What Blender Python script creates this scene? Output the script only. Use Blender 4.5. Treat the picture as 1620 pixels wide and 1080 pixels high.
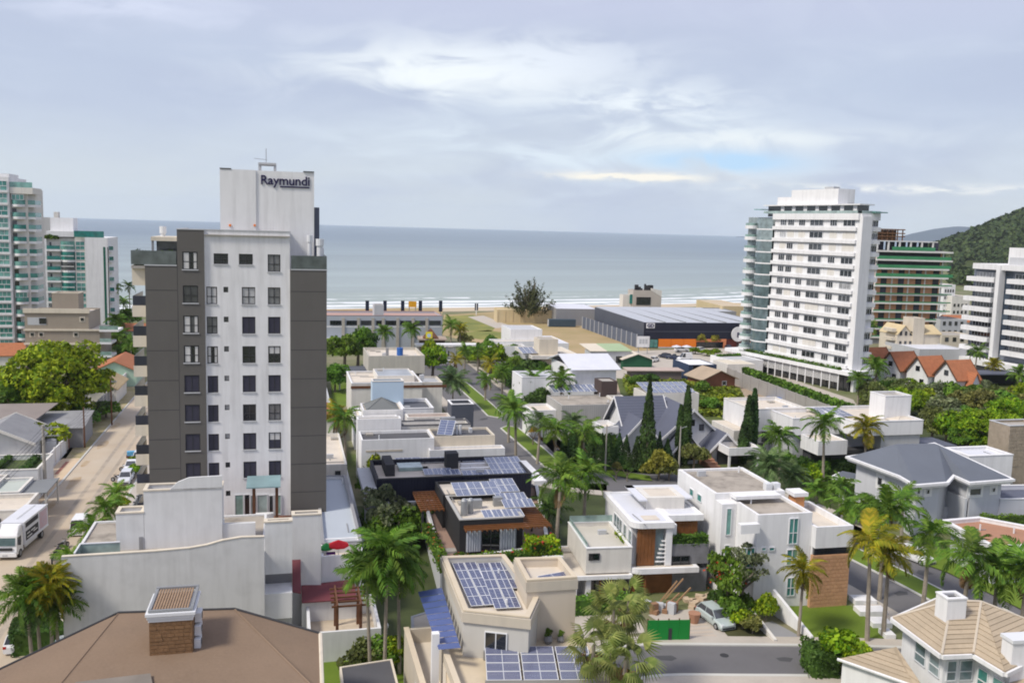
import bpy,math,random
import numpy as np
from mathutils import Vector,Matrix
from mathutils.geometry import tessellate_polygon
rad=math.radians
sc=bpy.context.scene
for o in list(bpy.data.objects):bpy.data.objects.remove(o)
random.seed(7);rng=np.random.default_rng(7)

# ------------------------------------------------------------------ camera
CH=36.0;PITCH=rad(7.07);ROLL=rad(1.57);FPX=1450.0
CAM=Vector((0,0,CH))
F=Vector((0,math.cos(PITCH),-math.sin(PITCH)))
_u=Vector((0,math.sin(PITCH),math.cos(PITCH)))
R=Vector((1,0,0))*math.cos(ROLL)+_u*math.sin(ROLL)
U=_u*math.cos(ROLL)-Vector((1,0,0))*math.sin(ROLL)
cd=bpy.data.cameras.new("camera");cam=bpy.data.objects.new("camera",cd);sc.collection.objects.link(cam)
cd.sensor_width=36;cd.lens=36*FPX/1620;cd.clip_start=0.5;cd.clip_end=60000
m=Matrix((R,U,-F)).transposed().to_4x4();m.translation=CAM;cam.matrix_world=m
sc.camera=cam

# ------------------------------------------------------------------ sky, sun, exposure
SUN_EL,SUN_AZ=rad(50),rad(-125) # azimuth from +Y towards +X; behind the camera to the left
w=bpy.data.worlds.new("World");sc.world=w;w.use_nodes=True
nt=w.node_tree;nt.nodes.clear()
def N(t,**k):
 n=nt.nodes.new(t)
 for a,b in k.items():setattr(n,a,b)
 return n
def LK(a,b):nt.links.new(a,b)
def MA(op,a,b=None,c=None,clamp=False):
 n=N('ShaderNodeMath',operation=op);n.use_clamp=clamp
 for i,v in enumerate((a,b,c)):
  if v is None:continue
  if hasattr(v,'is_output'):LK(v,n.inputs[i])
  else:n.inputs[i].default_value=v
 return n.outputs[0]
tc=N('ShaderNodeTexCoord');sx=N('ShaderNodeSeparateXYZ');LK(tc.outputs['Generated'],sx.inputs[0])
az=MA('ARCTAN2',sx.outputs[0],sx.outputs[1]);el=MA('ARCSINE',sx.outputs[2])
cmb=N('ShaderNodeCombineXYZ');LK(az,cmb.inputs[0]);LK(MA('MULTIPLY',el,3.2),cmb.inputs[1])
def noise(scale,det,vec,rough=.55,dist=0.0,off=0.0):
 mp=N('ShaderNodeMapping');mp.inputs['Location'].default_value=(off,off*.7,off*1.3);LK(vec,mp.inputs[0])
 n=N('ShaderNodeTexNoise');n.inputs['Scale'].default_value=scale;n.inputs['Detail'].default_value=det
 n.inputs['Roughness'].default_value=rough;n.inputs['Distortion'].default_value=dist
 LK(mp.outputs[0],n.inputs['Vector']);return n.outputs[0]
n1=noise(2.6,6,cmb.outputs[0],.5,.6,3.0);n2=noise(9.0,5,cmb.outputs[0],.52,.8,11.0);n3=noise(24,6,cmb.outputs[0],.6,.5,5.0)
def px2(px,py):
 d=F+R*((px-810)/FPX)-U*((py-540)/FPX);d.normalize()
 return math.atan2(d.x,d.y),math.asin(d.z)
def blob(px,py,sa,se,amp,warp=.05,wn=None):
 a0,e0=px2(px,py)
 wn=wn or n2
 da=MA('DIVIDE',MA('ADD',MA('SUBTRACT',az,a0),MA('MULTIPLY',MA('SUBTRACT',n1,.5),warp*2)),sa)
 de=MA('DIVIDE',MA('ADD',MA('SUBTRACT',el,e0),MA('MULTIPLY',MA('SUBTRACT',wn,.5),warp)),se)
 g=MA('EXPONENT',MA('MULTIPLY',MA('ADD',MA('MULTIPLY',da,da),MA('MULTIPLY',de,de)),-1))
 return MA('MULTIPLY',g,amp)
def mixc(fac,a,b):
 n=N('ShaderNodeMix',data_type='RGBA');
 if hasattr(fac,'is_output'):LK(fac,n.inputs[0])
 else:n.inputs[0].default_value=fac
 for i,v in((6,a),(7,b)):
  if hasattr(v,'is_output'):LK(v,n.inputs[i])
  else:n.inputs[i].default_value=(*v,1)
 return n.outputs[2]
def ramp(v,a,b):
 n=N('ShaderNodeMapRange');n.inputs[1].default_value=a;n.inputs[2].default_value=b;n.interpolation_type='SMOOTHSTEP'
 LK(v,n.inputs[0]);return n.outputs[0]
c=mixc(ramp(el,.0,.16),(.58,.63,.66),(.47,.53,.655))
c=mixc(ramp(el,.13,.32),c,(.50,.515,.68))
c=mixc(ramp(n1,.40,.70),c,(.425,.475,.61))
c=mixc(MA('MULTIPLY',ramp(n2,.48,.8),.35),c,(.60,.66,.76))
c=mixc(blob(1420,170,.22,.055,.55,.05),c,(.425,.485,.63))
c=mixc(blob(150,120,.22,.07,.45,.05),c,(.44,.50,.64))
# the broad pale opening of the overcast over the sea
c=mixc(MA('MULTIPLY',blob(960,225,.26,.045,1.0,.06),ramp(n2,.30,.68),clamp=True),c,(.68,.76,.83))
c=mixc(MA('MULTIPLY',blob(720,105,.15,.030,1.15,.05),ramp(n2,.34,.62),clamp=True),c,(.82,.86,.88))
c=mixc(MA('MULTIPLY',blob(1010,165,.10,.024,.9,.05),ramp(n3,.36,.66),clamp=True),c,(.78,.83,.87))
c=mixc(MA('MULTIPLY',blob(860,85,.10,.020,.8,.05),ramp(n2,.40,.62),clamp=True),c,(.72,.77,.85))
c=mixc(MA('MULTIPLY',blob(1140,252,.075,.009,1.5,.025),ramp(n2,.36,.58),clamp=True),c,(.42,.62,.84))
c=mixc(MA('MULTIPLY',blob(1130,215,.16,.010,1.0,.03),ramp(n2,.40,.62),clamp=True),c,(.76,.80,.82))
c=mixc(MA('MULTIPLY',blob(985,287,.065,.0035,.8,.01,n3),1,clamp=True),c,(.50,.57,.68))
c=mixc(MA('MULTIPLY',blob(1000,279,.07,.0042,1.6,.014,n3),ramp(n3,.32,.56),clamp=True),c,(.92,.86,.74))
c=mixc(MA('MULTIPLY',blob(1450,297,.16,.004,1.1,.014,n3),ramp(n3,.40,.62),clamp=True),c,(.82,.82,.80))
c=mixc(MA('MULTIPLY',blob(230,12,.12,.02,.8,.04),ramp(n2,.36,.62),clamp=True),c,(.62,.66,.80))
low=N('ShaderNodeMapRange');low.inputs[1].default_value=-.02;low.inputs[2].default_value=-.005;LK(el,low.inputs[0])
c=mixc(low.outputs[0],(.30,.33,.34),c)
sky=N('ShaderNodeTexSky',sky_type='NISHITA');sky.sun_disc=False;sky.sun_elevation=SUN_EL;sky.sun_rotation=SUN_AZ
b1=N('ShaderNodeBackground');LK(sky.outputs[0],b1.inputs[0]);b1.inputs[1].default_value=.09
b2=N('ShaderNodeBackground');LK(c,b2.inputs[0]);b2.inputs[1].default_value=.80
mx=N('ShaderNodeMixShader');mx.inputs[0].default_value=.93;LK(b1.outputs[0],mx.inputs[1]);LK(b2.outputs[0],mx.inputs[2])
wo=N('ShaderNodeOutputWorld');LK(mx.outputs[0],wo.inputs[0])
sd=bpy.data.lights.new("sun",'SUN');sd.energy=2.3;sd.angle=rad(12);sd.color=(1,.935,.82)
so=bpy.data.objects.new("sun",sd);sc.collection.objects.link(so)
sv=Vector((math.sin(SUN_AZ)*math.cos(SUN_EL),math.cos(SUN_AZ)*math.cos(SUN_EL),math.sin(SUN_EL)))
so.rotation_euler=sv.to_track_quat('Z','Y').to_euler()
sc.view_settings.view_transform='Standard';sc.view_settings.look='None';sc.view_settings.exposure=.62
sc.view_settings.gamma=1;sc.view_settings.use_curve_mapping=False
sc.render.engine='CYCLES';sc.cycles.volume_bounces=1;sc.cycles.max_bounces=6;sc.cycles.filter_width=1.9
sc.cycles.diffuse_bounces=3;sc.cycles.glossy_bounces=3

# ------------------------------------------------------------------ pixel <-> place
def ray(px,py):return F+R*((px-810)/FPX)-U*((py-540)/FPX)
def G(px,py,z=0.0):
 d=ray(px,py);return CAM+d*((z-CH)/d.z)
class Fr:
 """a building's own axes: x along its front, y back from it"""
 def __init__(s,P,rot=14.0):
  s.P=Vector((P[0],P[1],0));s.rot=rad(rot)
  s.ex=Vector((math.cos(s.rot),math.sin(s.rot),0));s.ey=Vector((-math.sin(s.rot),math.cos(s.rot),0))
 def p(s,x,y,z=0.0):return s.P+s.ex*x+s.ey*y+Vector((0,0,z))
 def X(s,px,y,z):
  n=R-F*((px-810)/FPX);q=s.p(0,y,z)-CAM;return-q.dot(n)/s.ex.dot(n)
 def Y(s,py,x,z):
  n=U+F*((py-540)/FPX);q=s.p(x,0,z)-CAM;return-q.dot(n)/s.ey.dot(n)
 def YX(s,px,x,z):
  n=R-F*((px-810)/FPX);q=s.p(x,0,z)-CAM;return-q.dot(n)/s.ey.dot(n)
 def Z(s,py,x,y):
  n=U+F*((py-540)/FPX);q=s.p(x,y,0)-CAM;return-q.dot(n)/n.z
 def hf(s,px,py,y): # front plane y -> (x, z)
  d=ray(px,py);q=s.p(0,y)-CAM;t=q.dot(s.ey)/d.dot(s.ey);w_=CAM+d*t;return(w_-s.P).dot(s.ex),w_.z
 def hs(s,px,py,x): # side plane x -> (y, z)
  d=ray(px,py);q=s.p(x,0)-CAM;t=q.dot(s.ex)/d.dot(s.ex);w_=CAM+d*t;return(w_-s.P).dot(s.ey),w_.z
def FP(px,py,z,rot=14.0):return Fr(G(px,py,z),rot)

# ------------------------------------------------------------------ materials
MATS={}
def mat(name,col,rough=.85,var=.12,scale=.35,stain=0.0,bump=0.0,metal=0.0,fine=0.0,streak=0.0,wave=None,spec=.3,col2=None,wscale=1.0,ov=0.0):
 if name in MATS:return MATS[name]
 M=bpy.data.materials.new(name);M.use_nodes=True;t=M.node_tree;b=t.nodes['Principled BSDF']
 MATS[name]=M
 def n_(k):return t.nodes.new(k)
 geo=n_('ShaderNodeNewGeometry');last=None
 rgb=n_('ShaderNodeRGB');rgb.outputs[0].default_value=(*col,1);last=rgb.outputs[0]
 def mul(cur,vec_scale,sc_,lo,hi,det=5,tint=(0,0,0)):
  mp=n_('ShaderNodeMapping');mp.inputs['Scale'].default_value=vec_scale;t.links.new(geo.outputs['Position'],mp.inputs[0])
  no=n_('ShaderNodeTexNoise');no.inputs['Scale'].default_value=sc_;no.inputs['Detail'].default_value=det;no.inputs['Roughness'].default_value=.6
  t.links.new(mp.outputs[0],no.inputs['Vector'])
  mr=n_('ShaderNodeMapRange');mr.inputs[1].default_value=.3;mr.inputs[2].default_value=.7;mr.inputs[3].default_value=lo;mr.inputs[4].default_value=hi
  t.links.new(no.outputs[0],mr.inputs[0])
  mi=n_('ShaderNodeMix');mi.data_type='RGBA';t.links.new(mr.outputs[0],mi.inputs[0]);t.links.new(cur,mi.inputs[6])
  mi.inputs[7].default_value=(*tint,1);return mi.outputs[2],no
 dk=tuple(c_*.55 for c_ in col)if col2 is None else col2
 last,no1=mul(last,(1,1,1),scale,0,var*2.2,6,dk)
 if stain:last,_=mul(last,(1,1,1),scale*2.3,-stain*.9,stain,8,(.09,.08,.07))
 if streak:last,_=mul(last,(1,1,.08),1.6,-streak*.6,streak,5,(.16,.15,.14))
 if fine:last,_=mul(last,(1,1,1),6.0,0,fine,3,dk)
 h=no1.outputs[0]
 if ov:
  oi=n_('ShaderNodeObjectInfo');mo=n_('ShaderNodeMath');mo.operation='MULTIPLY';mo.inputs[1].default_value=ov;t.links.new(oi.outputs['Random'],mo.inputs[0])
  mi=n_('ShaderNodeMix');mi.data_type='RGBA';t.links.new(mo.outputs[0],mi.inputs[0]);t.links.new(last,mi.inputs[6]);mi.inputs[7].default_value=(*dk,1);last=mi.outputs[2]
 if wave:
  wv=n_('ShaderNodeTexWave');wv.wave_type='BANDS';wv.bands_direction=wave;wv.inputs['Scale'].default_value=wscale;wv.inputs['Distortion'].default_value=.2
  co=n_('ShaderNodeTexCoord');mp2=n_('ShaderNodeMapping');mp2.inputs['Rotation'].default_value=(0,0,rad(-14));t.links.new(geo.outputs['Position'],mp2.inputs[0]);t.links.new(mp2.outputs[0],wv.inputs['Vector'])
  h=wv.outputs['Fac']
  mi=n_('ShaderNodeMix');mi.data_type='RGBA';mm=n_('ShaderNodeMath');mm.operation='MULTIPLY';mm.inputs[1].default_value=.35;t.links.new(h,mm.inputs[0])
  t.links.new(mm.outputs[0],mi.inputs[0]);t.links.new(last,mi.inputs[6]);mi.inputs[7].default_value=(*[c_*.5 for c_ in col],1);last=mi.outputs[2]
 t.links.new(last,b.inputs['Base Color'])
 if bump:
  bp=n_('ShaderNodeBump');bp.inputs['Strength'].default_value=bump;bp.inputs['Distance'].default_value=.05;t.links.new(h,bp.inputs['Height']);t.links.new(bp.outputs[0],b.inputs['Normal'])
 b.inputs['Roughness'].default_value=rough;b.inputs['Metallic'].default_value=metal;b.inputs['Specular IOR Level'].default_value=spec
 return M
def glassmat(name,dark,light,rough=.08,p=.5):
 """window glass seen by day: dark room or pale curtain behind, differing from pane to pane"""
 if name in MATS:return MATS[name]
 M=bpy.data.materials.new(name);M.use_nodes=True;t=M.node_tree;b=t.nodes['Principled BSDF'];MATS[name]=M
 oi=t.nodes.new('ShaderNodeObjectInfo');cr=t.nodes.new('ShaderNodeMapRange');cr.inputs[1].default_value=p;cr.inputs[2].default_value=1
 t.links.new(oi.outputs['Random'],cr.inputs[0])
 mi=t.nodes.new('ShaderNodeMix');mi.data_type='RGBA';t.links.new(cr.outputs[0],mi.inputs[0]);mi.inputs[6].default_value=(*dark,1);mi.inputs[7].default_value=(*light,1)
 no=t.nodes.new('ShaderNodeTexNoise');no.inputs['Scale'].default_value=.9;ge=t.nodes.new('ShaderNodeNewGeometry');t.links.new(ge.outputs['Position'],no.inputs['Vector'])
 m2=t.nodes.new('ShaderNodeMix');m2.data_type='RGBA';m2.blend_type='MULTIPLY';m2.inputs[0].default_value=.8;t.links.new(mi.outputs[2],m2.inputs[6]);t.links.new(no.outputs[0],m2.inputs[7])
 t.links.new(m2.outputs[2],b.inputs['Base Color']);b.inputs['Roughness'].default_value=rough;b.inputs['Specular IOR Level'].default_value=.9
 return M
def leafmat(name,a,b_,dark=.45,trans=.25,hue=0.0):
 if name in MATS:return MATS[name]
 M=bpy.data.materials.new(name);M.use_nodes=True;t=M.node_tree;b=t.nodes['Principled BSDF'];MATS[name]=M
 ge=t.nodes.new('ShaderNodeNewGeometry');oi=t.nodes.new('ShaderNodeObjectInfo')
 mi=t.nodes.new('ShaderNodeMix');mi.data_type='RGBA';t.links.new(ge.outputs['Random Per Island'],mi.inputs[0]);mi.inputs[6].default_value=(*a,1);mi.inputs[7].default_value=(*b_,1)
 no=t.nodes.new('ShaderNodeTexNoise');no.inputs['Scale'].default_value=.45;no.inputs['Detail'].default_value=3;t.links.new(ge.outputs['Position'],no.inputs['Vector'])
 mr=t.nodes.new('ShaderNodeMapRange');mr.inputs[1].default_value=.35;mr.inputs[2].default_value=.65;mr.inputs[3].default_value=dark;mr.inputs[4].default_value=1.25
 t.links.new(no.outputs[0],mr.inputs[0])
 m2=t.nodes.new('ShaderNodeMix');m2.data_type='RGBA';m2.blend_type='MULTIPLY';m2.inputs[0].default_value=1;t.links.new(mi.outputs[2],m2.inputs[6]);t.links.new(mr.outputs[0],m2.inputs[7])
 hs=t.nodes.new('ShaderNodeHueSaturation');m3=t.nodes.new('ShaderNodeMapRange');m3.inputs[3].default_value=.485-hue;m3.inputs[4].default_value=.515+hue
 t.links.new(oi.outputs['Random'],m3.inputs[0]);t.links.new(m3.outputs[0],hs.inputs['Hue']);t.links.new(m2.outputs[2],hs.inputs['Color'])
 t.links.new(hs.outputs[0],b.inputs['Base Color']);b.inputs['Roughness'].default_value=.65;b.inputs['Specular IOR Level'].default_value=.25
 tr=t.nodes.new('ShaderNodeBsdfTranslucent');t.links.new(hs.outputs[0],tr.inputs[0]);ms=t.nodes.new('ShaderNodeMixShader');ms.inputs[0].default_value=trans
 t.links.new(b.outputs[0],ms.inputs[1]);t.links.new(tr.outputs[0],ms.inputs[2]);t.links.new(ms.outputs[0],t.nodes['Material Output'].inputs[0])
 return M
white=mat('white_paint',(.79,.785,.79),var=.06,streak=.15,stain=.03)
white2=mat('weathered_white_paint',(.72,.72,.72),var=.07,scale=.3,stain=.08,streak=.12)
offwh=mat('off_white_paint',(.71,.68,.63),var=.07,streak=.15,stain=.04)
cream=mat('cream_paint',(.68,.61,.50),var=.08,streak=.15)
beige=mat('beige_paint',(.56,.50,.41),var=.08,streak=.12)
taupe=mat('taupe_paint',(.34,.29,.235),var=.08,streak=.1)
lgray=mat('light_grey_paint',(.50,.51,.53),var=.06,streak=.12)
mgray=mat('mid_grey_paint',(.28,.28,.29),var=.08)
dgray=mat('dark_grey_paint',(.125,.118,.11),var=.10,streak=.12,scale=.2,rough=.9)
char=mat('charcoal_paint',(.045,.045,.05),var=.1)
navy=mat('navy_cladding',(.018,.02,.04),rough=.5,var=.15,wave='X',wscale=.9,bump=.3)
navyl=mat('dark_slate_cladding',(.10,.11,.14),rough=.6,var=.15,wave='Y',wscale=.9,bump=.3)
conc=mat('weathered_concrete',(.42,.39,.35),var=.2,stain=.22,bump=.2)
concl=mat('pale_concrete_deck',(.66,.59,.50),var=.14,stain=.10,bump=.15)
concd=mat('dark_roof_membrane',(.10,.10,.11),var=.2,stain=.15)
dirty=mat('mouldy_concrete_roof',(.44,.39,.33),var=.3,scale=.25,stain=.55,bump=.2)
whdeck=mat('white_roof_sheet',(.66,.67,.72),var=.08,stain=.04,rough=.6)
steelr=mat('ribbed_pale_metal_roof',(.52,.54,.58),rough=.5,var=.1,wave='X',wscale=.35,bump=.3)
asb=mat('corrugated_grey_roof',(.34,.34,.35),rough=.8,var=.25,wave='X',wscale=1.2,bump=.4,stain=.2)
slate=mat('slate_grey_roof',(.135,.15,.18),rough=.75,var=.12,scale=.15,stain=.05,bump=.2)
slateb=mat('blue_grey_shingle_roof',(.12,.13,.175),rough=.6,var=.15,wave='Y',wscale=.8,bump=.4)
terra=mat('terracotta_tiles',(.50,.19,.09),var=.3,scale=1.2,wave='X',wscale=1.3,bump=.6,fine=.3)
terrad=mat('terracotta_deck',(.42,.22,.14),var=.15,fine=.15)
tan=mat('tan_roof_tiles',(.52,.42,.30),var=.16,fine=.35,stain=.12,ov=.4)
brownr=mat('brown_membrane_roof',(.18,.125,.085),var=.18,scale=.12,stain=.12,fine=.25,bump=.2,rough=.95,col2=(.30,.215,.15))
brick=mat('rough_brown_brick',(.30,.17,.085),var=.35,scale=3,fine=.5,bump=.5,ov=.5)
brickr=mat('red_brick',(.30,.12,.07),var=.3,scale=1.2,fine=.3)
peach=mat('peach_brick',(.60,.34,.19),ov=.35,var=.15,scale=.8,fine=.2,bump=.3)
wood=mat('varnished_timber',(.25,.10,.035),rough=.45,var=.35,scale=1.2,fine=.2)
woodd=mat('brown_timber',(.16,.07,.035),rough=.7,var=.3,scale=2)
bamboo=mat('bamboo_slats',(.34,.23,.15),var=.25,scale=3)
maroon=mat('maroon_sheet',(.17,.045,.055),rough=.6,var=.15)
metalw=mat('painted_white_metal',(.70,.71,.73),rough=.4,var=.04)
galv=mat('galvanised_metal',(.36,.37,.38),rough=.45,metal=.4,var=.15)
stoneg=mat('grey_stone_cladding',(.25,.25,.27),var=.35,scale=.9,fine=.3,bump=.4)
stoneb=mat('beige_rubble_stone',(.47,.39,.30),ov=.5,var=.4,scale=1.4,fine=.5,bump=.6)
asph=mat('asphalt',(.155,.15,.155),var=.12,scale=.25,stain=.08,fine=.15)
pave=mat('pale_paving',(.50,.45,.39),var=.14,scale=.5,fine=.12,stain=.08)
sandr=mat('sandy_paver_road',(.50,.43,.34),var=.16,scale=.16,fine=.12,stain=.05,col2=(.40,.27,.15))
dirt=mat('bare_soil',(.46,.33,.20),var=.34,scale=.06,fine=.3,col2=(.26,.22,.08))
sand=mat('beach_sand',(.55,.45,.32),var=.15,scale=.05)
gmat=mat('mixed_ground',(.26,.22,.16),var=.5,scale=.06,fine=.3,col2=(.08,.12,.02))
grass=mat('lawn_grass',(.15,.22,.022),var=.22,scale=.25,fine=.45,bump=.4,col2=(.07,.12,.01))
lime=mat('dune_grass',(.30,.27,.07),var=.4,scale=.08,fine=.3,col2=(.10,.14,.03))
bark=mat('grey_bark',(.23,.19,.15),var=.3,scale=2,fine=.3)
barkp=mat('palm_trunk',(.36,.31,.25),var=.25,scale=2,fine=.3)
shaft=mat('green_crownshaft',(.16,.24,.06),var=.2,rough=.5)
dead=mat('dry_brown_frond',(.27,.17,.08),var=.3)
red=mat('red_plastic',(.65,.02,.03),var=.05);orange=mat('orange_paint',(.85,.22,.02),var=.05)
green=mat('green_hoarding',(.01,.22,.035),var=.1,rough=.5);netg=mat('green_safety_net',(.06,.27,.12),var=.25)
blueb=mat('blue_plastic',(.03,.12,.40),var=.1);yellow=mat('yellow_sign_paint',(.75,.65,.04),var=.05)
black=mat('black_rubber',(.02,.02,.022),rough=.7,var=.1);ink=mat('navy_letter_paint',(.02,.015,.07),var=.02)
bluew=mat('pale_blue_paint',(.50,.62,.74),var=.05);greenp=mat('pale_green_paint',(.42,.58,.46),var=.1)
yellw=mat('faded_yellow_paint',(.62,.50,.30),var=.12,streak=.12)
poolm=mat('pool_water',(.08,.38,.42),rough=.1,var=.1)
headl=mat('lamp_lens',(.7,.72,.75),rough=.15,var=.02);taill=mat('tail_lens',(.4,.01,.01),rough=.2,var=.02)
gl=glassmat('window_glass',(.035,.04,.05),(.80,.80,.82),p=.45)
gld=glassmat('dark_glass',(.02,.024,.03),(.14,.15,.17),p=.4)
glt=glassmat('teal_glass',(.03,.30,.26),(.30,.62,.56),p=.3)
glc=glassmat('clear_green_glass',(.36,.55,.50),(.55,.68,.66),p=.3)
glb=glassmat('blue_grey_glass',(.14,.21,.23),(.42,.52,.54),p=.2)
shut=mat('dark_roller_shutter',(.052,.05,.075),var=.08,rough=.6)
pv=mat('solar_cell',(.035,.05,.15),rough=.12,var=.15,spec=.9)
pv2=mat('pale_solar_cell',(.13,.16,.27),rough=.18,var=.25,spec=.9)
# ------------------------------------------------------------------ mesh building
class MB:
 def __init__(s):s.v=[];s.f=[];s.m=[];s.mi=0
 def poly(s,pts):
  n=len(s.v);s.v+=[Vector(p)for p in pts];s.f.append(tuple(range(n,n+len(pts))));s.m.append(s.mi);return s
 def ngon(s,pts,up=True):
  pts=[Vector(p)for p in pts];tr=tessellate_polygon([pts]);n=len(s.v);s.v+=pts
  for t in tr:
   a,b,c_=[pts[i]for i in t]
   if((b-a).cross(c_-a).z>0)!=up:t=(t[0],t[2],t[1])
   s.f.append(tuple(n+i for i in t));s.m.append(s.mi)
  return s
 def hexa(s,q): # q: 4 bottom + 4 top, both counter-clockwise from above
  n=len(s.v);s.v+=[Vector(p)for p in q]
  for f in((3,2,1,0),(4,5,6,7),(0,1,5,4),(1,2,6,5),(2,3,7,6),(3,0,4,7)):s.f.append(tuple(n+i for i in f));s.m.append(s.mi)
  return s
 def box(s,fr,x0,x1,y0,y1,z0,z1):
  if x1<x0:x0,x1=x1,x0
  if y1<y0:y0,y1=y1,y0
  c4=((x0,y0),(x1,y0),(x1,y1),(x0,y1))
  return s.hexa([fr.p(a,b,z0)for a,b in c4]+[fr.p(a,b,z1)for a,b in c4])
 def prism(s,pts,z0,z1):
  area=sum(pts[i-1][0]*pts[i][1]-pts[i][0]*pts[i-1][1]for i in range(len(pts)))
  if area<0:pts=pts[::-1]
  a=[Vector((p[0],p[1],z0))for p in pts];b=[Vector((p[0],p[1],z1))for p in pts]
  for i in range(len(pts)):
   j=(i+1)%len(pts);s.poly([a[i],a[j],b[j],b[i]])
  s.ngon(b,True);s.ngon(a,False);return s
 def tube(s,a,b,r0,r1=None,n=8,cap=True):
  a=Vector(a);b=Vector(b);r1=r0 if r1 is None else r1;d=(b-a).normalized()
  x=d.orthogonal().normalized();y=d.cross(x);k=len(s.v)
  for c_,r_ in((a,r0),(b,r1)):
   for i in range(n):an=2*math.pi*i/n;s.v.append(c_+x*(math.cos(an)*r_)+y*(math.sin(an)*r_))
  for i in range(n):j=(i+1)%n;s.f.append((k+i,k+j,k+n+j,k+n+i));s.m.append(s.mi)
  if cap:s.f.append(tuple(k+n+i for i in range(n)));s.m.append(s.mi);s.f.append(tuple(k+i for i in reversed(range(n))));s.m.append(s.mi)
  return s
 def data(s,name,mats,org=Vector((0,0,0))):
  me=bpy.data.meshes.new(name);me.from_pydata([tuple(p-org)for p in s.v],[],s.f)
  for m_ in(mats if isinstance(mats,(list,tuple))else[mats]):me.materials.append(m_)
  if s.mi or any(s.m):me.polygons.foreach_set('material_index',s.m)
  me.update();return me
COL=sc.collection
def link(name,data):o=bpy.data.objects.new(name,data);COL.objects.link(o);return o
class T:
 """a thing: an Empty at its base that parents its parts"""
 def __init__(s,name,label,cat,P,group=None):
  s.o=link(name,None);s.P=Vector((P[0],P[1],P[2]if len(P)>2 else 0));s.o.location=s.P;s.o.empty_display_size=.5
  s.o['label']=label;s.o['category']=cat
  if group:s.o['group']=group
 def part(s,name,mb,mats,parent=None,kind=None,label=None):
  o=link(name,mb.data(name,mats,s.P));o.parent=parent or s.o
  if kind:o['kind']=kind
  if label:o['label']=label
  return o
 def inst(s,name,me,loc,rot=(0,0,0),scl=(1,1,1),parent=None):
  o=link(name,me);o.parent=parent or s.o;o.location=Vector(loc)-s.P;o.rotation_euler=rot;o.scale=scl;return o
def one(name,label,cat,mb,mats,P=None,group=None):
 P=Vector(P)if P is not None else Vector((mb.v[0].x,mb.v[0].y,0))
 o=link(name,mb.data(name,mats,P));o.location=P;o['label']=label;o['category']=cat
 if group:o['group']=group
 return o
def struct(name,mb,mats,kind='structure'):
 o=link(name,mb.data(name,mats));o['kind']=kind;return o

# ---- walls and flat roofs
def inset(pts,d):
 n=len(pts);A=sum(pts[i-1][0]*pts[i][1]-pts[i][0]*pts[i-1][1]for i in range(n));sg=1 if A>0 else-1;out=[]
 for i in range(n):
  p0,p1,p2=[Vector((q[0],q[1]))for q in(pts[i-1],pts[i],pts[(i+1)%n])]
  e1=(p1-p0).normalized();e2=(p2-p1).normalized();n1_=Vector((-e1.y,e1.x))*sg;n2_=Vector((-e2.y,e2.x))*sg
  k=1+n1_.dot(n2_);b=(n1_+n2_)/max(k,.3);out.append(p1+b*d)
 return out
CLUT=random.Random(21)
def pblock(T_,pts,z0,z1,wall,roof=None,par=.45,t=.22,cap=None,caph=.12,wname='wall'):
 """polygon-plan flat-roofed volume: wall with parapet, recessed roof deck, coping"""
 roof=roof or concl
 A=sum(pts[i-1][0]*pts[i][1]-pts[i][0]*pts[i-1][1]for i in range(len(pts)))
 if A<0:pts=pts[::-1]
 ins=inset(pts,t);n=len(pts);mb=MB()
 V=lambda p,z:Vector((p[0],p[1],z))
 for i in range(n):
  j=(i+1)%n
  mb.poly([V(pts[i],z0),V(pts[j],z0),V(pts[j],z1),V(pts[i],z1)])
  mb.poly([V(pts[i],z1),V(pts[j],z1),V(ins[j],z1),V(ins[i],z1)])
  mb.poly([V(ins[i],z1),V(ins[j],z1),V(ins[j],z1-par),V(ins[i],z1-par)])
 wo_=T_.part(wname,mb,wall)
 rb=MB();rb.ngon([V(p,z1-par+.004)for p in ins]);T_.part('roof',rb,roof)
 if abs(A)>56 and z1<12 and par>.05:
  c0=sum((Vector((p[0],p[1],0))for p in ins),Vector())/n
  if c0.length<230:
   for _ in range(min(7,int(abs(A)/50))):
    q=c0.lerp(Vector((*ins[CLUT.randrange(n)][:2],0)),CLUT.uniform(.3,.85));zd=z1-par+.004;fq=Fr(q,14+90*CLUT.randrange(2));k=CLUT.random()
    if k<.3:T_.part('vent_pipe',MB().tube((q.x,q.y,zd),(q.x,q.y,zd+.7),.09),metalw)
    elif k<.5:T_.part('condenser_unit',MB().box(fq,-.45,.45,-.2,.2,zd,zd+.6),lgray)
    elif k<.75:T_.part('roof_pipe',MB().box(fq,-CLUT.uniform(1,2.6),CLUT.uniform(.5,2),-.04,.04,zd,zd+.09),mgray)
    else:T_.part('roof_hatch',MB().box(fq,-.5,.5,-.5,.5,zd,zd+.25),conc)
 if cap:
  ou=inset(pts,-.05);inn=inset(pts,t+.04);cb=MB()
  for i in range(n):
   j=(i+1)%n
   cb.hexa([V(ou[i],z1+.003),V(ou[j],z1+.003),V(inn[j],z1+.003),V(inn[i],z1+.003),V(ou[i],z1+caph),V(ou[j],z1+caph),V(inn[j],z1+caph),V(inn[i],z1+caph)])
  T_.part('coping',cb,cap)
 return wo_
def block(T_,fr,x0,x1,y0,y1,z0,z1,wall,roof=None,**k):
 return pblock(T_,[fr.p(a,b)for a,b in((x0,y0),(x1,y0),(x1,y1),(x0,y1))],z0,z1,wall,roof,**k)
def plain(T_,name,mt,fr,*b,parent=None):
 return T_.part(name,MB().box(fr,*b),mt,parent)
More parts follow.
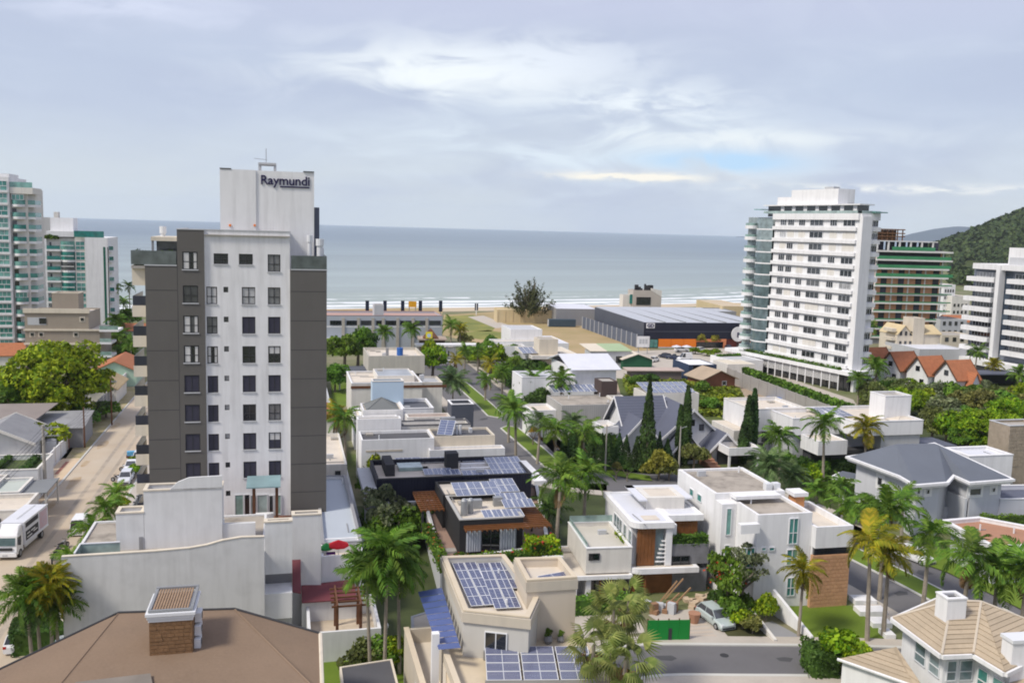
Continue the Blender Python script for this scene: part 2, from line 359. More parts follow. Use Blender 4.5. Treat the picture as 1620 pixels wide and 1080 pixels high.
def gable(T_,fr,x0,x1,y0,y1,ze,zr,mt,axis='x',over=.4,th=.18,wall=None,trim=None,z0=0):
 """pitched roof: ridge along axis; returns after adding roof_slope parts, gable walls"""
 if axis=='x':
  ym=(y0+y1)/2;k=(zr-ze)/(ym-y0)
  P_=lambda a,b,z:fr.p(a,b,z);A0,A1,B0,B1,M_=x0,x1,y0,y1,ym
 else:
  ym=(x0+x1)/2;k=(zr-ze)/(ym-x0)
  P_=lambda a,b,z:fr.p(b,a,z);A0,A1,B0,B1,M_=y0,y1,x0,x1,ym
 for sgn,e in((-1,B0),(1,B1)):
  ee=e+sgn*over;z_e=ze-over*k
  q=[(A0-over,ee,z_e),(A1+over,ee,z_e),(A1+over,M_,zr),(A0-over,M_,zr)]
  mb=MB();lo=[P_(a,b,z)for a,b,z in q];hi=[P_(a,b,z+th)for a,b,z in q]
  if(hi[1]-hi[0]).cross(hi[2]-hi[0]).z<0:lo=lo[::-1];hi=hi[::-1]
  mb.hexa(lo+hi);T_.part('roof_slope',mb,mt)
 if trim:
  for a in(A0-over-.1,A1+over):
   mb=MB()
   for sgn,e in((-1,B0),(1,B1)):
    ee=e+sgn*over;z_e=ze-over*k
    pts=[(a,ee,z_e-.12),(a+.1,ee,z_e-.12),(a+.1,M_,zr-.12),(a,M_,zr-.12)]
    lo=[P_(*p)for p in pts];hi=[P_(p[0],p[1],p[2]+.42)for p in pts]
    mb.hexa(lo+hi)
   T_.part('bargeboard',mb,trim)
 if wall:
  mb=MB()
  c=[(A0,B0),(A1,B0),(A1,B1),(A0,B1)]
  for i in(0,2):
   (a,b),(a2,b2)=c[i],c[(i+1)%4];mb.poly([P_(a,b,z0),P_(a2,b2,z0),P_(a2,b2,ze),P_(a,b,ze)])
  for a in(A0,A1):mb.poly([P_(a,B0,z0),P_(a,B1,z0),P_(a,B1,ze),P_(a,M_,zr-.01),P_(a,B0,ze)])
  T_.part('wall',mb,wall)
def hip(T_,fr,x0,x1,y0,y1,ze,zr,mt,over=.5,fascia=None,fh=.3,ridge=None):
 X0,X1,Y0,Y1=x0-over,x1+over,y0-over,y1+over;w_,d_=X1-X0,Y1-Y0
 if w_>=d_:r0,r1=(X0+d_/2,(Y0+Y1)/2),(X1-d_/2,(Y0+Y1)/2)
 else:r0,r1=((X0+X1)/2,Y0+w_/2),((X0+X1)/2,Y1-w_/2)
 c=[(X0,Y0),(X1,Y0),(X1,Y1),(X0,Y1)];P_=lambda q,z:fr.p(q[0],q[1],z)
 fc=[[P_(c[0],ze),P_(c[1],ze)],[P_(c[1],ze),P_(c[2],ze)],[P_(c[2],ze),P_(c[3],ze)],[P_(c[3],ze),P_(c[0],ze)]]
 if w_>=d_:fc[0]+=[P_(r1,zr),P_(r0,zr)];fc[1]+=[P_(r1,zr)];fc[2]+=[P_(r0,zr),P_(r1,zr)];fc[3]+=[P_(r0,zr)]
 else:fc[0]+=[P_(r0,zr)];fc[1]+=[P_(r1,zr),P_(r0,zr)];fc[2]+=[P_(r1,zr)];fc[3]+=[P_(r0,zr),P_(r1,zr)]
 for q in fc:T_.part('roof_slope',MB().poly(q),mt)
 rm=ridge or mt
 mb=MB()
 for a,b in((P_(c[0],ze),fc[0][-1]),(P_(c[1],ze),fc[1][2]),(P_(c[2],ze),fc[1][2]if w_>=d_ else fc[2][2]),(P_(c[3],ze),fc[0][-1]if w_>=d_ else fc[2][2]),(P_(r0,zr),P_(r1,zr))):
  if(a-b).length>.1:mb.tube(a,b,.09,n=5)
 T_.part('ridge_tiles',mb,rm)
 if fascia:
  pts=[fr.p(*q)for q in c];ou=inset(pts,-.12);inn=inset(pts,.25);cb=MB();V=lambda p,z:Vector((p[0],p[1],z))
  for i in range(4):
   j=(i+1)%4;cb.hexa([V(ou[i],ze-fh),V(ou[j],ze-fh),V(inn[j],ze-fh),V(inn[i],ze-fh),V(ou[i],ze+.03),V(ou[j],ze+.03),V(inn[j],ze+.03),V(inn[i],ze+.03)])
  T_.part('fascia',cb,fascia)
# ---- windows: a shared frame mesh and a shared pane mesh for every size
WC={}
_id=Fr((0,0,0),0)
def wmesh(w_,h_,kind,fm,gm,n):
 k=(round(w_,1),round(h_,1),kind,fm.name,gm.name,n)
 if k in WC:return WC[k]
 w_,h_=max(k[0],.3),max(k[1],.3);f=.07;d=.09;mb=MB()
 mb.box(_id,0,w_,-d,.02,0,f);mb.box(_id,0,w_,-d,.02,h_-f,h_);mb.box(_id,0,f,-d,.02,f,h_-f);mb.box(_id,w_-f,w_,-d,.02,f,h_-f)
 for i in range(1,n):x=w_*i/n;mb.box(_id,x-.035,x+.035,-d+.01,.01,f,h_-f)
 if kind=='hbar':mb.box(_id,f,w_-f,-d+.015,.01,h_*.42,h_*.42+.07)
 pm=MB()
 if kind=='shutter':
  ns=max(4,int(h_/.14))
  for i in range(ns):z=f+(h_-2*f)*i/ns;pm.box(_id,f,w_-f,-.05,0,z,z+(h_-2*f)/ns*.82)
 pm.box(_id,f,w_-f,-.03,-.02,f,h_-f)
 WC[k]=(mb.data('window',fm),pm.data('shutter' if kind=='shutter' else 'pane',gm));return WC[k]
def win(T_,fr,side,x0,x1,z0,z1,pl,kind='',fm=None,gm=None,n=None,name='window',sill=None):
 """side f: plane y=pl, x0..x1 along x; side l/r: plane x=pl, x0..x1 along y"""
 fm=fm or char;gm=gm or gl
 if x1<x0:x0,x1=x1,x0
 if z1<z0:z0,z1=z1,z0
 w_,h_=x1-x0,z1-z0;n=n or max(1,round(w_/1.1))
 a,b=wmesh(w_,h_,kind,fm,gm,n)
 if side=='f':L=fr.p(x0,pl,z0);rz=fr.rot
 elif side=='b':L=fr.p(x1,pl,z0);rz=fr.rot+math.pi
 elif side=='l':L=fr.p(pl,x1,z0);rz=fr.rot-math.pi/2
 else:L=fr.p(pl,x0,z0);rz=fr.rot+math.pi/2
 o=T_.inst(name,a,L,(0,0,rz));pn=link(b.name.split('.')[0],b);pn.parent=o
 if sill:
  sm=MB().box(_id,-.05,w_+.05,-.16,.01,-.08,0).data('sill',sill)if('s',round(w_,1))not in WC else WC[('s',round(w_,1))]
  WC[('s',round(w_,1))]=sm;q=link('sill',sm);q.parent=o
 return o
def winpx(T_,fr,side,px0,py0,px1,py1,pl,**k):
 h=fr.hf if side=='f' else fr.hs
 a=h(px0,py1,pl);b=h(px1,py0,pl);c0=h((px0+px1)/2,py0,pl)[1];c1=h((px0+px1)/2,py1,pl)[1]
 return win(T_,fr,side,a[0],b[0],min(c0,c1),max(c0,c1),pl,**k)
# ---- solar panels
PV={}
def panel_mesh(w_,l_,cell,rows=6):
 k=(round(w_,1),round(l_,1),cell.name)
 if k not in PV:
  mb=MB();mb.box(_id,0,w_,0,l_,0,.05);mb.mi=1
  for i in range(2):
   for j in range(rows):mb.poly([(.04+i*(w_-.06)/2,.04+j*(l_-.06)/rows,.055),(i*(w_-.06)/2+(w_-.06)/2,.04+j*(l_-.06)/rows,.055),(i*(w_-.06)/2+(w_-.06)/2,.01+(j+1)*(l_-.06)/rows,.055),(.04+i*(w_-.06)/2,.01+(j+1)*(l_-.06)/rows,.055)])
  PV[k]=mb.data('solar_panel',[metalw,cell])
 return PV[k]
def panels(T_,fr,x,y,z,nx,ny,w_,l_,tilt=8,gap=.06,cell=None,yaw=0,gapy=None):
 """rows of separate panels; the plane rises backwards by tilt degrees"""
 me=panel_mesh(w_,l_,cell or pv);t_=rad(tilt);gy=gap if gapy is None else gapy
 for i in range(nx):
  for j in range(ny):
   s_=j*(l_+gy);c_,sn=math.cos(yaw),math.sin(yaw);lx=i*(w_+gap);ly=s_*math.cos(t_)
   T_.inst('solar_panel',me,fr.p(x+lx*c_-ly*sn,y+lx*sn+ly*c_,z+s_*math.sin(t_)),(t_,0,fr.rot+yaw))
# ------------------------------------------------------------------ vegetation
L_dark=leafmat('dark_leaves',(0.041,0.094,0.017),(0.087,0.167,0.026))
L_mid=leafmat('mid_green_leaves',(0.072,0.169,0.016),(0.169,0.286,0.029))
L_lime=leafmat('lime_leaves',(.09,.20,.006),(.36,.46,.015),hue=.008)
L_olive=leafmat('olive_leaves',(0.108,0.132,0.036),(0.228,0.240,0.060),hue=.015)
L_yel=leafmat('yellowish_leaves',(.24,.24,.03),(.36,.33,.05))
L_pale=leafmat('pale_grey_leaves',(.10,.14,.06),(.26,.29,.15))
L_palm=leafmat('palm_leaves',(0.077,0.182,0.020),(0.210,0.336,0.042),trans=.3)
L_palmy=leafmat('yellowing_palm_leaves',(0.176,0.220,0.011),(0.440,0.352,0.022),trans=.3)
L_palmb=leafmat('blue_green_palm_leaves',(0.088,0.163,0.050),(0.200,0.288,0.112),trans=.25)
L_fan=leafmat('sun_bleached_fan_leaves',(.13,.18,.035),(.30,.33,.09),trans=.3)
L_con=leafmat('conifer_needles',(0.024,0.061,0.014),(0.061,0.121,0.024),trans=.1)
L_cas=leafmat('feathery_needles',(.06,.07,.025),(.12,.13,.05),trans=.2)
FLW=leafmat('red_flowers',(.35,.03,.02),(.55,.10,.03),dark=.9)
def quads(name,C,A,B,mt):
 """C centres, A B half vectors (n,3) -> one mesh of separate leaf faces"""
 n=len(C);v=np.empty((n,4,3));v[:,0]=C-A-B;v[:,1]=C+A-B;v[:,2]=C+A+B;v[:,3]=C-A+B
 me=bpy.data.meshes.new(name);me.vertices.add(n*4);me.vertices.foreach_set('co',v.reshape(-1))
 me.loops.add(n*4);me.loops.foreach_set('vertex_index',np.arange(n*4));me.polygons.add(n)
 me.polygons.foreach_set('loop_start',np.arange(n)*4);me.polygons.foreach_set('loop_total',np.full(n,4))
 me.materials.append(mt);me.update(calc_edges=True);return me
def unit(v):return v/np.maximum(np.linalg.norm(v,axis=1,keepdims=True),1e-6)
def leaves_on(C,Nrm,size,jitter=.7,aspect=.6):
 n=len(C);nn=unit(Nrm+rng.normal(0,jitter,(n,3)));a=unit(np.cross(nn,rng.normal(0,1,(n,3))));b=np.cross(nn,a)
 s=size*rng.uniform(.6,1.3,(n,1));return C,a*s,b*s*aspect
def clumps(n,nc,rx,rz,rc,flat=0.0,seed=0,low=-.35):
 g=np.random.default_rng(seed);d=unit(g.normal(0,1,(nc*3,3)));d=d[d[:,2]>low][:nc]
 r=g.uniform(.45,.95,(len(d),1));cc=d*r*[rx,rx,rz];rr=rc*g.uniform(.6,1.25,(len(d),1))
 ix=g.integers(0,len(d),n);e=unit(g.normal(0,1,(n,3)));e[:,2]=np.abs(e[:,2])*.9+e[:,2]*.1
 e=unit(e);P=cc[ix]+e*rr[ix]*g.uniform(.75,1.05,(n,1))*[1,1,.8-flat];return P,e
CR={}
def crown(kind,mt,var=0):
 k=(kind,mt.name,var)
 if k in CR:return CR[k]
 sd_=hash(kind)%97 if False else sum(map(ord,kind))+var*13
 if kind=='round':P,e=clumps(3200,26,.78,.62,.33,seed=sd_);P[:,2]+=.55;me=quads('crown',*leaves_on(P,e,.052),mt)
 elif kind=='big':P,e=clumps(15000,110,.88,.62,.20,.1,seed=sd_,low=-.8);P[:,2]+=.58;me=quads('crown',*leaves_on(P,e,.026),mt)
 elif kind=='bush':P,e=clumps(1500,14,.72,.55,.38,seed=sd_);P[:,2]+=.45;me=quads('crown',*leaves_on(P,e,.07),mt)
 elif kind=='airy':P,e=clumps(1900,30,.85,.7,.22,seed=sd_);P[:,2]+=.6;me=quads('crown',*leaves_on(P,e,.045,.9),mt)
 elif kind=='cone':
  n=3000;h=rng.uniform(0,1,n)**1.3;th=rng.uniform(0,2*np.pi,n);lay=np.abs(np.sin(h*34))*.25+.75;r=(1-h)*lay*rng.uniform(.6,1,n)*.34+.015
  P=np.c_[r*np.cos(th),r*np.sin(th),h];e=unit(np.c_[np.cos(th),np.sin(th),.5+0*h]);me=quads('crown',*leaves_on(P,e,.022,.6,.45),mt)
 elif kind=='column':
  n=2600;h=rng.uniform(0,1,n);th=rng.uniform(0,2*np.pi,n);r=.115*np.sqrt(np.clip(np.sin(np.pi*(h*.93+.04)),0,1))*rng.uniform(.8,1.08,n)*(1-.45*h)
  P=np.c_[r*np.cos(th),r*np.sin(th),h];e=unit(np.c_[np.cos(th),np.sin(th),.3+0*h]);me=quads('crown',*leaves_on(P,e,.022,.5,.5),mt)
 elif kind=='casuarina':
  C_,A_,B_=[],[],[]
  for i in range(72):
   az_=rng.uniform(0,6.28);el_=rng.uniform(.15,1.45);L=rng.uniform(.6,1.0)
   d=np.array([math.cos(az_)*math.cos(el_),math.sin(az_)*math.cos(el_),math.sin(el_)]);n=80
   t_=rng.uniform(.35,1,(n,1));P=d*t_*L+rng.normal(0,.035,(n,3))*(1.1-t_*.4)
   c_,a_,b_=leaves_on(P,np.tile(rng.normal(0,1,(1,3)),(n,1)),.026,.9,.35);C_.append(c_);A_.append(a_);B_.append(b_)
  me=quads('crown',np.vstack(C_),np.vstack(A_),np.vstack(B_),mt)
 CR[k]=me;return me
TK={}
def trunk_mesh(kind='tree'):
 if kind in TK:return TK[kind]
 mb=MB();g=random.Random(3)
 if kind=='tree':
  mb.tube((0,0,-.05),(.02,.01,.45),.055,.04);
  for i in range(6):
   a=i*1.05;mb.tube((.02,.01,.42),(.45*math.cos(a),.45*math.sin(a),.85+.1*g.random()),.03,.01,6)
 elif kind=='cas':
  mb.tube((0,0,-.02),(.0,0,.35),.04,.03)
  for i in range(14):
   a=i*2.4;e_=.6+.8*g.random();mb.tube((0,0,.15+.02*i),(.7*math.cos(a)*math.cos(e_),.7*math.sin(a)*math.cos(e_),.2+.75*math.sin(e_)),.015,.004,5)
 else:mb.tube((0,0,-.05),(0,0,.6),.03,.012)
 TK[kind]=mb.data('trunk',bark);return TK[kind]
def tree(P,h,r,kind,mt,label,group=None,name='tree',cat='tree',lift=None,var=0):
 """h total height, r crown radius"""
 P=Vector((P[0],P[1],0));t_=T(name,label,cat,P,group)
 tk='tree'
 if kind in('cone','column'):cz,s_,tk=.3,(h*1.0*(r/(h*(.34 if kind=='cone' else .115))),)*2+(h-.3,),'pole'
 elif kind=='casuarina':cz,s_,tk=h*.12,(r*1.35,r*1.35,h*.9),'cas'
 else:
  ch=min(h*.85,r*1.5)if lift is None else h-lift
  cz=h-ch;s_=(r,r,ch/1.25)
 o=t_.inst('crown',crown(kind,mt,var),P+Vector((0,0,cz)),(0,0,random.uniform(0,6.28)),s_)
 q=max(h*.8,.5)
 t_.inst('trunk',trunk_mesh(tk),P,(0,0,random.random()*6),(max(q,r*1.2),max(q,r*1.2),q if kind!='casuarina' else h))
 return t_
# palm fronds (one shared mesh per droop)
def frond_mesh(droop,mt,fan=False,n=22):
 vs=[];fs=[]
 def q(a,b,c_,d):k=len(vs);vs.extend([a,b,c_,d]);fs.append((k,k+1,k+2,k+3))
 if fan:
  pt=lambda t:Vector((t*.55,0,.06*t-droop*t*t*.35))
  for i in range(4):a,b=pt(i/4),pt((i+1)/4);q(a+Vector((0,-.008,0)),a+Vector((0,.008,0)),b+Vector((0,.006,0)),b+Vector((0,-.006,0)))
  c0=pt(1)
  for i in range(17):
   a=rad(-125+250*i/16);L=.44*(1-.15*abs(a)/2.2);w_=.030;d=Vector((math.cos(a),math.sin(a),-.12));s_=Vector((-math.sin(a),math.cos(a),0))*w_;mid=c0+d*L*.55;tip=c0+d*L+Vector((0,0,-.16-droop*.12))
   q(c0-s_*.3,c0+s_*.3,mid+s_,mid-s_);q(mid-s_,mid+s_,tip+s_*.15,tip-s_*.15)
 else:
  pt=lambda t:Vector((t-droop*.18*t*t,0,.10*t*(1-t)*2-droop*.42*t**2.2))
  for i in range(8):
   a,b=pt(i/8),pt((i+1)/8);r0,r1=.014*(1-i/9),.014*(1-(i+1)/9)
   q(a+Vector((0,-r0,0)),a+Vector((0,r0,0)),b+Vector((0,r1,0)),b+Vector((0,-r1,0)))
  for i in range(n):
   t_=.12+.88*i/(n-1);c0=pt(t_);L=.30*math.sin(math.pi*(t_*.80+.14))**.7
   for s_ in(-1,1):
    up=random.uniform(-.35,.25);d=Vector((.62,s_*.8,up)).normalized();wv=Vector((.5,-s_*.35,0)).normalized()*.021;tip=c0+d*L+Vector((0,0,-.32*L-.05));mid=c0+d*L*.55
    q(c0-wv*.6,c0+wv*.6,mid+wv,mid-wv);q(mid-wv,mid+wv,tip+wv*.2,tip-wv*.2)
 me=bpy.data.meshes.new('frond');me.from_pydata([tuple(v)for v in vs],[],fs);me.materials.append(mt);me.update();return me
FR={}
def fronds(mt,fan=False):
 k=(mt.name,fan)
 if k not in FR:FR[k]=[frond_mesh(d,mt,fan)for d in(.5,.9,1.35,.7,1.1)]
 return FR[k]
def ring_trunk(h,r0,r1,lean=0.0):
 mb=MB();n=max(4,int(h/.9));p0=Vector((0,0,-.1))
 for i in range(n):
  t0,t1=i/n,(i+1)/n;b=Vector((lean*t1*t1,0,h*t1));ra=r0+(r1-r0)*t0;rb=r0+(r1-r0)*t1
  mb.tube(p0,b,ra*1.04,rb*.97,8,cap=False);p0=b
 return mb.data('trunk',barkp)
def palm(px,py,h,L,label,kind='royal',group=None,nf=None,mt=None,P=None):
 """px,py: where the crown's centre stands in the photograph; h its height, L frond length"""
 P=G(px,py,h)if P is None else Vector(P);B=Vector((P.x,P.y,0));t_=T('palm_tree',label,'palm tree',B,group);t_.o.rotation_euler=(rad(random.uniform(-3,3)),rad(random.uniform(-3,3)),0)
 g=random.Random(int(px*7+py));lean=g.uniform(-.05,.05)*h;az0=g.uniform(0,6.28)
 k=('t',round(h),kind)
 if k not in TK:TK[k]=ring_trunk(round(h),.24 if kind=='royal' else .16,.14 if kind=='royal' else .11)
 t_.inst('trunk',TK[k],B,(0,0,0),(1,1,(h-.1)/round(h)))
 top=B+Vector((0,0,h-.1));fan=kind=='fan';mt=mt or L_palm;fm=fronds(mt,fan);nf=nf or{'royal':17+g.randrange(-3,4),'bushy':28}.get(kind,20)
 if kind=='royal':
  if 'shaft' not in TK:TK['shaft']=MB().tube((0,0,-1.3),(0,0,.25),.17,.10).data('crownshaft',shaft)
  t_.inst('crownshaft',TK['shaft'],top)
 for i in range(nf):
  f_=i/(nf-1);a=az0+i*2.39996+g.uniform(-.2,.2)
  e_={'royal':68-92*f_,'coco':70-105*f_,'fan':75-125*f_,'bushy':80-100*f_}[kind]+g.uniform(-9,9)
  s_=L*g.uniform(.85,1.08)
  t_.inst('frond',fm[i%5]if kind!='bushy' else fm[(i+1)%5],top+Vector((0,0,.1)),(g.uniform(-.35,.35),-rad(e_),a),(s_,s_,s_))
 if kind=='royal' and g.random()<.55:
  t_.inst('frond',fronds(dead)[2],top+Vector((0,0,-.3)),(0,rad(68),g.uniform(0,6)),(L*.8,)*3)
 if kind in('fan','coco'):
  dm=fronds(dead,fan)
  for i in range(4):t_.inst('frond',dm[2],top,(0,rad(62+8*i),az0+i*1.7),(L*.7,)*3)
 return t_
def hedge(fr,x0,x1,y0,y1,z0,z1,mt,label=None,parent=None,name='hedge',dens=26,size=.11,flowers=None,group=None):
 if x1<x0:x0,x1=x1,x0
 if y1<y0:y0,y1=y1,y0
 dx,dy,dz=x1-x0,y1-y0,z1-z0;n=int(min(9000,dens*(dx*dy+2*dz*(dx+dy))))+60
 u=rng.uniform(0,1,(n,3));side=rng.integers(0,4,n);top=rng.uniform(0,1,n)<dx*dy/(dx*dy+2*dz*(dx+dy))+.15
 P=u*[dx,dy,dz];e=np.zeros((n,3));bx_=rng.normal(0,.08,n)
 for s_,ax,val in((0,0,0),(1,0,dx),(2,1,0),(3,1,dy)):
  k=(side==s_)&~top;P[k,ax]=val+bx_[k];e[k,ax]=-1 if val==0 else 1
 P[top,2]=dz+bx_[top];e[top,2]=1
 P[:,2]+=.12*np.sin(P[:,0]*2.1+1)*(P[:,2]>dz*.6)
 P+=[x0,y0,z0];W=np.array(fr.P)[None]+P[:,:1]*np.array(fr.ex)+P[:,1:2]*np.array(fr.ey)+P[:,2:]*np.array([0,0,1])
 org=np.array(parent.P if parent else fr.p((x0+x1)/2,(y0+y1)/2,0));
 ee=e[:,:1]*np.array(fr.ex)+e[:,1:2]*np.array(fr.ey)+e[:,2:]*np.array([0,0,1])
 me=quads(name,*leaves_on(W-org,ee,size,.7),mt)
 o=link(name,me)
 if parent:o.parent=parent.o
 else:o.location=Vector(org);o['label']=label;o['category']='hedge'
 if group and not parent:o['group']=group
 k=MB().box(fr,x0+.12,x1-.12,y0+.12,y1-.12,z0,z1-.12);c_=link('stems',k.data('stems',L_dark,Vector(org)));c_.parent=o
 if flowers:
  ix=rng.integers(0,n,40);fo=link('flowers',quads('flowers',*leaves_on(W[ix]-org+[0,0,.1],ee[ix],.12),flowers));fo.parent=o
 return o
# ------------------------------------------------------------------ vehicles
def wheel(T_,P,yaw,r=.32,wd=.22):
 if 'wh' not in WC:
  WC['wh']=MB().tube((0,-.5,0),(0,.5,0),1,n=16).data('wheel',black)
  WC['rim']=MB().tube((0,-.52,0),(0,.52,0),.6,n=10).data('rim',galv)
 o=T_.inst('wheel',WC['wh'],P,(0,0,yaw),(r,wd,r));q=link('rim',WC['rim']);q.parent=o
def car(P,yaw,col,label,L=4.3,W=1.75,H=1.48,kind='hatch',group=None,cat='car',name='parked_car',bed=None):
 """x forward; yaw measured from world +X"""
 P=Vector((P[0],P[1],P[2]if len(P)>2 else .03));t_=T(name,label,cat,P,group);fr=Fr(P,math.degrees(yaw));z_=P.z
 paint=mat('car_paint_'+str(col),col,rough=.25,var=.02,spec=.6)
 h=L/2;w_=W/2
 if kind=='van':prof=[(-h,.85),(-h+.08,1.0),(-h+.3,1.0),(h-1.0,1.0),(h-.35,.86),(h,.62)];base=(-h+.1,h-.75);roof=(-h+.2,h-1.5)
 elif kind=='pickup':prof=[(-h,.95),(-h+.05,1.02),(-h+1.5,1.02),(h-1.4,1.02),(h-.3,.95),(h,.7)];base=(-h+1.5,h-1.25);roof=(-h+1.7,h-1.95)
 else:prof=[(-h,.72),(-h+.12,.92),(-h+.6,.96),(h-1.3,.93),(h-.35,.80),(h,.58)];base=(-h+(.15 if kind=='hatch' else .65),h-1.05);roof=(-h+(.65 if kind=='hatch' else 1.15),h-1.75)
 mb=MB();secs=[]
 for x,zt in prof:
  tw=w_*(1-.10*(abs(x)/h)**4)
  secs.append([fr.p(x,s_*a,z_+zz)for s_,a,zz in((-1,tw*.92,.2),(-1,tw,.42),(-1,tw*.98,zt-.13),(-1,tw*.86,zt),(1,tw*.86,zt),(1,tw*.98,zt-.13),(1,tw,.42),(1,tw*.92,.2))])
 for a,b in zip(secs,secs[1:]):
  for i in range(8):j=(i+1)%8;mb.poly([a[i],a[j],b[j],b[i]])
 mb.poly(secs[0]);mb.poly(secs[-1][::-1]);t_.part('body',mb,paint)
 zb=.9 if kind=='hatch' or kind=='sedan' else .99;mb=MB()
 q=[fr.p(base[0],-w_*.86,z_+zb),fr.p(base[1],-w_*.86,z_+zb-.02),fr.p(base[1],w_*.86,z_+zb-.02),fr.p(base[0],w_*.86,z_+zb)]
 r_=[fr.p(roof[0],-w_*.70,z_+H-.05),fr.p(roof[1],-w_*.70,z_+H-.05),fr.p(roof[1],w_*.70,z_+H-.05),fr.p(roof[0],w_*.70,z_+H-.05)]
 mb.hexa(q+r_);t_.part('window_glass',mb,gld)
 mb=MB();mb.box(fr,roof[0]-.03,roof[1]+.03,-w_*.71,w_*.71,z_+H-.07,z_+H)
 for a in(-1,1):
  for i,(x0,x1)in enumerate(((base[0],roof[0]),(base[1],roof[1]))):mb.tube(fr.p(x0,a*w_*.855,z_+zb-.02),fr.p(x1,a*w_*.70,z_+H-.04),.04,n=4)
  xm=(roof[0]+roof[1])/2;mb.tube(fr.p(xm,a*w_*.86,z_+zb),fr.p(xm,a*w_*.71,z_+H-.04),.035,n=4)
 t_.part('roof',mb,paint)
 if kind=='van' and True:
  mb=MB();zc=z_+1.0
  for a in(-1,1):mb.hexa([fr.p(base[0]+.02,a*w_*.80,zc),fr.p(.1,a*w_*.80,zc),fr.p(.1,a*w_*.89,zc),fr.p(base[0]+.02,a*w_*.89,zc),fr.p(roof[0],a*w_*.68,z_+H-.05),fr.p(.1,a*w_*.68,z_+H-.05),fr.p(.1,a*w_*.735,z_+H-.05),fr.p(roof[0],a*w_*.735,z_+H-.05)])
  t_.part('side_panel',mb,paint)
 if kind=='pickup':t_.part('load_bed',MB().box(fr,-h+.12,-h+1.42,-w_*.8,w_*.8,z_+1.025,z_+1.04),black)
 for a in(-1,1):
  t_.part('headlight',MB().box(fr,h-.22,h-.01,a*w_*.55,a*w_*.82,z_+.55,z_+.70),headl)
  t_.part('tail_light',MB().box(fr,-h-.01,-h+.1,a*w_*.60,a*w_*.88,z_+.62,z_+.82),taill)
  t_.part('wing_mirror',MB().box(fr,base[1]-.35,base[1]-.2,a*w_*.9,a*(w_+.14),z_+zb-.02,z_+zb+.12),paint)
  for x in(-h+.75,h-.8):wheel(t_,fr.p(x,a*(w_-.10),z_+.31),yaw)
 t_.part('bumper',MB().box(fr,h-.12,h+.02,-w_*.75,w_*.75,z_+.25,z_+.42),char)
 t_.part('number_plate',MB().box(fr,-h-.03,-h,-.2,.2,z_+.48,z_+.58),lgray)
 return t_
def motorbike(P,yaw,col,label):
 P=Vector((P[0],P[1],.03));t_=T('motorcycle',label,'motorcycle',P,'motorcycles parked along the sandy street');fr=Fr(P,math.degrees(yaw));c_=mat('bike_paint_'+str(col),col,rough=.3)
 for x in(-.65,.68):wheel(t_,fr.p(x,0,.33),yaw,.31,.13)
 t_.part('engine',MB().box(fr,-.25,.25,-.14,.14,.28,.62),galv)
 t_.part('fuel_tank',MB().hexa([fr.p(-.05,-.13,.65),fr.p(.42,-.10,.68),fr.p(.42,.10,.68),fr.p(-.05,.13,.65),fr.p(-.02,-.10,.86),fr.p(.32,-.08,.92),fr.p(.32,.08,.92),fr.p(-.02,.10,.86)]),c_)
 t_.part('seat',MB().box(fr,-.75,-.05,-.13,.13,.70,.80),black)
 t_.part('front_fork',MB().tube(fr.p(.68,0,.33),fr.p(.42,0,.95),.04),galv)
 t_.part('handlebar',MB().tube(fr.p(.38,-.36,1.02),fr.p(.38,.36,1.02),.03),black)
 t_.part('mudguard',MB().box(fr,-1.0,-.55,-.08,.08,.62,.67),c_)
 return t_
def wpole(P,h,label,arm=1.0,double=False,wood_=False,rot=14):
 t_=T('utility_pole',label,'utility pole',P,'utility poles along the streets');fr=Fr(P,rot)
 t_.part('pole',MB().tube(fr.p(0,0,-.1),fr.p(0,0,h),.15 if wood_ else .26,.10 if wood_ else .17),woodd if wood_ else conc)
 for i,z in enumerate((h-.4,h-1.5)if double else(h-.5,)):
  t_.part('crossarm',MB().box(fr,-.1,1.9*arm,-.06,.06,z,z+.14),galv)
  for k in range(3):t_.part('insulator',MB().tube(fr.p(.2+k*.75*arm,0,z+.14),fr.p(.2+k*.75*arm,0,z+.34),.05),lgray)
 return t_
# ------------------------------------------------------------------ the setting
def g2(*pts,z=0.0):return[G(a,b,z)for a,b in pts]
shore=[Vector(p)for p in((-3000,-500,0),(-1200,60,0),(-400,262,0),(-190,335,0),(-78,388,0),(-3,424,0),(126,492,0),(230,590,0),(300,720,0),(330,900,0),(420,1050,0),(560,1200,0),(620,1500,0),(900,1900,0),(4000,2600,0))]
def ground_sheet():
 mb=MB();mb.ngon([Vector((-3000,-900,0))]+[p-Vector((-.45,.85,0))*-0 for p in shore]+[Vector((4000,-900,0))]);return mb
inner=[p+Vector((.52,-.85,0)).normalized()*22 for p in shore]
mb=MB();mb.ngon([Vector((-3000,-900,0))]+inner+[Vector((4000,-900,0))]);struct('ground',mb,gmat)
mb=MB()
for i in range(len(shore)-1):
 a,b,c_,d=inner[i],inner[i+1],shore[i+1],shore[i]
 dn=Vector((-.52,.85,0)).normalized()*16
 mb.poly([a+Vector((0,0,0)),b,c_+Vector((0,0,-.55)),d+Vector((0,0,-.55))][::-1]);mb.poly([d+Vector((0,0,-.55)),c_+Vector((0,0,-.55)),c_+dn+Vector((0,0,-2)),d+dn+Vector((0,0,-2))][::-1])
struct('beach_sand',mb,sand)
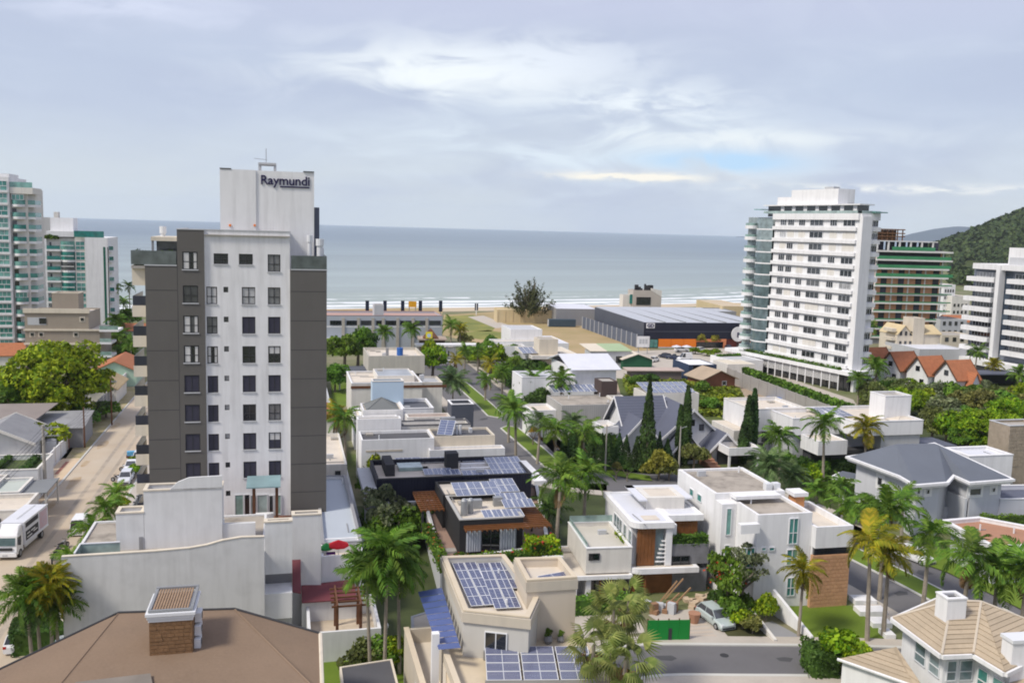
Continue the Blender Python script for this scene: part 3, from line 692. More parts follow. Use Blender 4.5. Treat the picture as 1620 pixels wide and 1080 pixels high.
# sea
def seamat():
 M=bpy.data.materials.new('sea_water');M.use_nodes=True;t=M.node_tree;b=t.nodes['Principled BSDF']
 ge=t.nodes.new('ShaderNodeNewGeometry');mp=t.nodes.new('ShaderNodeMapping');mp.inputs['Rotation'].default_value=(0,0,rad(-28));t.links.new(ge.outputs['Position'],mp.inputs[0])
 m2=t.nodes.new('ShaderNodeMapping');m2.inputs['Scale'].default_value=(.35,1,1);t.links.new(mp.outputs[0],m2.inputs[0])
 no=t.nodes.new('ShaderNodeTexNoise');no.inputs['Scale'].default_value=.16;no.inputs['Detail'].default_value=8;no.inputs['Roughness'].default_value=.62;t.links.new(m2.outputs[0],no.inputs['Vector'])
 m3=t.nodes.new('ShaderNodeMapping');m3.inputs['Scale'].default_value=(.12,1,1);t.links.new(mp.outputs[0],m3.inputs[0])
 nb=t.nodes.new('ShaderNodeTexNoise');nb.inputs['Scale'].default_value=.012;nb.inputs['Detail'].default_value=5;t.links.new(m3.outputs[0],nb.inputs['Vector'])
 bp=t.nodes.new('ShaderNodeBump');bp.inputs['Strength'].default_value=.55;bp.inputs['Distance'].default_value=.9;t.links.new(no.outputs[0],bp.inputs['Height']);t.links.new(bp.outputs[0],b.inputs['Normal'])
 sp=t.nodes.new('ShaderNodeSeparateXYZ');t.links.new(ge.outputs['Position'],sp.inputs[0])
 # shallow, silty water inshore; bluer water offshore
 mr=t.nodes.new('ShaderNodeMapRange');mr.inputs[1].default_value=420;mr.inputs[2].default_value=2200;t.links.new(sp.outputs[1],mr.inputs[0])
 pw=t.nodes.new('ShaderNodeMath');pw.operation='POWER';pw.inputs[1].default_value=.6;t.links.new(mr.outputs[0],pw.inputs[0])
 mi=t.nodes.new('ShaderNodeMix');mi.data_type='RGBA';t.links.new(pw.outputs[0],mi.inputs[0]);mi.inputs[6].default_value=(.32,.37,.34,1);mi.inputs[7].default_value=(.13,.18,.22,1)
 r2=t.nodes.new('ShaderNodeMapRange');r2.inputs[1].default_value=.35;r2.inputs[2].default_value=.7;r2.inputs[3].default_value=.86;r2.inputs[4].default_value=1.2;t.links.new(nb.outputs[0],r2.inputs[0])
 m4=t.nodes.new('ShaderNodeMix');m4.data_type='RGBA';m4.blend_type='MULTIPLY';m4.inputs[0].default_value=1;t.links.new(mi.outputs[2],m4.inputs[6]);t.links.new(r2.outputs[0],m4.inputs[7])
 t.links.new(m4.outputs[2],b.inputs['Base Color']);b.inputs['Roughness'].default_value=.34;b.inputs['Specular IOR Level'].default_value=.38
 return M
SEA=seamat()
mb=MB();ys=[200,420,600,900,1600,4000,14000];
for a,b in zip(ys,ys[1:]):mb.poly([(-14000,a,-.8),(14000,a,-.8),(14000,b,-.8),(-14000,b,-.8)])
mb.poly([(-14000,-600,-.8),(-1250,-600,-.8),(-400,200,-.8),(-14000,200,-.8)]);struct('sea',mb,SEA)
def surfmat():
 M=bpy.data.materials.new('surf_foam');M.use_nodes=True;t=M.node_tree;b=t.nodes['Principled BSDF']
 uv=t.nodes.new('ShaderNodeAttribute');uv.attribute_name='across';ge=t.nodes.new('ShaderNodeNewGeometry')
 mp=t.nodes.new('ShaderNodeMapping');mp.inputs['Rotation'].default_value=(0,0,rad(-28));mp.inputs['Scale'].default_value=(.25,1,1);t.links.new(ge.outputs['Position'],mp.inputs[0])
 no=t.nodes.new('ShaderNodeTexNoise');no.inputs['Scale'].default_value=.16;no.inputs['Detail'].default_value=7;no.inputs['Roughness'].default_value=.65;t.links.new(mp.outputs[0],no.inputs['Vector'])
 nl=t.nodes.new('ShaderNodeTexNoise');nl.inputs['Scale'].default_value=.035;nl.inputs['Detail'].default_value=2;t.links.new(mp.outputs[0],nl.inputs['Vector'])
 def M_(op,a,b_=None):
  n=t.nodes.new('ShaderNodeMath');n.operation=op
  for i,v in enumerate((a,b_)):
   if v is None:continue
   if hasattr(v,'is_output'):t.links.new(v,n.inputs[i])
   else:n.inputs[i].default_value=v
  return n.outputs[0]
 x=M_('ADD',uv.outputs['Fac'],M_('MULTIPLY',M_('SUBTRACT',nl.outputs[0],.5),14))
 tot=None
 for c0,wd,am in((4,4,.9),(17,5,1.0),(33,4.5,.9),(52,2.2,.55),(74,1.6,.35)):
  d=M_('DIVIDE',M_('SUBTRACT',x,c0),wd);g=M_('MULTIPLY',M_('EXPONENT',M_('MULTIPLY',M_('MULTIPLY',d,d),-1)),am);tot=g if tot is None else M_('ADD',tot,g)
 s_=M_('ADD',tot,M_('MULTIPLY',M_('SUBTRACT',no.outputs[0],.5),2.4))
 mr=t.nodes.new('ShaderNodeMapRange');mr.inputs[1].default_value=.28;mr.inputs[2].default_value=.62;t.links.new(s_,mr.inputs[0])
 mi=t.nodes.new('ShaderNodeMix');mi.data_type='RGBA';t.links.new(mr.outputs[0],mi.inputs[0]);mi.inputs[6].default_value=(.30,.35,.32,1);mi.inputs[7].default_value=(.80,.82,.82,1)
 t.links.new(mi.outputs[2],b.inputs['Base Color']);b.inputs['Roughness'].default_value=.4;b.inputs['Specular IOR Level'].default_value=.35
 return M
def surf():
 vs,fs,at=[],[],[];pl=shore[2:10];pts=[]
 for a,b in zip(pl,pl[1:]):
  n=max(2,int((b-a).length/5))
  for i in range(n):pts.append(a.lerp(b,i/n))
 sm=[pts[max(0,i-6):i+7]for i in range(len(pts))];pts=[sum(s_,Vector())/len(s_)for s_ in sm]
 nd=Vector((-.52,.85,0)).normalized();T_=np.arange(-8,95,2.5)
 for p in pts:
  for d in T_:
   z=-.74+sum(.55*math.exp(-((d-c0)/2.2)**2)for c0 in(17,33,52))*(.7+.3*math.sin(p.x*.07+d))
   vs.append(tuple(p+nd*d+Vector((0,0,z))));at.append(d)
 m_=len(T_)
 for i in range(len(pts)-1):
  for j in range(m_-1):fs.append((i*m_+j,(i+1)*m_+j,(i+1)*m_+j+1,i*m_+j+1))
 me=bpy.data.meshes.new('surf');me.from_pydata(vs,[],fs);a=me.attributes.new('across','FLOAT','POINT');a.data.foreach_set('value',at)
 me.polygons.foreach_set('use_smooth',[True]*len(fs));me.materials.append(surfmat());o=link('breaking_surf',me);o['kind']='structure'
surf()
# headland with its forest, and the far mountain
def hn(x,y,s,k=0):return math.sin(x/s+k)*math.cos(y/s*1.3+1.7*k)+.5*math.sin(x/s*2.3+y/s*1.9+k)
def hill_h(x,y):
 dx=(x-1250)/702;dy=(y-1250)/400;r2=dx*dx+dy*dy
 return max(-2,318*math.exp(-1.15*r2*(1+.03*hn(x,y,120)))-90+3*hn(x,y,60,2))
def hill():
 vs,fs=[],[];X=np.arange(430,1900,22);Y=np.arange(820,2300,22);ny=len(Y)
 for x in X:
  for y in Y:vs.append((x,y,hill_h(x,y)))
 for i in range(len(X)-1):
  for j in range(ny-1):k=i*ny+j;fs.append((k,k+ny,k+ny+1,k+1))
 me=bpy.data.meshes.new('headland_hill');me.from_pydata(vs,[],fs);me.materials.append(mat('forest_floor',(.05,.07,.02),var=.4,scale=.03));o=link('headland_hill',me);o['kind']='structure'
 # crowns joined into one mass
 g=np.random.default_rng(5);C,S,E=[],[],[]
 while len(C)<5200:
  x,y=g.uniform(520,1250),g.uniform(900,1500);z=hill_h(x,y)
  if z>2 and(x-430)>.2*(y-900):C.append((x,y,z+2.5));S.append(g.uniform(4.5,9.5))
 while len(C)<6300:
  x,y=g.uniform(350,700),g.uniform(640,980)
  if x>.478*y and hill_h(x,y)<2:C.append((x,y,3));S.append(g.uniform(4,7.5))
 C=np.array(C);S=np.array(S)[:,None];k=26;n=len(C);e=unit(g.normal(0,1,(n*k,3)));e[:,2]=np.abs(e[:,2]);CC=np.repeat(C,k,0);SS=np.repeat(S,k,0)
 P=CC+e*SS*[1,1,.8];me=quads('forest_canopy',*leaves_on(P,e,2.3,.35,.8),leafmat('hill_forest_leaves',(.030,.062,.016),(.080,.115,.030),dark=.35,trans=.1));o=link('forest_canopy',me);o['kind']='stuff';o['label']='dense green forest covering the headland hill behind the towers'
hill()
def mountain():
 vs,fs=[],[];D=9000;X=np.arange(2500,6800,60);Y=np.arange(-1200,1800,100);ny=len(Y)
 sil=[(1380,392),(1424,377),(1450,367),(1475,361),(1505,357.5),(1522,359),(1545,363),(1570,366),(1620,372),(1700,366),(1900,380)]
 hx=[(p[0]-810)/FPX*D for p in sil];hz=[G_z(p[0],p[1],D)for p in sil]
 for x in X:
  H=np.interp(x,hx,hz)
  for y in Y:f_=math.exp(-(y/620)**2);vs.append((x,D+y,-3+(H+3)*f_*(1+.05*hn(x,y,170)*(1-f_))+10*hn(x,y,110)*(1-f_)))
 for i in range(len(X)-1):
  for j in range(ny-1):k=i*ny+j;fs.append((k,k+ny,k+ny+1,k+1))
 me=bpy.data.meshes.new('distant_mountain');me.from_pydata(vs,[],fs);me.materials.append(mat('hazy_far_forest',(.03,.05,.075),var=.3,scale=.004));o=link('distant_mountain',me);o['kind']='structure'  # forest colour carries some of the blue of the distance haze
def G_z(px,py,D):d=ray(px,py);return CH+d.z*D/d.y
mountain()
# haze: one closed box of even, thin air
hz=MB();hz.hexa([(-14300,-1500,-8),(14300,-1500,-8),(14300,14300,-8),(-14300,14300,-8),(-14300,-1500,330),(14300,-1500,330),(14300,14300,330),(-14300,14300,330)])
HM=bpy.data.materials.new('haze_air');HM.use_nodes=True;t=HM.node_tree;t.nodes.remove(t.nodes['Principled BSDF']);pvn=t.nodes.new('ShaderNodeVolumePrincipled')
pvn.inputs['Color'].default_value=(.82,.91,1,1);pvn.inputs['Density'].default_value=.00005;pvn.inputs['Anisotropy'].default_value=0;t.links.new(pvn.outputs[0],t.nodes['Material Output'].inputs['Volume'])
HAZE=struct('haze',hz,HM,'stuff')
HAZE['label']='thin pale blue haze over the sea and hills'
# ------------------------------------------------------------------ roads, kerbs, lawns
LIFT={}
def patch(name,px,mt,z,kind='structure',world=None):
 """flat sheet on the ground; px are the corners as they stand in the photograph"""
 P=world or[G(a,b,z)for a,b in px];mb=MB();mb.ngon([Vector((p[0],p[1],z))for p in P]);return struct(name,mb,mt,kind)
def slab(name,px,mt,h=.13,world=None):
 P=world or[G(a,b,h)for a,b in px];mb=MB();mb.prism([(p[0],p[1])for p in P],-.02,h);return struct(name,mb,mt)
def offset(pl,d):
 out=[]
 for i,p in enumerate(pl):
  a=pl[max(0,i-1)];b=pl[min(len(pl)-1,i+1)];t_=(b-a).normalized();out.append(p+Vector((t_.y,-t_.x,0))*d)
 return out
def smooth(pl,n=6):
 pl=[Vector((p[0],p[1],0))for p in pl];out=[]
 for i in range(len(pl)-1):
  p0,p1,p2,p3=pl[max(0,i-1)],pl[i],pl[i+1],pl[min(len(pl)-1,i+2)]
  for k in range(n):
   t_=k/n;out.append(.5*((2*p1)+(p2-p0)*t_+(2*p0-5*p1+4*p2-p3)*t_**2+(3*p1-p0-3*p2+p3)*t_**3))
 return out+[pl[-1]]
def ribbon(name,pl,a,b,z,mt,h=None):
 A,B=offset(pl,a),offset(pl,b);mb=MB()
 for i in range(len(pl)-1):
  if h is None:mb.poly([B[i]+Vector((0,0,z)),A[i]+Vector((0,0,z)),A[i+1]+Vector((0,0,z)),B[i+1]+Vector((0,0,z))][::-1])
  else:mb.hexa([v+Vector((0,0,zz))for zz in(-.01,h)for v in(A[i],A[i+1],B[i+1],B[i])])
 return struct(name,mb,mt)
kerbm=mat('pale_kerb',(.55,.54,.50),var=.1)
# the avenue that comes down from the sea front, with its two median lawns (offset: + is left going away from us)
AV=smooth([(54,56),(48,76),(43.8,90),(41,98),(37.6,107),(33.5,116),(27.5,124),(20,129.5),(12,131.5),(7.4,136),(4,148),(-.9,166),(-6.5,189),(-13,214),(-19,238)])
AVr=AV[::-1] # from the sea towards us: offset + is to the right going that way = our left
ribbon('avenue_road',AV,-7.0,7.6,.02,asph)
def part_of(pl,y0,y1):return[p for p in pl if y0<=p.y<=y1]
def median(pl,w0):
 n=len(pl);L=[p for p in offset(pl,-w0)];Rr=[p for p in offset(pl,w0)]
 tip0=pl[0]+(pl[0]-pl[1]).normalized()*w0*1.1;tip1=pl[-1]+(pl[-1]-pl[-2]).normalized()*w0*1.1
 return[tip0]+Rr+[tip1]+L[::-1]
MEDPOLY=[]
for a,b in((171.5,212),(132.5,165),(50,127)):
 pl=part_of(AV,a,b)if a>130 else[p for p in AV if p.y<=127 and p.x>22]
 o_=median(pl,1.75);MEDPOLY.append(o_);slab('median_kerb',None,kerbm,.12,world=o_);patch('median_lawn',None,grass,.126,world=inset(o_,.28))
for nm,a,b in(('avenue_pavement',-9.0,-7.0),('avenue_pavement',7.6,9.6)):ribbon(nm,AV,a,b,0,pave,h=.12)
# cross street in front
CS=smooth([(60,80.3),(48,76),(40,74.6),(31,74.6),(20,74.2),(12,73.6),(7,71),(2,66),(-4,60)])
ribbon('cross_street',CS,-2.6,2.6,.03,asph)
ribbon('cross_street_kerb',CS[10:],-3.0,-2.6,0,kerbm,h=.14);ribbon('cross_street_kerb',CS[10:-14],2.6,3.0,0,kerbm,h=.14)
ribbon('cross_street_pavement',CS[12:],-4.4,-3.0,0,pave,h=.12);ribbon('cross_street_pavement',CS[12:-14],3.0,4.4,0,pave,h=.12)
# the sandy street on the left
LS0=Vector((-57.2,107.5,0));LEY=Vector((-math.sin(rad(14)),math.cos(rad(14)),0));LEX=Vector((math.cos(rad(14)),math.sin(rad(14)),0))
LS=[LS0+LEY*s_ for s_ in(-70,-40,-20,0,20,40,60,80,110,150,210)]
def lsx(a,s_):return LS0+LEX*a+LEY*s_
ribbon('sandy_street',LS,0,9.4,.02,sandr)
ribbon('street_kerb',LS,-.25,0,0,kerbm,h=.14);ribbon('street_kerb',LS,9.4,9.65,0,kerbm,h=.14)
slab('street_pavement',None,mat('cream_pavers',(.62,.48,.33),var=.12,fine=.1),.12,world=[lsx(-2.8,-70),lsx(-.25,-70),lsx(-.25,27),lsx(-2.8,27)])
slab('street_pavement',None,pave,.12,world=[lsx(9.65,-70),lsx(11.6,-70),lsx(11.6,120),lsx(9.65,120)])
patch('worn_verge',None,mat('worn_verge_soil',(.44,.36,.25),var=.4,scale=.35,fine=.2,col2=(.22,.20,.06)),.012,world=[lsx(-3.6,27),lsx(-.25,27),lsx(-.25,200),lsx(-3.6,200)])
for i in range(5):patch('tactile_strip',None,mat('tactile_red_paver',(.36,.16,.12),var=.2),.128,world=[lsx(-1.9,-22+i*10),lsx(-1.4,-22+i*10),lsx(-1.4,-15+i*10),lsx(-1.9,-15+i*10)])
# lots and lawns
patch('dune_grass_field',[(702,498),(800,492),(1010,500),(1030,560),(930,575),(760,545),(700,530)],dirt,.01)
patch('green_field',[(705,500),(748,498),(790,512),(778,524),(730,524),(700,512)],lime,.016)
patch('green_field',[(712,528),(772,522),(810,528),(840,534),(760,537)],lime,.016)
patch('beach_road',[(740,501),(765,499),(812,517),(784,519)],pave,.02)
patch('rocky_beach_edge',[(517,489),(700,486),(700,496),(517,500)],dirt,.012)
patch('car_park',[(985,556),(1180,548),(1250,575),(1200,600),(1090,600),(990,612),(940,575)],pave,.014)
patch('vacant_lot_soil',[(840,590),(1000,598),(1100,592),(1200,600),(1260,640),(1190,665),(1000,640),(880,640)],mat('lot_soil',(.42,.33,.24),var=.3,fine=.2),.012)
patch('lawn',[(1242,958),(1345,957),(1412,1008),(1276,1014)],grass,.05)
patch('lawn',[(1060,1078),(1282,1070),(1300,1130),(1040,1130)],grass,.04)
patch('lawn',[(522,600),(556,604),(562,640),(528,644)],grass,.03)
patch('lawn',[(505,1035),(640,1025),(650,1100),(505,1100)],grass,.03)
patch('verge_lawn',[(958,741),(1028,752),(1032,760),(1000,757),(962,749)],grass,.14)
patch('verge_lawn',[(1395,868),(1500,868),(1620,925),(1640,975),(1500,905)],grass,.14)
patch('stone_driveway',[(1025,972),(1110,960),(1160,1008),(1085,1012)],pave,.04)
patch('ramp_paving',[(1205,985),(1222,982),(1278,1012),(1222,1014)],mgray,.045)
patch('flower_bed_soil',[(1112,958),(1190,958),(1225,1010),(1155,1010)],mat('bed_soil',(.10,.10,.04),var=.5,fine=.3),.05)
patch('yard_paving',[(835,865),(1000,940),(1020,1000),(900,1010),(850,960)],pave,.03)
patch('garden_ground',[(560,800),(670,800),(700,900),(690,1100),(480,1100),(560,900)],mat('garden_soil',(.07,.09,.03),var=.5,fine=.3),.02)
patch('garden_ground',[(850,690),(1100,680),(1100,740),(1040,750),(920,742),(880,720)],mat('garden_soil',(.07,.09,.03)),.02)
patch('garden_ground',[(850,762),(960,765),(960,880),(860,880)],mat('garden_soil',(.07,.09,.03)),.02)
patch('garden_ground',[(1180,700),(1340,700),(1400,780),(1400,840),(1345,850),(1200,760)],mat('garden_soil',(.07,.09,.03)),.02)
patch('garden_ground',[(1380,590),(1640,590),(1700,720),(1460,730),(1350,650)],mat('garden_soil',(.07,.09,.03)),.02)
patch('forecourt_paving',[(1160,588),(1225,590),(1350,632),(1372,664),(1330,664),(1165,602)],pave,.016)
patch('lot_concrete',[(0,660),(128,690),(60,790),(-40,900)],concl,.012)

def smear(name,c0,r,mt,z,k=9,el=2.2,ang=104):
 g=random.Random(int(c0.x*9+c0.y));fq=Fr(c0,ang);patch(name,None,mt,z,world=[fq.p(math.cos(6.283*i/k)*r*el*g.uniform(.6,1.2),math.sin(6.283*i/k)*r*g.uniform(.6,1.2))for i in range(k)])
och=mat('ochre_dirt_smear',(.36,.25,.14),var=.4,scale=.8,col2=(.50,.42,.32));wet=mat('worn_sand_track',(.45,.38,.30),var=.3,scale=.6)
for i,(a,s_)in enumerate(((1.2,-8),(.9,3),(1.4,14),(1.0,24),(1.2,36),(.8,50),(8.2,-14),(8.6,4),(8.4,38),(1.0,-24))):smear('dirt_smear',lsx(a,s_),random.uniform(.5,1.0),och,.028+.004*(i%2),el=4)
for a in(3.4,5.2):patch('wheel_track',None,wet,.024,world=[lsx(a,-70),lsx(a+.55,-70),lsx(a+.7,120),lsx(a+.2,120)])
asd=mat('asphalt_repair',(.085,.085,.09),var=.2)
for i,(x,y,r)in enumerate(((14,74.2,.8),(24,74.6,.6),(40.5,90,.7),(45.5,96,.8),(-5,170,.8),(5.5,160,.9),(-12,205,.8),(8,148,.7))):smear('asphalt_repair',Vector((x,y,0)),r,asd,.034,k=5,el=1.6,ang=14*i)
for x,y in((19,75),(43.5,93.5),(-4.6,176),(6,152)):mb=MB().tube((x,y,.02),(x,y,.045),.38,n=14);struct('manhole_cover',mb,char)
# ------------------------------------------------------------------ the grey and white tower
fr=FP(229,420,31.4);TW=T('apartment_tower','grey and white apartment tower with dark letters on its stair core','apartment building',fr.p(0,0,0))
xa,xb,xc,xd=fr.X(280,0,33),fr.X(325,0,25),fr.X(459,0,25),fr.X(517,0,30)
Z0=5.5;ZW=31.4;ZM=fr.Z(363,xa,0);ZR=fr.Z(428,xd,0);DP=17.0
ztop=[fr.Z(402.5,fr.X(433,.25,32),.25)]+[fr.Z(454.5,fr.X(433,.25,30),.25)-2.97*k for k in range(8)]
def holed(T_,fr,y,x0,x1,z0,z1,holes,mt,depth=.28,name='wall'):
 """front wall with real openings and reveals"""
 xs=sorted({x0,x1}|{h[0]for h in holes}|{h[1]for h in holes});zs=sorted({z0,z1}|{h[2]for h in holes}|{h[3]for h in holes})
 mb=MB()
 for i in range(len(xs)-1):
  for j in range(len(zs)-1):
   a,b,c_,d=xs[i],xs[i+1],zs[j],zs[j+1];mx_,mz_=(a+b)/2,(c_+d)/2
   if any(h[0]<mx_<h[1]and h[2]<mz_<h[3]for h in holes):continue
   mb.poly([fr.p(a,y,c_),fr.p(b,y,c_),fr.p(b,y,d),fr.p(a,y,d)])
 for a,b,c_,d in holes:
  q=[(a,c_),(b,c_),(b,d),(a,d)]
  for i in range(4):(p,r_),(s_,t_)=q[i],q[(i+1)%4];mb.poly([fr.p(p,y,r_),fr.p(s_,y,t_),fr.p(s_,y+depth,t_),fr.p(p,y+depth,r_)])
 return T_.part(name,mb,mt)
def tower_windows():
 rows=[]
 H={'g':[],'w':[]};recs=[]
 for k,zt in enumerate(ztop):
  zt_a=zt+.12
  A=(fr.hf(290,500,0)[0],fr.hf(314,500,0)[0]);B=(xb+.12,fr.hf(344,500,.25)[0]);C_=(fr.hf(383,500,.25)[0],fr.hf(404,500,.25)[0]);D=(fr.hf(424,500,.25)[0],fr.hf(444,500,.25)[0]);S=(fr.hf(354,500,.25)[0],fr.hf(361.5,500,.25)[0])
  kinds=[('hbar','hbar','hbar','hbar'),('hbar','hbar','hbar','hbar'),('hbar','hbar','shutter','shutter'),('hbar','hbar','hbar','hbar'),('shutter',)*4,('shutter','shutter','hbar','hbar'),('shutter',)*4,('shutter',)*4,('shutter',)*4][k]
  h_=1.72
  if k==0:
   B=(fr.hf(338,410,.25)[0],fr.hf(361,410,.25)[0]);C_=(fr.hf(378,410,.25)[0],fr.hf(400,410,.25)[0])
  for j,(x0,x1)in enumerate((A,B,C_,D)):
   hh=1.05 if(k==0 and j in(1,2))else h_;z1=zt_a if j==0 else zt
   if k==8 and j>1:continue
   H['g' if j==0 else 'w'].append((x0,x1,z1-hh,z1));recs.append((j,x0,x1,z1-hh,z1,kinds[j]))
  if k>0:H['w'].append((S[0],S[1],zt-.55,zt));recs.append((4,S[0],S[1],zt-.55,zt,''))
 return H,recs
H,recs=tower_windows()
holed(TW,fr,0,0,xa,Z0,ZW,[],dgray,.3)
holed(TW,fr,0,xa,xb,Z0,ZM,H['g'],dgray,.3)
holed(TW,fr,.25,xb,xc,Z0,ZM,H['w'],mat('tower_white_render',(.77,.765,.77),var=.07,streak=.2,stain=.05),.25)
holed(TW,fr,0,xc,xd,Z0,ZR,[],dgray)
mb=MB()
for x,a,b in((0,Z0,ZW),(xd,Z0,ZR)):mb.poly([fr.p(x,0,a),fr.p(x,DP,a),fr.p(x,DP,b),fr.p(x,0,b)])
mb.poly([fr.p(0,DP,Z0),fr.p(xd,DP,Z0),fr.p(xd,DP,ZW),fr.p(0,DP,ZW)]);TW.part('side_wall',mb,offwh)
mb=MB();mb.poly([fr.p(xa,0,ZW),fr.p(xa,9,ZW),fr.p(xa,9,ZM),fr.p(xa,0,ZM)]);mb.poly([fr.p(xc,.25,ZR),fr.p(xc,9,ZR),fr.p(xc,9,ZM),fr.p(xc,.25,ZM)]);mb.poly([fr.p(xb,0,Z0),fr.p(xb,.25,Z0),fr.p(xb,.25,ZM),fr.p(xb,0,ZM)]);mb.poly([fr.p(xc,0,Z0),fr.p(xc,.25,Z0),fr.p(xc,.25,ZR),fr.p(xc,0,ZR)]);mb.poly([fr.p(xa,9,ZW),fr.p(xc,9,ZW),fr.p(xc,9,ZM),fr.p(xa,9,ZM)]);TW.part('return_wall',mb,white)
mb=MB();mb.box(fr,xa,xc,0.02,9,ZM-.5,ZM-.4);mb.box(fr,.05,xa,.05,DP,ZR-.6,ZR-.5);mb.box(fr,xc,xd,.05,DP,ZR-.6,ZR-.5);TW.part('roof',mb,conc)
TW.part('coping',MB().box(fr,xa-.05,xb+.02,-.05,.35,ZM,ZM+.1).box(fr,xb+.02,xc+.05,.2,.5,ZM,ZM+.1).box(fr,xa-.05,xa+.25,.35,9,ZM,ZM+.1),lgray)
TW.part('coping',MB().box(fr,-.05,xa-.06,-.05,.25,ZW,ZW+.1),lgray);TW.part('coping',MB().box(fr,xc+.06,xd+.05,-.05,.25,ZR,ZR+.1),lgray)
for k,z in enumerate([ZW-2.4-2.97*i for i in range(8)]): # dark joints between the render panels
 TW.part('joint',MB().box(fr,xa-.03,xa+.01,-.006,.01,z+.06,min(z+2.96,ZW-.01)),char);TW.part('joint',MB().box(fr,0,xa,-.006,.01,z,z+.05).box(fr,xc,xd,-.006,.01,z,z+.05),char)
for(j,x0,x1,a,b,kd)in recs:
 y=.3-.16 if j==0 else .25+.14
 win(TW,fr,'f',x0,x1,a,b,y,kind=kd,fm=char,gm=shut if kd=='shutter' else gl,n=1 if j==4 else 2)
 yy=0 if j==0 else .25;rr=int(round((ztop[0]-b)/2.97))
 for cj,u0,u1,zl in((0,.08,.42,.06),(0,.74,.92,.06),(1,.1,.34,.06),(1,.7,.9,.06),(3,.1,.9,.95)):
  if cj==j and(rr,j)in((0,0),(3,0),(1,1),(3,1),(2,0),(3,3),(6,3)):w_=x1-x0;TW.part('curtain',MB().box(fr,x0+u0*w_,x0+u1*w_,y-.055,y-.032,a+zl,b-.1),mat('pale_curtain',(.58,.57,.56),var=.1))
 if j!=4:TW.part('sill',MB().box(fr,x0-.06,x1+.06,yy-.08,yy+.14,a-.1,a-.003),lgray)
# balconies down the left side
for k in range(9):
 z=fr.Z(483,-1,.6)-2.97*k+2.97;y0=.5
 if k==0:
  TW.part('balcony_parapet',MB().box(fr,-1.25,-.003,y0,7,z-1.0,fr.Z(420,0,0)),cream);continue
 TW.part('balcony_parapet',MB().box(fr,-1.3,-1.15,y0,7,z-1.1,z).box(fr,-1.15,-.003,y0,y0+.15,z-1.1,z).box(fr,-1.15,-.003,y0+.15,7,z-1.1,z-.95),cream)
 TW.part('balcony_glass',MB().box(fr,-1.25,-1.2,y0+.04,7,z+.003,z+.95).box(fr,-1.2,-.003,y0+.04,y0+.08,z+.003,z+.95),glassmat('navy_balcony_glass',(.018,.022,.045),(.03,.036,.07),rough=.3))
 TW.part('balcony_door',MB().box(fr,-.05,-.004,1.0,6,z-.9,z+1.5),char)
# roof terraces
for nm,x0,x1,zb in(('terrace_glass',-1.25,xa-.1,ZW+.1),('terrace_glass',xc+.1,xd,ZR+.1)):
 TW.part(nm,MB().box(fr,x0,x1,.05,.09,zb,zb+1.35).box(fr,x0 if x0<0 else x1-.04,x0+.04 if x0<0 else x1,.09,6,zb,zb+1.35),glassmat('smoked_rail_glass',(.13,.16,.165),(.20,.23,.23)))
TW.part('terrace_floor',MB().box(fr,-1.25,-.02,.1,7,ZW-.3,ZW),conc)
hedge(fr,-.9,2.5,.35,1.1,ZW,ZW+1.25,L_dark,parent=TW,name='terrace_hedge')
TW.part('pergola_roof',MB().box(fr,.3,xa-.1,2.2,8,ZW+2.35,ZW+2.75),cream);TW.part('pergola_post',MB().box(fr,.35,.55,2.3,2.5,ZW-.5,ZW+2.35),mgray)
TW.part('lounge_glazing',MB().box(fr,.6,xa-.1,4,4.1,ZW-.4,ZW+2.3),gld)
for px_,yt,yb,r in((258,358,384,.33),(490,372,392,.3),(506,378,400,.42)):
 y=5 if px_<300 else 2.2;x=fr.X(px_,y,34);a,b=fr.Z(yb+12,x,y),fr.Z(yt,x,y)
 TW.part('chimney',MB().tube(fr.p(x,y,a-.8),fr.p(x,y,b-.7),r*.75,n=12).tube(fr.p(x,y,b-.7),fr.p(x,y,b),r,n=12),metalw)
y=3.0;sx0,sx1=fr.X(348.5,y,36),fr.X(497,y,36);ZC=fr.Z(267,sx0,y)
block(TW,fr,sx0,fr.X(405,y,38),y,y+7,ZM-.5,ZC,white,conc,par=.3,wname='stair_core')
block(TW,fr,fr.X(405,y,38)+.003,sx1,y+.12,y+7,ZR-.6,ZC-.02,white,conc,par=.3,wname='stair_core')
TW.part('coping',MB().box(fr,sx0,sx0+1.1,y-.05,y+.3,ZC,ZC+.1).box(fr,sx1-1.1,sx1,y,y+.3,ZC,ZC+.1),char)
for a,b in((364,363),(403,363)):
 x,z=fr.hf(a,b-5,y);TW.part('lamp',MB().box(fr,x-.1,x+.1,y-.1,y-.003,z,z+.2),orange)
hx0,hx1=fr.X(409,5,42),fr.X(437,5,42)
TW.part('roof_hatch',MB().box(fr,hx0,hx1,4,6.5,ZC+.65,ZC+.85).box(fr,hx0,hx0+.25,4.1,4.3,ZC-.3,ZC+.65).box(fr,hx1-.25,hx1,4.1,4.3,ZC-.3,ZC+.65).box(fr,hx0,hx0+.25,6.1,6.3,ZC-.3,ZC+.65).box(fr,hx1-.25,hx1,6.1,6.3,ZC-.3,ZC+.65),lgray)
x=fr.X(421,5,43);TW.part('antenna',MB().tube(fr.p(x,5,ZC+.85),fr.p(x,5,fr.Z(235,x,5)),.035).tube(fr.p(x-1.2,5,ZC+1.3),fr.p(x+.1,5,ZC+1.2),.025),galv)
TW.part('service_riser',MB().box(fr,sx1+.003,sx1+.6,5,6.5,ZR-.6,fr.Z(328,sx1,5)),slateb)
TW.part('service_riser',MB().box(fr,sx1+.62,xd-.1,5,6.5,ZR-.6,fr.Z(392,sx1,5)),white)
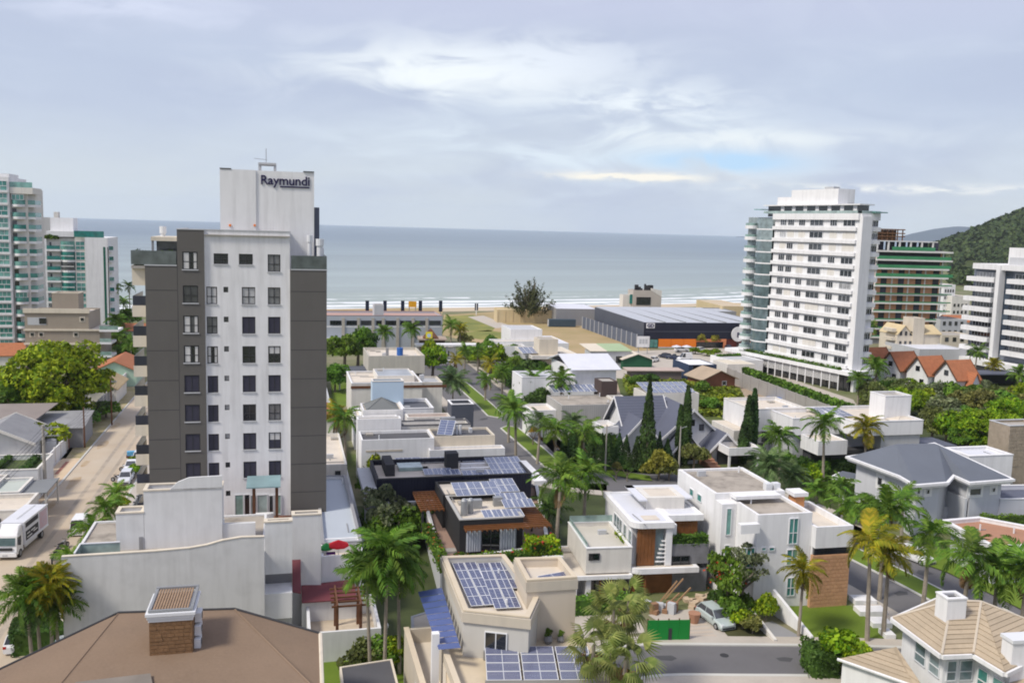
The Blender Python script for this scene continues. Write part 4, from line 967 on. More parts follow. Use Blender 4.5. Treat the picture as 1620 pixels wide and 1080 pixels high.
# letters on the stair core
def textmesh(s,size,bold=.0,ext=.04,font_sp=1.0):
 c_=bpy.data.curves.new('lettering','FONT');c_.body=s;c_.size=size;c_.extrude=ext;c_.offset=bold;c_.space_character=font_sp;c_.resolution_u=3
 o=bpy.data.objects.new('tmp',c_);COL.objects.link(o);dg=bpy.context.evaluated_depsgraph_get();me=bpy.data.meshes.new_from_object(o.evaluated_get(dg));bpy.data.objects.remove(o);return me
def lettering(T_,fr,side,s,px0,px1,pyb,pl,mt,size=None,bold=.0,out=.06,sp=1.0,name='lettering',parent=None):
 h=fr.hf if side=='f' else fr.hs
 a=h(px0,pyb,pl);b=h(px1,pyb,pl);me=textmesh(s,1,bold,.03,sp);xs=[v.co.x for v in me.vertices];k=abs(b[0]-a[0])/(max(xs)-min(xs));me.materials.clear();me.materials.append(mt)
 if side=='f':L=fr.p(a[0]-min(xs)*k,pl-out,a[1]);rz=fr.rot
 else:L=fr.p(pl-out,a[0]+min(xs)*k,a[1]);rz=fr.rot-math.pi/2
 return T_.inst(name,me,L,(math.pi/2,0,rz),(k,k*(size or 1),k),parent=parent)
# drawn letter by letter so that the strokes are as heavy as on the wall
lettering(TW,fr,'f','Raymundi',413,490,291.2,y+.12,ink,bold=.013,size=1.02,sp=.98)
a=fr.hf(443,296.5,y+.12);b=fr.hf(489.5,297.5,y+.12)
TW.part('lettering_underline',MB().box(fr,a[0],b[0],y+.03,y+.10,b[1]-.04,b[1]+.09),ink)
# podium of the tower with its pale terrace, deck and pergola
PD=T('podium_building','low pale grey podium with a sheet roof at the foot of the lettered tower','building',fr.p(xc,0,0))
pr=g2((509,866),(572,862),(547,757),(500,757),z=6.0)
pblock(PD,[(p.x,p.y)for p in pr],0,6.35,white2,mat('pale_blue_sheet_roof',(.43,.47,.52),rough=.6,var=.05),par=.35,cap=mgray,caph=.08)
block(PD,fr,-1.25,xd,-6.5,DP+3,0,Z0,lgray,concl,par=.0+.02)
PD.part('deck',MB().box(fr,fr.X(352,-3,6),fr.X(470,-3,6),-6.2,-.1,Z0+.004,Z0+.35),mat('reddish_deck',(.24,.11,.07),wave='X',wscale=2,var=.2))
for i in range(4):PD.part('deck_step',MB().box(fr,fr.X(398,-4,6),fr.X(452,-4,6),-5.4+.45*i,-4.95+.45*i,Z0+.35,Z0+.5+.14*i),woodd)
pz=fr.Z(768,11,-4)
for px_ in(402,438):x=fr.X(px_,-4,7);PD.part('pergola_post',MB().box(fr,x-.15,x+.15,-4.1,-3.8,Z0+.35,pz),woodd)
x0,x1=fr.X(390,-4,8),fr.X(444,-4,8)
PD.part('glass_canopy',MB().hexa([fr.p(x0,-4.5,pz-.1),fr.p(x1,-4.5,pz-.1),fr.p(x1,-1.5,pz+.25),fr.p(x0,-1.5,pz+.25),fr.p(x0,-4.5,pz),fr.p(x1,-4.5,pz),fr.p(x1,-1.5,pz+.35),fr.p(x0,-1.5,pz+.35)]),mat('grey_green_canopy',(.24,.36,.38),rough=.3,var=.3))
for px0,px1,gm_ in((371,385,glc),(386,396,gld),(396,404,glc),(406,424,glc),(425,433,gld),(434,445,glc)):x0,x1=fr.X(px0,.2,8),fr.X(px1,.2,8);win(PD,fr,'f',x0,x1,Z0+.4,fr.Z(782,x0,.2),.2,gm=gm_,fm=metalw,n=1)
PD.part('bench',MB().box(fr,fr.X(404,-2.6,6),fr.X(433,-2.6,6),-3.0,-2.4,Z0+.4,Z0+1.5),white)

# ------------------------------------------------------------------ the big blank white building in front of the tower
f2=FP(97,885,8.8);NB=T('white_building','white building with a long blank stained firewall below the grey tower','building',f2.p(0,0,0))
X=lambda px_,z=9,y=0:f2.X(px_,y,z)
prof=[(0,0)]+[(X(px_),None,px_,py_)for px_,py_ in((97,881),(244,872),(300,867),(328,862),(352,855),(382,850),(418,849))]
pts=[(f2.X(a,0,9),f2.Z(b,f2.X(a,0,9),0))for a,b in((97,881),(244,872),(300,867),(328,862),(352,855),(382,850),(418,849))]
xe=pts[-1][0];mb=MB();out=[(0,0),(xe,0)]+pts[::-1]
for y_,rev in((0,False),(.25,True)):
 v=[f2.p(x,y_,z)for x,z in out];mb.poly(v[::-1]if rev else v)
for(x0,z0),(x1,z1)in zip(pts,pts[1:]):mb.poly([f2.p(x0,0,z0),f2.p(x1,0,z1),f2.p(x1,.25,z1),f2.p(x0,.25,z0)])
mb.poly([f2.p(0,0,0),f2.p(0,0,pts[0][1]),f2.p(0,.25,pts[0][1]),f2.p(0,.25,0)]);mb.poly([f2.p(xe,0,0),f2.p(xe,.25,0),f2.p(xe,.25,pts[-1][1]),f2.p(xe,0,pts[-1][1])])
NB.part('firewall',mb,mat('stained_firewall_paint',(.64,.635,.63),var=.05,scale=.25,stain=.12,streak=.15,bump=.1))
cp=MB()
for(x0,z0),(x1,z1)in zip(pts,pts[1:]):cp.hexa([f2.p(x0,-.04,z0+.003),f2.p(x1,-.04,z1+.003),f2.p(x1,.3,z1+.003),f2.p(x0,.3,z0+.003),f2.p(x0,-.04,z0+.07),f2.p(x1,-.04,z1+.07),f2.p(x1,.3,z1+.07),f2.p(x0,.3,z0+.07)])
NB.part('coping',cp,cream)
block(NB,f2,.3,xe,.26,11.5,0,8.2,white2,dirty,par=.15)
def nb(px0,px1,py,y0,y1,mt=white2,roof=dirty,**k):x0,x1=f2.X(px0,y0,9),f2.X(px1,y0,9);z=f2.Z(py,x0,y0);block(NB,f2,x0,x1,y0,y1,k.pop('zb',8.0),z,mt,roof,**k);return x0,x1,z
nb(184,228,813,3.6,5.4,cap=cream)
a0,a1,az_=nb(228.5,352,777,3.6,5.6,cap=cream,par=.7,roof=dirty)
xx=[f2.X(p,3.6,11)for p in(268,282,300,352)];zz=[az_,f2.Z(762,xx[1],3.6),f2.Z(755,xx[2],3.6),f2.Z(752,xx[3],3.6)]
for y_ in(3.55,):
 mb=MB();lo=[f2.p(x,y_,az_+.0)for x in(xx[3],xx[0])];
 for yy in(y_,y_+.22):v=[f2.p(xx[0],yy,az_+.003),f2.p(xx[3],yy,az_+.003)]+[f2.p(x,yy,z)for x,z in list(zip(xx,zz))[::-1][:3]];mb.poly(v if yy==y_ else v[::-1])
 for i in range(3):mb.poly([f2.p(xx[i],y_,zz[i]),f2.p(xx[i+1],y_,zz[i+1]),f2.p(xx[i+1],y_+.22,zz[i+1]),f2.p(xx[i],y_+.22,zz[i])])
 mb.poly([f2.p(xx[3],y_,az_),f2.p(xx[3],y_+.22,az_),f2.p(xx[3],y_+.22,zz[3]),f2.p(xx[3],y_,zz[3])]);NB.part('raised_parapet',mb,white2)
NB.part('door',MB().box(f2,f2.X(220,3.55,9),f2.X(226,3.55,9),3.52,3.59,8.05,f2.Z(849,5,3.6)),mgray)
nb(352.5,404,829,3.8,4.2,par=.05)
NB.part('balcony_glass',MB().box(f2,f2.X(118,.6,9),f2.X(183,.6,9),2.6,2.66,8.1,9.1).box(f2,f2.X(118,.6,9),f2.X(118,.6,9)+.05,.4,2.6,8.1,9.1),glc)
NB.part('balcony_rail',MB().box(f2,f2.X(118,.6,9)-.04,f2.X(183,.6,9),2.55,2.7,9.1,9.18).box(f2,f2.X(118,.6,9)-.04,f2.X(118,.6,9)+.09,.4,2.55,9.1,9.18),metalw)
x0,x1=f2.X(413.5,1.2,9),f2.X(462,1.2,9);zt=f2.Z(827,x0,1.2)
block(NB,f2,xe+.003,x1,1.2,2.0,f2.Z(909,x0,1.2),zt,white2,dirty,cap=cream);x1_=x1
NB.part('recess',MB().box(f2,xe+.003,x1,3.0,3.2,2.5,f2.Z(909,x0,1.2)),mgray)
NB.part('lower_balcony',MB().box(f2,xe+.003,x1,.6,2.95,2.3,f2.Z(940,x0,.6)),white2)
NB.part('wall',MB().box(f2,xe+.003,x1,1.8,9,0,2.28),lgray)
block(NB,f2,x1+.01,f2.X(508,3.5,8),3.5,4.6,0,f2.Z(816,x1,3.5),white2,conc,cap=cream,par=.4)
x0=f2.X(508.3,4.2,6);x2=f2.X(575,4.2,6);ztb=f2.Z(880,x0,4.2)
block(NB,f2,x0,x2,4.2,9,0,ztb,white,concl,par=.9,wname='terrace_wall')
NB.part('awning',MB().hexa([f2.p(x1_+.02,1.5,4.2),f2.p(x1_+.75,1.5,4.0),f2.p(x1_+.75,3.45,6.2),f2.p(x1_+.02,3.45,6.2),f2.p(x1_+.02,1.5,4.3),f2.p(x1_+.75,1.5,4.1),f2.p(x1_+.75,3.45,6.4),f2.p(x1_+.02,3.45,6.4)]),maroon)
xm0,xm1=f2.X(477,3,4),f2.X(562,3,4)
NB.part('lean_to_roof',MB().hexa([f2.p(xm0,1.6,3.1),f2.p(xm1,1.6,3.1),f2.p(xm1,4.15,3.9),f2.p(xm0,3.45,3.9),f2.p(xm0,1.6,3.2),f2.p(xm1,1.6,3.2),f2.p(xm1,4.15,4.0),f2.p(xm0,3.45,4.0)]),maroon)
NB.part('lean_to_wall',MB().box(f2,xm0,xm1,1.9,2.1,0,3.05),white2)
# furniture on that terrace
def parasol(P,z,col,label,h=1.9,r=.95):
 t_=T('parasol',label,'parasol',(P.x,P.y,z));t_.part('pole',MB().tube((P.x,P.y,z),(P.x,P.y,z+h),.03),metalw);mb=MB();n=8
 for i in range(n):a,b=2*math.pi*i/n,2*math.pi*(i+1)/n;mb.poly([(P.x+r*math.cos(a),P.y+r*math.sin(a),z+h-.45),(P.x+r*math.cos(b),P.y+r*math.sin(b),z+h-.45),(P.x,P.y,z+h)]);mb.poly([(P.x+r*math.cos(a),P.y+r*math.sin(a),z+h-.6),(P.x+r*math.cos(b),P.y+r*math.sin(b),z+h-.6),(P.x+r*math.cos(b),P.y+r*math.sin(b),z+h-.45),(P.x+r*math.cos(a),P.y+r*math.sin(a),z+h-.45)])
 t_.part('canopy',mb,col)
P=G(535,862,ztb+.2);zf=ztb-.9
parasol(f2.p(f2.X(535,6,6),5.6),zf,red,'small red parasol on the white terrace beside the tower')
parasol(f2.p(f2.X(516,6,6),5.6),zf,green,'small green parasol on the white terrace beside the tower',1.7,.6)
q=f2.p(f2.X(523,6,6),5.4);tb=T('table','small purple table between the red and green parasols','table',(q.x,q.y,zf));tb.part('tabletop',MB().box(Fr(q,14),-.4,.4,-.3,.3,zf+.7,zf+.75),mat('purple_plastic',(.18,.03,.30)))
for a in(-.35,.35):
 for b in(-.25,.25):tb.part('leg',MB().box(Fr(q,14),a-.03,a+.03,b-.03,b+.03,zf,zf+.7),metalw)
# walled yard with timber pergola
f3=FP(487,1002,2.6);YD=T('yard_wall','white walls round a small yard with a sandy floor','wall',f3.p(0,0,0))
xw=f3.X(603,0,2.6);yb=6.5
YD.part('wall',MB().box(f3,0,xw,0,.25,0,2.6).box(f3,xw-.25,xw,.25,yb,0,2.6).box(f3,0,.25,.25,yb,0,2.6).box(f3,.25,xw-.25,yb-.25,yb,0,2.9),white2)
YD.part('floor',MB().box(f3,.25,xw-.25,.25,yb-.25,1.0,1.25),mat('cracked_sandy_floor',(.60,.50,.38),var=.25,scale=.7,stain=.1))
PG=T('pergola','dark timber pergola standing in the small white-walled yard','pergola',f3.p(3.0,1.5,1.25))
for a in(f3.X(533,1.5,2),f3.X(570,1.5,2)):
 for b in(1.2,4.2):PG.part('post',MB().box(f3,a-.12,a+.12,b-.12,b+.12,1.25,4.3),woodd)
a,b=f3.X(524,1.5,4),f3.X(580,1.5,4)
for i in range(5):PG.part('beam',MB().box(f3,a,b,.8+i*.95,.92+i*.95,4.3,4.45),woodd)
for c_ in(f3.X(533,1.5,2),f3.X(570,1.5,2)):PG.part('beam',MB().box(f3,c_-.07,c_+.07,.6,5.0,4.455,4.6),woodd)

# ------------------------------------------------------------------ brown-roofed building in the foreground
BR=T('brown_roof_building','wide brown membrane roof with a brick shaft in the foreground','building',G(280,1040,0))
A_,B_,C_,D_=G(188,969,9.2),G(371,963,9.2),G(-70,1092,7.4),G(507,1002,7.8)
A2,B2,C2,D2=G(40,1150,8.2),G(560,1150,8.2),G(-170,1150,7.2),G(512,1150,7.2)
mid1,mid2=G(300,1045,8.9),G(330,1150,8.5)
for q in([A_,A2,mid2,B_][::-1],[B_,mid2,B2,],[A_,C_,C2,A2][::-1],[B_,B2,D2,D_][::-1]):
 n_=(q[1]-q[0]).cross(q[2]-q[0]);BR.part('roof_slope',MB().poly(q if n_.z>0 else q[::-1]),brownr)
mb=MB()
for a,b in((C_,A_),(A_,B_),(B_,D_)):mb.tube(a+Vector((0,0,.02)),b+Vector((0,0,.02)),.10,n=6)
BR.part('gutter',mb,char)
BR.part('verge_trim',MB().tube(D_,D2,.14,n=6),cream)
mb=MB()
for a,b in((C2,C_),(C_,A_),(A_,B_),(B_,D_),(D_,D2)):z_=Vector((0,0,0));mb.poly([Vector((a.x,a.y,0)),Vector((b.x,b.y,0)),b-Vector((0,0,.05)),a-Vector((0,0,.05))])
BR.part('wall',mb,beige)
mb=MB();mb.tube(A_,A2,.07,n=5);mb.tube(B_,B2,.07,n=5);BR.part('roof_seam',mb,brownr)
q0,q1,q2=G(118,1090,8.6),G(238,1062,8.9),G(238,1095,8.9);BR.part('lower_roof',MB().poly([G(95,1100,8.5),G(245,1100,8.7),G(238,1064,8.98),G(120,1078,8.8)]),mat('grey_brown_felt',(.24,.21,.18),var=.3))
fb=Fr(G(237,1045,8.55),13);bw=fb.X(305,0,9);zt=fb.Z(984,0,0)
CHM=T('brick_shaft','square rough brick shaft with a slatted cap on the brown roof','chimney',fb.p(0,0,8.4))
CHM.part('shaft',MB().box(fb,0,bw,0,3.0,8.2,zt),brick)
nr=10
for i in range(nr): # projecting courses of stone-like brick
 z0=8.6+(zt-8.65)*i/nr;hh=(zt-8.65)/nr*.86;x=0
 while x<bw-.05:
  wd=random.uniform(.28,.6);o_=random.uniform(.01,.05);CHM.part('brick',MB().box(fb,x+.01,min(bw,x+wd)-.01,-o_,-.001,z0,z0+hh),brick);x+=wd
CHM.part('flashing',MB().box(fb,-.08,bw+.08,-.12,-.05,8.35,8.62),char)
for i,o_ in enumerate((.05,.12,.20)):CHM.part('cap_moulding',MB().box(fb,-o_,bw+o_,-o_,3.0+o_,zt+.003+i*.2,zt+.18+i*.2),metalw)
zc=zt+.62;CHM.part('cap_frame',MB().box(fb,-.05,bw+.05,0,.18,zc,zc+.12).box(fb,-.05,bw+.05,3.5,3.7,zc,zc+.22).box(fb,-.05,.12,.18,3.5,zc,zc+.15).box(fb,bw-.12,bw+.05,.18,3.5,zc,zc+.15),galv)
for i in range(13):x=.2+i*(bw-.4)/13;CHM.part('slat',MB().box(fb,x,x+.11,.2,3.45,zc+.02,zc+.12),bamboo)
for i in range(3):z=8.9+i*.75;t_=T('air_conditioner',('lowest','middle','topmost')[i]+' air conditioner unit on the side of the brick shaft','air conditioner',fb.p(bw,1.0,z),'air conditioners on the brick shaft');t_.part('casing',MB().box(fb,bw+.03,bw+.42,.5+.3*i,1.4+.3*i,z,z+.6),metalw);t_.part('fan_grille',MB().tube(fb.p(bw+.425,.95+.3*i,z+.3),fb.p(bw+.44,.95+.3*i,z+.3),.22,n=12),char)
# dark panel roof at the bottom
q=[G(537,1056,3.2),G(620,1043,3.2),G(637,1110,3.2),G(545,1125,3.2)]
DR=T('carport','low carport with a charcoal sheet roof and pale rim at the bottom edge','carport',(q[0].x,q[0].y,0));pblock(DR,q,2.7,3.3,cream,concd,par=.06,t=.16)
for v in inset(q,.3):DR.part('post',MB().box(Fr((v.x,v.y),14),-.1,.1,-.1,.1,0,2.7),cream)
# ------------------------------------------------------------------ beige house with solar panels (front, centre)
def P2(z,*px):return[(p.x,p.y)for p in(G(a,b,z)for a,b in px)]
B1=T('beige_house','beige flat-roofed house with slanted rows of blue solar panels on its roof','house',G(780,1040,0))
def ringband(T_,pts,z0,z1,o_,mt,name='fascia_band'):
 ou,mb,V=inset(pts,-o_),MB(),lambda p,z:Vector((p[0],p[1],z));inn=inset(pts,-.004)
 for i in range(len(pts)):j=(i+1)%len(pts);q=[ou[i],ou[j],inn[j],inn[i]];mb.hexa([V(p,z0)for p in q]+[V(p,z1)for p in q])
 return T_.part(name,mb,mt)
cb_=mat('sandy_coping',(.62,.53,.40),var=.1)
pblock(B1,P2(9.5,(734,966),(837,977),(851,946),(798,878),(700,881)),6.2,9.5,mat('pale_beige_wall',(.55,.53,.49),var=.05,streak=.08),concl,par=.8,t=.3,cap=cb_,caph=.1)
ringband(B1,P2(9.5,(734,966),(837,977),(851,946),(798,878),(700,881)),8.75,9.44,.16,beige)
an=P2(10.8,(834,919),(912,914),(886,882),(815,884))
pblock(B1,an,0,10.8,mat('sand_wall',(.62,.54,.44),var=.06,streak=.08),concl,par=.6,t=.25,cap=cb_)
ringband(B1,an,10.0,10.74,.1,beige)
fB=FP(734,966,9.5,14);fa=Fr((*an[0],),14)
winpx(B1,Fr((*P2(9.5,(734,966))[0],),math.degrees(math.atan2(P2(9.5,(837,977))[0][1]-P2(9.5,(734,966))[0][1],P2(9.5,(837,977))[0][0]-P2(9.5,(734,966))[0][0]))),'f',766,1000,803,1036,-.01,fm=metalw,gm=gld,n=2,name='sliding_door')
# lower body and terraces
pblock(B1,P2(6.2,(700,1105),(1015,1110),(918,1002),(848,942),(702,962)),0,6.25,beige,mat('cream_terrace_floor',(.62,.52,.38),var=.18,scale=.4,stain=.05),par=.05)
pblock(B1,P2(4.2,(660,1130),(704,1130),(700,960),(650,975)),0,4.25,lgray,concl,par=.06)
lw=P2(6.6,(668,1130),(640,968))
fw=Fr(lw[1],14);B1.part('terrace_wall',MB().box(fw,0,.3,-14,0,0,5.3),beige);B1.part('coping',MB().box(fw,-.05,.35,-14,.05,5.303,5.4),cb_)
B1.part('end_wall',MB().box(fw,.3,2.9,-.3,0,0,5.3),beige)
fw2=FP(690,1000,7.0);B1.part('terrace_wall',MB().box(fw2,0,.3,-12,0,4,7.0),beige);B1.part('coping',MB().box(fw2,-.05,.35,-12,.05,7.003,7.1),cb_)
B1.part('white_post',MB().box(FP(683,1000,8.4),0,.5,-.3,.2,0,8.4),white)
for(a,b,c_,d,cols)in((745,958,715,893,(5,5)),(783,962,755,893,(5,5)),(811,930,787,890,(3,))): # double rows and a short one, side by side
 A,B=G(a,b,8.95),G(c_,d,8.95);d_=B-A;fq=Fr(A,math.degrees(math.atan2(-d_.x,d_.y)));n_=cols[0];l_=d_.length/n_-.05
 for k,n_ in enumerate(cols):panels(B1,fq,k*.98,0,8.92,1,n_,.93,l_,tilt=1,cell=pv,gapy=.05)
panels(B1,fa,1.5,.6,10.25,1,1,2.4,1.2,tilt=6,cell=pv,yaw=.25)
f5=FP(772,1078,6.3,4)
for i in range(3):panels(B1,f5,i*2.45-.1,-.3,6.55,1,4,2.3,.92,tilt=7,cell=pv)
B1.part('panel_frame',MB().box(f5,-.2,7.2,-.3,-.15,6.24,6.52).box(f5,-.2,7.2,3.2,3.35,6.24,6.9),galv)
f6=FP(694,1028,7.2,20)
for i in range(10):B1.part('solar_slat',MB().hexa([G(694-3.3*i,1027-9.2*i,7.4-.02),G(729-3.0*i,1024-9.6*i,7.9-.02),G(728.6-3.0*(i+.92),1024-9.6*(i+.92),7.9+.16),G(694-3.3*(i+.92),1027-9.2*(i+.92),7.4+.16)]+[G(694-3.3*i,1027-9.2*i,7.4+.04),G(729-3.0*i,1024-9.6*i,7.9+.04),G(728.6-3.0*(i+.92),1024-9.6*(i+.92),7.9+.22),G(694-3.3*(i+.92),1027-9.2*(i+.92),7.4+.22)]),mat('blue_awning_cell',(.07,.10,.25),rough=.2,var=.15,spec=.8))
def pot(P,z,lab,s=1.0):
 t_=T('plant_pot',lab,'potted plant',(P.x,P.y,z));mb=MB()
 for a,b,r0,r1 in((0,.25,.22,.34),(.25,.6,.34,.25)):mb.tube((P.x,P.y,z+a*s),(P.x,P.y,z+b*s),r0*s,r1*s,12)
 t_.part('pot',mb,mgray);t_.inst('foliage',crown('bush',L_mid),(P.x,P.y,z+.5*s),(0,0,0),(.35*s,.35*s,.5*s))
pot(G(867,1016,6.25),6.2,'taller grey pot with an upright plant on the cream terrace');pot(G(887,1014,6.25),6.2,'smaller grey pot with a low plant on the cream terrace',.8)
lp=G(612,990,3.2);t_=T('garden_lamp','white globe garden lamp beside the narrow passage','lamp',(lp.x,lp.y,0));t_.part('post',MB().tube((lp.x,lp.y,0),(lp.x,lp.y,3.1),.05),metalw);t_.part('globe',MB().tube((lp.x,lp.y,3.1),(lp.x,lp.y,3.3),.14,.17).tube((lp.x,lp.y,3.3),(lp.x,lp.y,3.45),.17,.08),metalw)

# ------------------------------------------------------------------ black solar house with pergolas and green planters
BK=T('black_house','black flat-roofed house with tilted solar panels and timber pergolas','house',G(780,868,0));fk=FP(727.5,823,7.1)
x1=fk.X(828,0,7.1);y1=fk.Y(790,0,7.1)
blk=mat('black_render',(.03,.03,.032),var=.15)
block(BK,fk,0,x1,0,y1+1.2,3.2,7.1,blk,concl,par=.35,cap=mat('pale_grey_coping',(.45,.44,.42)))
BKf=[(0,.02)]
for px0,px1,m_ in((738,760,'c'),(762,790,'g'),(791,815,'c')):
 a,b=fk.hf(px0,840,-.01),fk.hf(px1,866,-.01)
 if m_=='g':win(BK,fk,'f',a[0],b[0],3.9,6.3,-.01,gm=gld,n=2,name='glass_door')
 else:
  n=6
  for i in range(n):w_=(b[0]-a[0])/n;BK.part('curtain',MB().tube(fk.p(a[0]+(i+.5)*w_,-.12,3.9),fk.p(a[0]+(i+.5)*w_,-.12,6.2),w_*.68,n=6),mat('grey_curtain',(.34,.37,.42),var=.05))
mb=fk;
base=P2(3.6,(697,893),(870,868),(850,770),(700,760),(668,790))
pblock(BK,base,0,3.9,lgray,mat('pinkish_terrace_tile',(.33,.22,.17),var=.1),par=.3,t=.3,cap=white)
hedge(FP(700,903,4.0),-.2,.8,.3,11.5,3.7,4.7,L_mid,parent=BK,name='planter_hedge',dens=30,flowers=FLW)
hedge(FP(722,888,4.0),0,10.5,-.2,.8,3.7,4.5,L_mid,parent=BK,name='planter_hedge',dens=30,flowers=FLW)
hedge(FP(700,790,3.9),1.2,2.3,-2,6,3.6,4.6,L_lime,parent=BK,name='planter_hedge')
hedge(FP(836,880,4.2),0.2,3.2,.2,2.6,3.6,5.4,L_lime,parent=BK,name='planter_hedge',size=.15,flowers=FLW)
panels(BK,fk,2.6,.5,7.05,4,1,1.0,1.9,tilt=6,cell=pv2)
panels(BK,fk,2.6+2.6,2.6,7.3,3,1,1.05,1.9,tilt=9,cell=pv2);panels(BK,fk,5.0,5.0,7.35,3,1,1.05,1.8,tilt=9,cell=pv2)
panels(BK,fk,.9,6.8,7.5,3,2,1.6,1.8,tilt=7,cell=pv2);panels(BK,fk,5.4,7.6,7.5,2,2,1.3,1.8,tilt=7,cell=pv2)
block(BK,fk,-.3,6.5,y1+1.22,y1+6.6,3.2,7.25,blk,concl,par=.3)
for i,(x,y)in enumerate(((.9,2.6),(1.7,3.3))):BK.part('water_cylinder',MB().tube(fk.p(x,y,6.75),fk.p(x,y,8.3-.2*i),.34,n=14).tube(fk.p(x,y,8.3-.2*i),fk.p(x,y,8.5-.2*i),.34,.2,n=14),galv)
for x,y in((2.3,4.4),(4.6,5.0)):BK.part('roof_vent',MB().box(fk,x,x+.9,y,y+.7,6.75,7.7),galv)
def lattice(T_,fr,x0,x1,y0,y1,z,nx,ny,mt,name='pergola_slat',h=.16):
 for i in range(nx+1):x=x0+(x1-x0-.1)*i/nx;T_.part(name,MB().box(fr,x,x+.1,y0,y1,z,z+h),mt)
 for i in range(ny+1):y=y0+(y1-y0-.1)*i/ny;T_.part(name,MB().box(fr,x0,x1,y,y+.1,z+h+.003,z+h*2),mt)
lattice(BK,fk,.4,x1+.3,-1.25,-.05,6.25,12,2,wood)
lattice(BK,fk,x1+.1,x1+2.7,-1.0,6.0,6.2,6,12,wood)
lattice(BK,fk,x1-2.0,x1+1.2,8.6,14.5,6.0,5,9,wood);lattice(BK,fk,-2.9,-.4,6.6,13.2,6.0,5,9,wood)
BK.part('pergola_post',MB().box(fk,x1+2.4,x1+2.6,-.9,-.7,0,6.2).box(fk,x1+2.4,x1+2.6,5.6,5.8,0,6.2).box(fk,-2.8,-2.6,6.7,6.9,3.5,6.0).box(fk,x1+.9,x1+1.1,8.8,9.0,3.5,6.0),char)
BK.part('side_slab',MB().box(fk,x1+.02,x1+2.6,6.1,8.4,6.3,6.6),concl)
BK.part('carport_roof',MB().box(fk,x1+1.2,x1+3.2,-3.6,-1.3,3.9,4.1),white)
# ------------------------------------------------------------------ house with the big solar deck behind it
f7=FP(596,759,7.0);S3=T('solar_deck_house','wide low house whose roof deck is full of solar panels, behind the black house','house',f7.p(0,0,0))
x1=f7.X(841,0,7);y1=f7.Y(729,0,7)
block(S3,f7,0,x1,0,y1,3.6,7.0,navy,concl,par=.5,cap=char)
block(S3,f7,.4,x1-5,-1.4,y1+1,0,4.6,offwh,concl,par=.3,cap=white);S3.part('maroon_wall',MB().box(f7,2.0,12,-1.6,-1.42,0,3.4),mat('maroon_paint',(.075,.035,.04)))
hedge(f7,4.5,12.5,-1.3,-.3,4.3,4.95,L_mid,parent=S3,name='planter_hedge')
S3.part('side_canopy',MB().box(f7,-1.6,-.05,-.6,y1,5.6,6.2),lgray);S3.part('side_canopy',MB().box(f7,x1+.05,x1+1.6,-1,y1,5.9,6.4),white)
S3.part('white_column',MB().hexa([f7.p(-1.3,-2.2,0),f7.p(-.6,-2.2,0),f7.p(-.6,-1.6,0),f7.p(-1.3,-1.6,0),f7.p(-1.6,-2.3,5.4),f7.p(-.3,-2.3,5.4),f7.p(-.3,-1.5,5.4),f7.p(-1.6,-1.5,5.4)]),lgray)
S3.part('corner_post',MB().box(f7,x1-.9,x1-.4,-.4,0,0,3.6),char)
def onr(px0,px1,pyf,z):return f7.X(px0,0,z)
def at7(px_,py_,z=6.55):P=G(px_,py_,z);d=P-f7.P;return d.dot(f7.ex),d.dot(f7.ey)
x,y=at7(610,753);S3.part('roof_box',MB().box(f7,x,x+1.1,y,y+4.6,6.5,7.9),char)
x,y=at7(706,741);S3.part('roof_box',MB().box(f7,x,x+1.5,y,y+1.6,6.5,8.4),char)
x,y=at7(631,745);S3.part('skylight',MB().box(f7,x,x+2.9,y,y+2.4,6.5,6.95),glc)
for(a,b,nx,ny,w_,l_)in((627,732,3,1,1.0,1.5),(655,733,2,1,1.3,1.7),(686,732,3,1,1.1,1.7),(672,752,3,1,1.1,2.0),(700,752,2,1,1.1,1.7),(733,753,2,1,1.2,1.6),(757,752,2,1,1.3,1.7),(732,731,3,1,1.1,1.5),(751,731,2,1,1.3,1.5),(783,754,2,3,1.15,2.1),(807,753,2,3,1.2,2.1)):x,y=at7(a,b);panels(S3,f7,x,y,6.6,nx,ny,w_,l_,tilt=6,cell=pv2)
for yy in(738,745):x,y=at7(729,yy);S3.part('roof_duct',MB().box(f7,x,x+3.6,y,y+.5,6.5,6.9),white)
# ------------------------------------------------------------------ white flat house with dark decks
f8=FP(571,696,7.0);W4=T('white_flat_house','long white flat-roofed house with dark roof decks and a tilted solar heater','house',f8.p(0,0,0))
xA=f8.X(572,0,7);xB=f8.X(687,0,7);xC=f8.X(799,-1.2,5.5)
block(W4,f8,xA,xB,0,5.5,0,7.0,white,concd,par=.4)
block(W4,f8,xB+.01,f8.X(783,.8,6.6),.8,6.0,0,7.0,cream,concd,par=.3);block(W4,f8,xB-.8,xC,-1.2,.78,0,f8.Z(712,xB,-1.2),white,concl,par=.3)
block(W4,f8,xA-.1,f8.X(635,6,8),6.2,8.0,0,f8.Z(663,xA,6.2),white,conc,par=.2);W4.part('recess',MB().box(f8,xA+.6,f8.X(637,0,6),-.05,-.002,5.3,5.55),beige)
block(W4,f8,f8.X(636,7,7),f8.X(745,7,7),7.2,10.5,0,f8.Z(673,9,7.2),offwh,mat('deck_grey',(.33,.33,.34),stain=.1),par=.5,cap=concd)
x=f8.X(690,2.2,8);me=panel_mesh(2.2,3.2,pv2);W4.inst('solar_heater',me,f8.p(x,1.6,7.1),(rad(28),0,f8.rot-.35));W4.part('heater_tank',MB().tube(f8.p(x+1.0,4.6,8.6),f8.p(x+3.1,4.9,8.6),.34,n=12),galv)
for i in range(3):W4.part('flue',MB().tube(f8.p(x+2.6+.5*i,3.2,6.6),f8.p(x+2.6+.5*i,3.2,8.0),.2,n=10),metalw)
